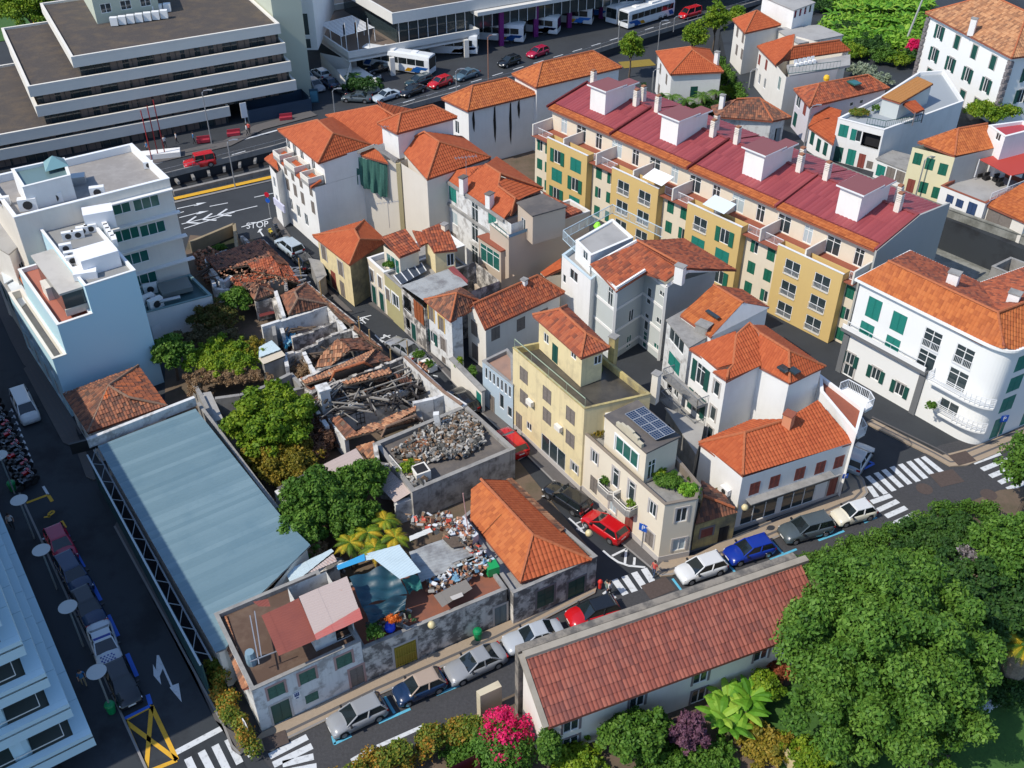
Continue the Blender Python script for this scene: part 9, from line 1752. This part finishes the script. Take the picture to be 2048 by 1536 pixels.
for lab,p,z,r,n,m in(('leafy pot plants covering the corner building roof terrace',(33,1120,700),6.1,(1.5,1.0,.55),3600,LG),('trailing green plant spilling over the corner building parapet',(33,1260,770),6.1,(.8,.6,1.0),2600,LBA),('potted plants by the glass door of the corner building',(33,1040,640),6.2,(.8,.6,.4),1200,LY),('plants on the street balcony of the corner building left end',(33,695,700),3.7,(.4,.4,.3),700,LG),('plants on the street balcony of the corner building right end',(33,880,850),3.7,(.5,.4,.4),800,LY),('spiky plants on the side balcony of the corner building',(33,640,370),6.2,(.7,.6,.35),1000,LO),('grass planted on the dormer terrace of the narrow cream house',(22,925,425),5.9,(1.1,.6,.3),1600,LG),('green plants in the courtyard of the centre street',(22,1380,1080),2.2,(.5,.9,.6),1400,LY),('vines on the courtyard wall of the centre street',(22,1470,1140),2.2,(.4,1.2,.4),1300,LG),('green plants in the upper pavement planter',(22,1110,1020),.9,(.8,.7,.3),1100,LG),('green plants in the lower pavement planter',(22,1180,1085),.9,(.7,.6,.3),1000,LG),('roof garden flowers on the pale terrace house',(14,960,740),T0+5.7,(1.8,1.2,.4),2400,LOR),('roof plants beside the white dishes of the pale terrace house',(14,1075,715),T0+5.8,(.6,.5,.4),700,LG),('potted plants on the first terrace of the red roofed flats',(13,310,820),zc+.6,(.7,.5,.5),900,LOR),('potted shrubs on the second terrace of the red roofed flats',(13,750,1040),zc+.6,(.8,.5,.6),1100,LY),('lime plant by the awning of the red roofed flats',(13,1065,1205),zc+.6,(.5,.4,.4),600,LBA),('plants on the third terrace of the red roofed flats',(13,1280,1300),zc+.6,(1.0,.5,.4),1100,LG),('plant on the curved balcony of the white corner block',(34,1435,205),3.0,(.5,.4,.45),800,LG),('fern on the narrow ledge behind the yellow block',(23,920,1270),8.4,(.5,.3,.2),400,LY),('green plants spilling from the flats balcony at the left edge',(2,1235),10.2,(.5,.9,.8),1200,LG),('weeds along the roof of the grey white back yard',(23,640,1130),8.6,(.6,.3,.15),300,LY)):
 bush(lab,p,z,r,n,.14,m,k=5,name='pot_plants',cat='plants')
for i,(lab,p,zc_,r)in enumerate((('slender light green street tree nearest the white warehouses',(1262,98),4.6,(1.7,1.7,2.9)),('light green street tree above the pyramid roofed house',(1388,75),4.6,(2.0,2.0,2.4)),('tallest light green street tree near the red delivery van',(1432,42),5.2,(1.9,1.9,3.2)),('small street tree just left of the lane houses',(1475,36),3.6,(1.5,1.5,1.6)))):tree(lab,p,zc_,r,5200,.26,LY,k=16,br=.9,group='street trees beside the avenue')
tree('bright green tree at the top left corner behind the office block',(55,18),5.5,(5.5,5,4),16000,.34,LY,z0=AV,k=24,br=1.7);tree('tree at the top edge beside the pale green tower',(150,-8),6,(4,4,3),8000,.34,LY,z0=AV,k=18,br=1.5);gpoly('top_lawn',[(-60,90),(95,70),(165,0),(150,-60),(-100,-60)],AV+.1,LAWN,.1);q=P((72,35),AV);mb=MB();mb.bar(P((65,48),AV+.2),P((95,15),AV+2.8),.9,.15);tagm(mb.build('slide',simple('slide_yellow',(.75,.42,.02),.5)),'yellow sloping slide on the lawn behind the office block','slide')
bush('dense green planter shrubs under the bus station terrace',(12,740,560),1.6,(3.0,1.8,.9),5200,.25,LD,z0=AV,k=14);palm('green cycad rising from the bus station planter',(12,680,500),1.6,1.7,18,LG,z0=AV,droop=.5);bush('grey green low bush at the right of the planter',(12,790,585),1.3,(1.4,1.0,.5),1800,.2,leafm('grey_green_leaves',((.04,.08,.05),(.09,.14,.09),(.14,.2,.12))),z0=AV)
hedge('long clipped hedge climbing beside the narrow lane',[(1435,112),(1460,135),(1482,165),(1503,192)],2.6,1.9,2.4,9000,.22,LG,z0=1.0);hedge('short hedge in front of the white pyramid roofed house',[(1283,172),(1292,190),(1302,208)],2.2,1.3,2.0,3600,.2,LD);strip('grass_verge',[(13,800,430),(13,1010,410)],3.0,.03,mat('dry_verge',(.28,.2,.03),.95,fine=.3));gpoly('garden_ground',[(1310,190),(1300,240),(1400,300),(1450,290),(1500,195),(1450,120)],.05,SOIL,.05)
for i,p in enumerate(((1345,193),(1372,200),(1405,190),(1432,185))):palm(('palm at the left foot of the white pyramid roofed house','palm below the front wall of the white pyramid roofed house','palm at the right of the pyramid roofed house front','palm nearest the lane hedge')[i],p,3.2,1.9,13,LG,group='palms around the pyramid roofed house',droop=.7)
for i,(p,m)in enumerate((((1330,205),LD),((1380,222),LG),((1425,215),LD),((1465,185),LY),((1450,160),LG),((1400,250),LD))):bush(('dark garden bush left of the palms','green garden bush below the palms','dark bush near the mossy house','yellow green bush beside the lane hedge','green bush under the lane hedge','dark bush behind the second stair tower')[i],p,1.2,(2.0,1.6,1.2),2600,.25,m,group='bushes around the pyramid roofed house')
for i in range(34):
 u,v=(i%9)/8,(i//9)/3;p=(1665+u*185+random.uniform(-8,8)+v*10,2+v*68+random.uniform(-6,6)-u*12);banana('leafy banana plant in the plantation beside the manor',p,T0,8,'banana plantation',L=2.3)
bush('leafy green mass under the banana plantation',(1740,45),.8,(9,8,1.3),14000,.4,LBA,z0=T0,k=30,br=None)if 0 else foliage('plantation_undergrowth',[((P((1680+i%6*30,10+(i//6)*35),T0+.8)[0],P((1680+i%6*30,10+(i//6)*35),T0+.8)[1],T0+.5),(3.4,3.0,1.4))for i in range(18)],14000,.5,LBA)
bpy.data.objects['plantation_undergrowth']['kind']='stuff'
for i,(p,m,r)in enumerate((((1705,105),LY,(2.6,2,1.5)),((1740,95),LD,(3,2.5,1.8)),((1770,115),LG,(2.2,2,1.3)),((1725,140),leafm('silver_shrub',((.09,.12,.08),(.2,.25,.17),(.3,.34,.25))),(2.2,1.6,.9)),((1750,160),MATS['silver_shrub'],(2.6,1.6,.9)),((1690,60),LD,(2.2,2,1.3)),((1800,120),LY,(2,1.8,1.2)),((1640,12),LD,(3,2,1)),((1830,95),LPK,(1.4,1.2,1.1)),((1820,115),LD,(1.8,1.5,1)))):
 bush(('yellow green shrub behind the sun terrace house','dark shrub in the middle of the upper garden','green shrub at the edge of the manor forecourt','silver grey shrub nearest the lilac house','silver grey ground shrub along the manor forecourt','dark shrub below the plantation','yellow green shrub beside the manor forecourt','dark shrubs at the top edge above the lane','magenta flowering shrub near the leaning palm trunk','dark green shrub next to the magenta one')[i],p,1.0,r,3200,.26,m,z0=T0,group='shrubs of the upper garden')
tree('spreading yellow green conifer in front of the manor corner',(1985,222),2.0,(3.6,2.2,1.1),7500,.26,LY,z0=T0,k=20,br=.9)
q0,q1=P((14,1255,305),T0),P((14,1400,-60),T0+9);mb=MB();mb.tube([q0,q0.lerp(q1,.5),q1],.2,7,.13);tagm(mb.build('leaning_palm',simple('pale_trunk',(.42,.42,.4),.8)),'tall pale leaning palm trunk beside the manor','palm')
def lamp_disc(px_disc,lab,z=4.5):
 q=P(px_disc,z);r=root('street_lamp',lab,'street lamp',(q.x,q.y,PT),'disc topped lamps of the left street');mb=MB();mb.lathe((q.x,q.y,z-.12),[(.1,0),(.62,.06),(.66,.12)],20);mb.build('lamp_disc',simple('pale_disc',(.5,.5,.48),.6),r);mb=MB();mb.tube([(q.x,q.y,PT),(q.x,q.y,z-.1)],.07,8);mb.build('pole',simple('lamp_grey',(.2,.22,.22),.5),r);mb=MB();mb.lathe((q.x,q.y,z-.55),[(.06,0),(.16,.1),(.16,.35)],10);mb.build('lamp_head',WHITE,r)
for p,lab in(((31,-5,530),'disc topped street lamp beside the row of motorcycles at the left edge'),((31,125,825),'disc topped street lamp at the end of the row of motorcycles'),((31,272,1155),'disc topped street lamp beside the crimson car'),((41,447,470),'disc topped street lamp beside the navy car with black roof'),((41,637,900),'disc topped street lamp behind the black hatchback')):lamp_disc(p,lab)
def lamp_tall(base,top,lab,arm=(.8,.2),m=None,z0=0.0):
 q=P(base,z0);h_=hz(base,top,z0)-z0;r=root('lamp_post',lab,'lamp post',(q.x,q.y,z0),'tall lamp posts along the avenue');mb=MB();mb.tube([(q.x,q.y,z0),(q.x,q.y,z0+h_-.3),(q.x+arm[0]*.3,q.y+arm[1]*.3,z0+h_),(q.x+arm[0],q.y+arm[1],z0+h_+.05)],.09,7,.05);mb.build('pole',m or METAL,r);mb=MB();mb.box((q.x+arm[0]+.2,q.y+arm[1],z0+h_),(.7,.25,.12));mb.build('lamp_head',METAL,r)
for b,t,lab,zz in(((11,1400,955),(11,1345,600),'tall lamp post on the pavement before the banded office block',AV),((11,1555,1240),(11,1490,930),'tall lamp post by the yellow kerb near the red off road car',0),((12,560,742),(12,535,590),'lamp post behind the first orange roof at the garage ramp',AV),((12,1365,620),(12,1355,460),'green topped lamp post before the damp streaked warehouse',AV),((12,1575,550),(12,1550,235),'rusty brown lamp post in the middle of the avenue',AV),((13,780,300),(13,790,140),'thin lamp post between the coaches and the street tree',AV),((13,1035,420),(13,1045,140),'lamp post beside the pyramid roofed house',0),((13,1145,210),(13,1150,110),'short lamp post on the avenue parapet below the red van',AV),((13,1000,640),(13,1003,460),'pale pole beside the short hedge',0),((14,35,330),(14,45,220),'lamp post next to the street trees at the lane top',0),((14,590,990),(14,640,700),'blue grey lamp post at the corner of the low white cottage',T0),((14,1325,1320),(14,1375,1040),'lamp post in front of the yellow front house',T0),((14,228,580),(14,240,460),'wooden pole lamp beside the lane hedge',T0),((11,255,1055),(11,220,960),'short lamp behind the cream office roof',AV)):lamp_tall(b,t,lab,z0=zz,m=simple('rusty_pole',(.3,.15,.1),.6)if 'rusty' in lab else None)
for b,t in(((11,1005,1060),(11,930,730)),((11,1050,1050),(11,975,700)),((11,1095,1040),(11,1010,660))):
 q=P(b,AV);mb=MB();mb.tube([(q.x,q.y,AV),(q.x,q.y,hz(b,t,AV))],.07,6);tagm(mb.build('flagpole',simple('red_flagpole',(.4,.03,.03),.5)),'bare red flagpole in front of the banded office block','flagpole','red flagpoles before the office block')
q=P((11,1045,1040),AV);mb=MB();mb.box((q.x,q.y,AV),(6,1.6,.8),.25);tagm(mb.build('flag_plinth',WPLAST),'white plinth at the foot of the red flagpoles','plinth')
def globe(p,z,lab,wall=True):
 q=P(p,z);r=root('globe_lamp',lab,'wall lamp',(q.x,q.y,z),'yellowed globe lamps');mb=MB();mb.lathe((q.x,q.y,z-.28),[(.08,0),(.24,.12),(.29,.3),(.2,.5),(.03,.58)],14);mb.build('globe',simple('yellowed_globe',(.62,.52,.28),.4),r,smooth=True);mb=MB();mb.tube([(q.x,q.y,z-.3),(q.x,q.y,z-.55),(q.x+.35,q.y+.35,z-.6)],.03,6);mb.build('bracket',BLACK,r)
globe((33,587,1045),4.2,'yellowed globe lamp in front of the corner building by the orange hip roof');globe((33,1618,875),4.0,'yellowed globe lamp at the left corner of the white shop house');globe((42,1200,590),4.0,'yellowed globe lamp above the blackened street front')
PB=simple('sign_blue',(.01,.09,.45),.4)
def text_mesh(s,size,m):
 c=bpy.data.curves.new('t','FONT');c.body=s;c.size=size;c.align_x='CENTER';c.align_y='CENTER';c.extrude=.005;o=bpy.data.objects.new('t',c);COL.objects.link(o);me=bpy.data.meshes.new_from_object(o.evaluated_get(bpy.context.evaluated_depsgraph_get()));bpy.data.objects.remove(o);me.materials.clear();me.materials.append(m);return me
def psign(base,top,lab,rz=-.45,s=.75,txt='P'):
 q=P(base,PT);h_=hz(base,top,PT);r=root('parking_sign',lab,'sign',(q.x,q.y,PT),None,rz);H_=h_-PT;mb=MB()
 o=ob('pole',None,r);bpy.data.objects.remove(o);v=MB();v.tube([(0,0,0),(0,0,H_)],.04,7);ob('pole',mesh('pole',v.V,v.F,METAL),r);v=MB();v.box((0,-.06,H_-s),(s,.03,s));ob('sign_plate',mesh('sign_plate',v.V,v.F,PB),r);t=ob('letter',text_mesh(txt,s*.85,PAINT if 0 else WHITE),r,(0,-.085,H_-s*.5));t.rotation_euler=(math.radians(90),0,0)
psign((33,935,1140),(33,940,985),'blue parking sign with white P by the door of the cream corner building',rz=-.55);psign((34,1870,410),(34,1920,265),'blue parking sign on a striped pole beside the curved corner block',rz=.2);psign((34,830,800),(34,860,650),'small blue sign at the right corner of the white shop house',rz=.2,s=.5)
q=P((41,1640,1350),.1);hh_=hz((41,1640,1350),(41,1580,1235),.1);r=root('no_entry_sign','round red and white no entry sign by the overgrown hedge','sign',(q.x,q.y,.1),None,2.2);v=MB();v.tube([(0,0,0),(0,0,hh_)],.04,7);ob('pole',mesh('pole',v.V,v.F,METAL),r)
for nm,rad,y0,m_ in(('white_rim',.48,-.05,WHITE),('red_disc',.43,-.06,simple('sign_red',(.5,.01,.03),.4))):v=MB();v.tube([(0,y0,hh_-.4),(0,y0-.02,hh_-.4)],rad,20);ob(nm,mesh(nm,v.V,v.F,m_),r)
v=MB();v.box((0,-.09,hh_-.47),(.62,.02,.14));ob('white_bar',mesh('white_bar',v.V,v.F,WHITE),r)
q=P((11,1800,1440),0);r=root('traffic_signs','red ringed sign above a round blue sign at the corner of the big flats','sign',(q.x-.2,q.y-.1,0),None,-.3);v=MB();v.tube([(0,0,0),(0,0,3.6)],.05,7);ob('pole',mesh('pole',v.V,v.F,METAL),r)
for nm,rad,z_,m_ in(('red_disc',.34,3.3,MATS['sign_red']),('blue_disc',.32,2.5,PB)):v=MB();v.tube([(0,-.05,z_),(0,-.07,z_)],rad,18);ob(nm,mesh(nm,v.V,v.F,m_),r)
for b,t in(((103,1340,625),(103,1295,400)),((103,1590,890),(103,1550,670)),((105,725,270),(105,700,80)),((105,848,400),(105,828,235)),((105,1098,605),(105,1080,470)),((105,1300,540),(105,1285,370))):
 q=P(b,2.9);mb=MB();mb.tube([(q.x,q.y,0),(q.x,q.y,hz(b,t,2.9))],.07,6);tagm(mb.build('wooden_pole',simple('yellowed_pole',(.4,.27,.12),.8)),'short yellowed wooden pole standing along the street wall of the ruins','pole','wooden poles along the ruins')
GB=simple('bin_green',(.0,.22,.07),.5)
for p,zz,lab in(((42,1505,680),PT,'green litter bin on the mosaic pavement before the blackened wall'),((41,740,1165),PT,'green litter bin beside the yellow hatched box'),((31,88,760),PT,'green litter bin left of the row of motorcycles')):
 q=P(p,zz);mb=MB();mb.lathe((q.x,q.y,zz),[(.26,0),(.34,.75),(.36,.8)],12);o=mb.build('litter_bin',GB);mb=MB();mb.lathe((q.x,q.y,zz+.8),[(.37,0),(.3,.15),(.1,.22)],12);mb.build('lid',GB,o);tagm(o,lab,'litter bin')
q=P((43,660,345),PT);mb=MB();mb.lathe((q.x,q.y,PT),[(.14,0),(.14,.6),(.2,.62),(.2,.72),(.12,.85),(.03,.92)],10);o=mb.build('hydrant',simple('hydrant_red',(.6,.03,.02),.5));tagm(o,'small red hydrant at the corner of the orange hip roof building','hydrant')
for p,lab in(((22,1110,1045),'upper white planter box on the centre street pavement'),((22,1180,1110),'lower white planter box on the centre street pavement')):q=P(p,.1);mb=MB();mb.box((q.x,q.y,.1),(1.7,1.0,.6),-.9);tagm(mb.build('planter_box',WPLAST),lab,'planter','pavement planters')
for p,rz_,lab in(((12,430,690),.2,'dark blue advertising panel on the pavement by the garage ramp'),):q=P(p,AV);mb=MB();mb.box((q.x,q.y,AV+.3),(1.3,.25,2.1),rz_);o=mb.build('advert_panel',simple('advert_blue',(.02,.07,.11),.4));mb=MB();mb.box((q.x,q.y-.14,AV+.5),(1.05,.02,1.6),rz_);mb.build('poster',simple('poster_teal',(.06,.2,.28),.5),o);tagm(o,lab,'advertising panel')
q=P((11,1625,820),AV);mb=MB();mb.box((q.x,q.y,AV+1.0),(.9,.1,2.2),.5);mb.box((q.x,q.y,AV),(.1,.1,1.0),.5);tagm(mb.build('direction_sign',WHITE),'white direction sign board on the forecourt of the banded office block','sign')
for i,(p,lab)in enumerate((((11,1345,945),'red bench nearest the lamp post'),((11,1545,900),'red bench below the blue wall'),((11,1890,795),'red bench furthest right on the forecourt'))):q=P(p,AV);mb=MB();mb.box((q.x,q.y,AV+.15),(1.8,.6,.4),.3);mb.box((q.x,q.y+.3,AV+.15),(1.8,.12,.8),.3);tagm(mb.build('bench',simple('bench_red',(.35,.03,.05),.6)),lab+' before the office block','bench','red benches')
q=P((22,765,590),0);mb=MB();mb.box((q.x-.3,q.y,2.2),(.5,.05,.7),.6);tagm(mb.build('street_sign',PB),'small blue street sign on the mould stained yellow house','sign')
for p,z,h_,lab in(((12,920,1470),3,0,''),)[:0]+(((101,1560,1270),6.6,2.8,'thin television aerial in front of the cream wall with the green net'),((101,1605,320),11.3,2.5,'television aerial on the ridge beside the white roof tower'),((102,560,350),10.6,2.6,'television aerial behind the chimney of the old white tenement')):
 q=P(p,z);r=root('aerial',lab,'aerial',(q.x,q.y,z),'television aerials');mb=MB();mb.tube([(q.x,q.y,z-.3),(q.x,q.y,z+h_)],.035,5);mb.bar((q.x-1.2,q.y-.3,z+h_),(q.x+1.2,q.y+.3,z+h_),.04)
 for i in range(7):x=-1.1+i*.37;mb.bar((q.x+x-.1,q.y+x*.25+.35,z+h_),(q.x+x+.1,q.y+x*.25-.35,z+h_),.03)
 o=mb.build('mast',METAL,r)
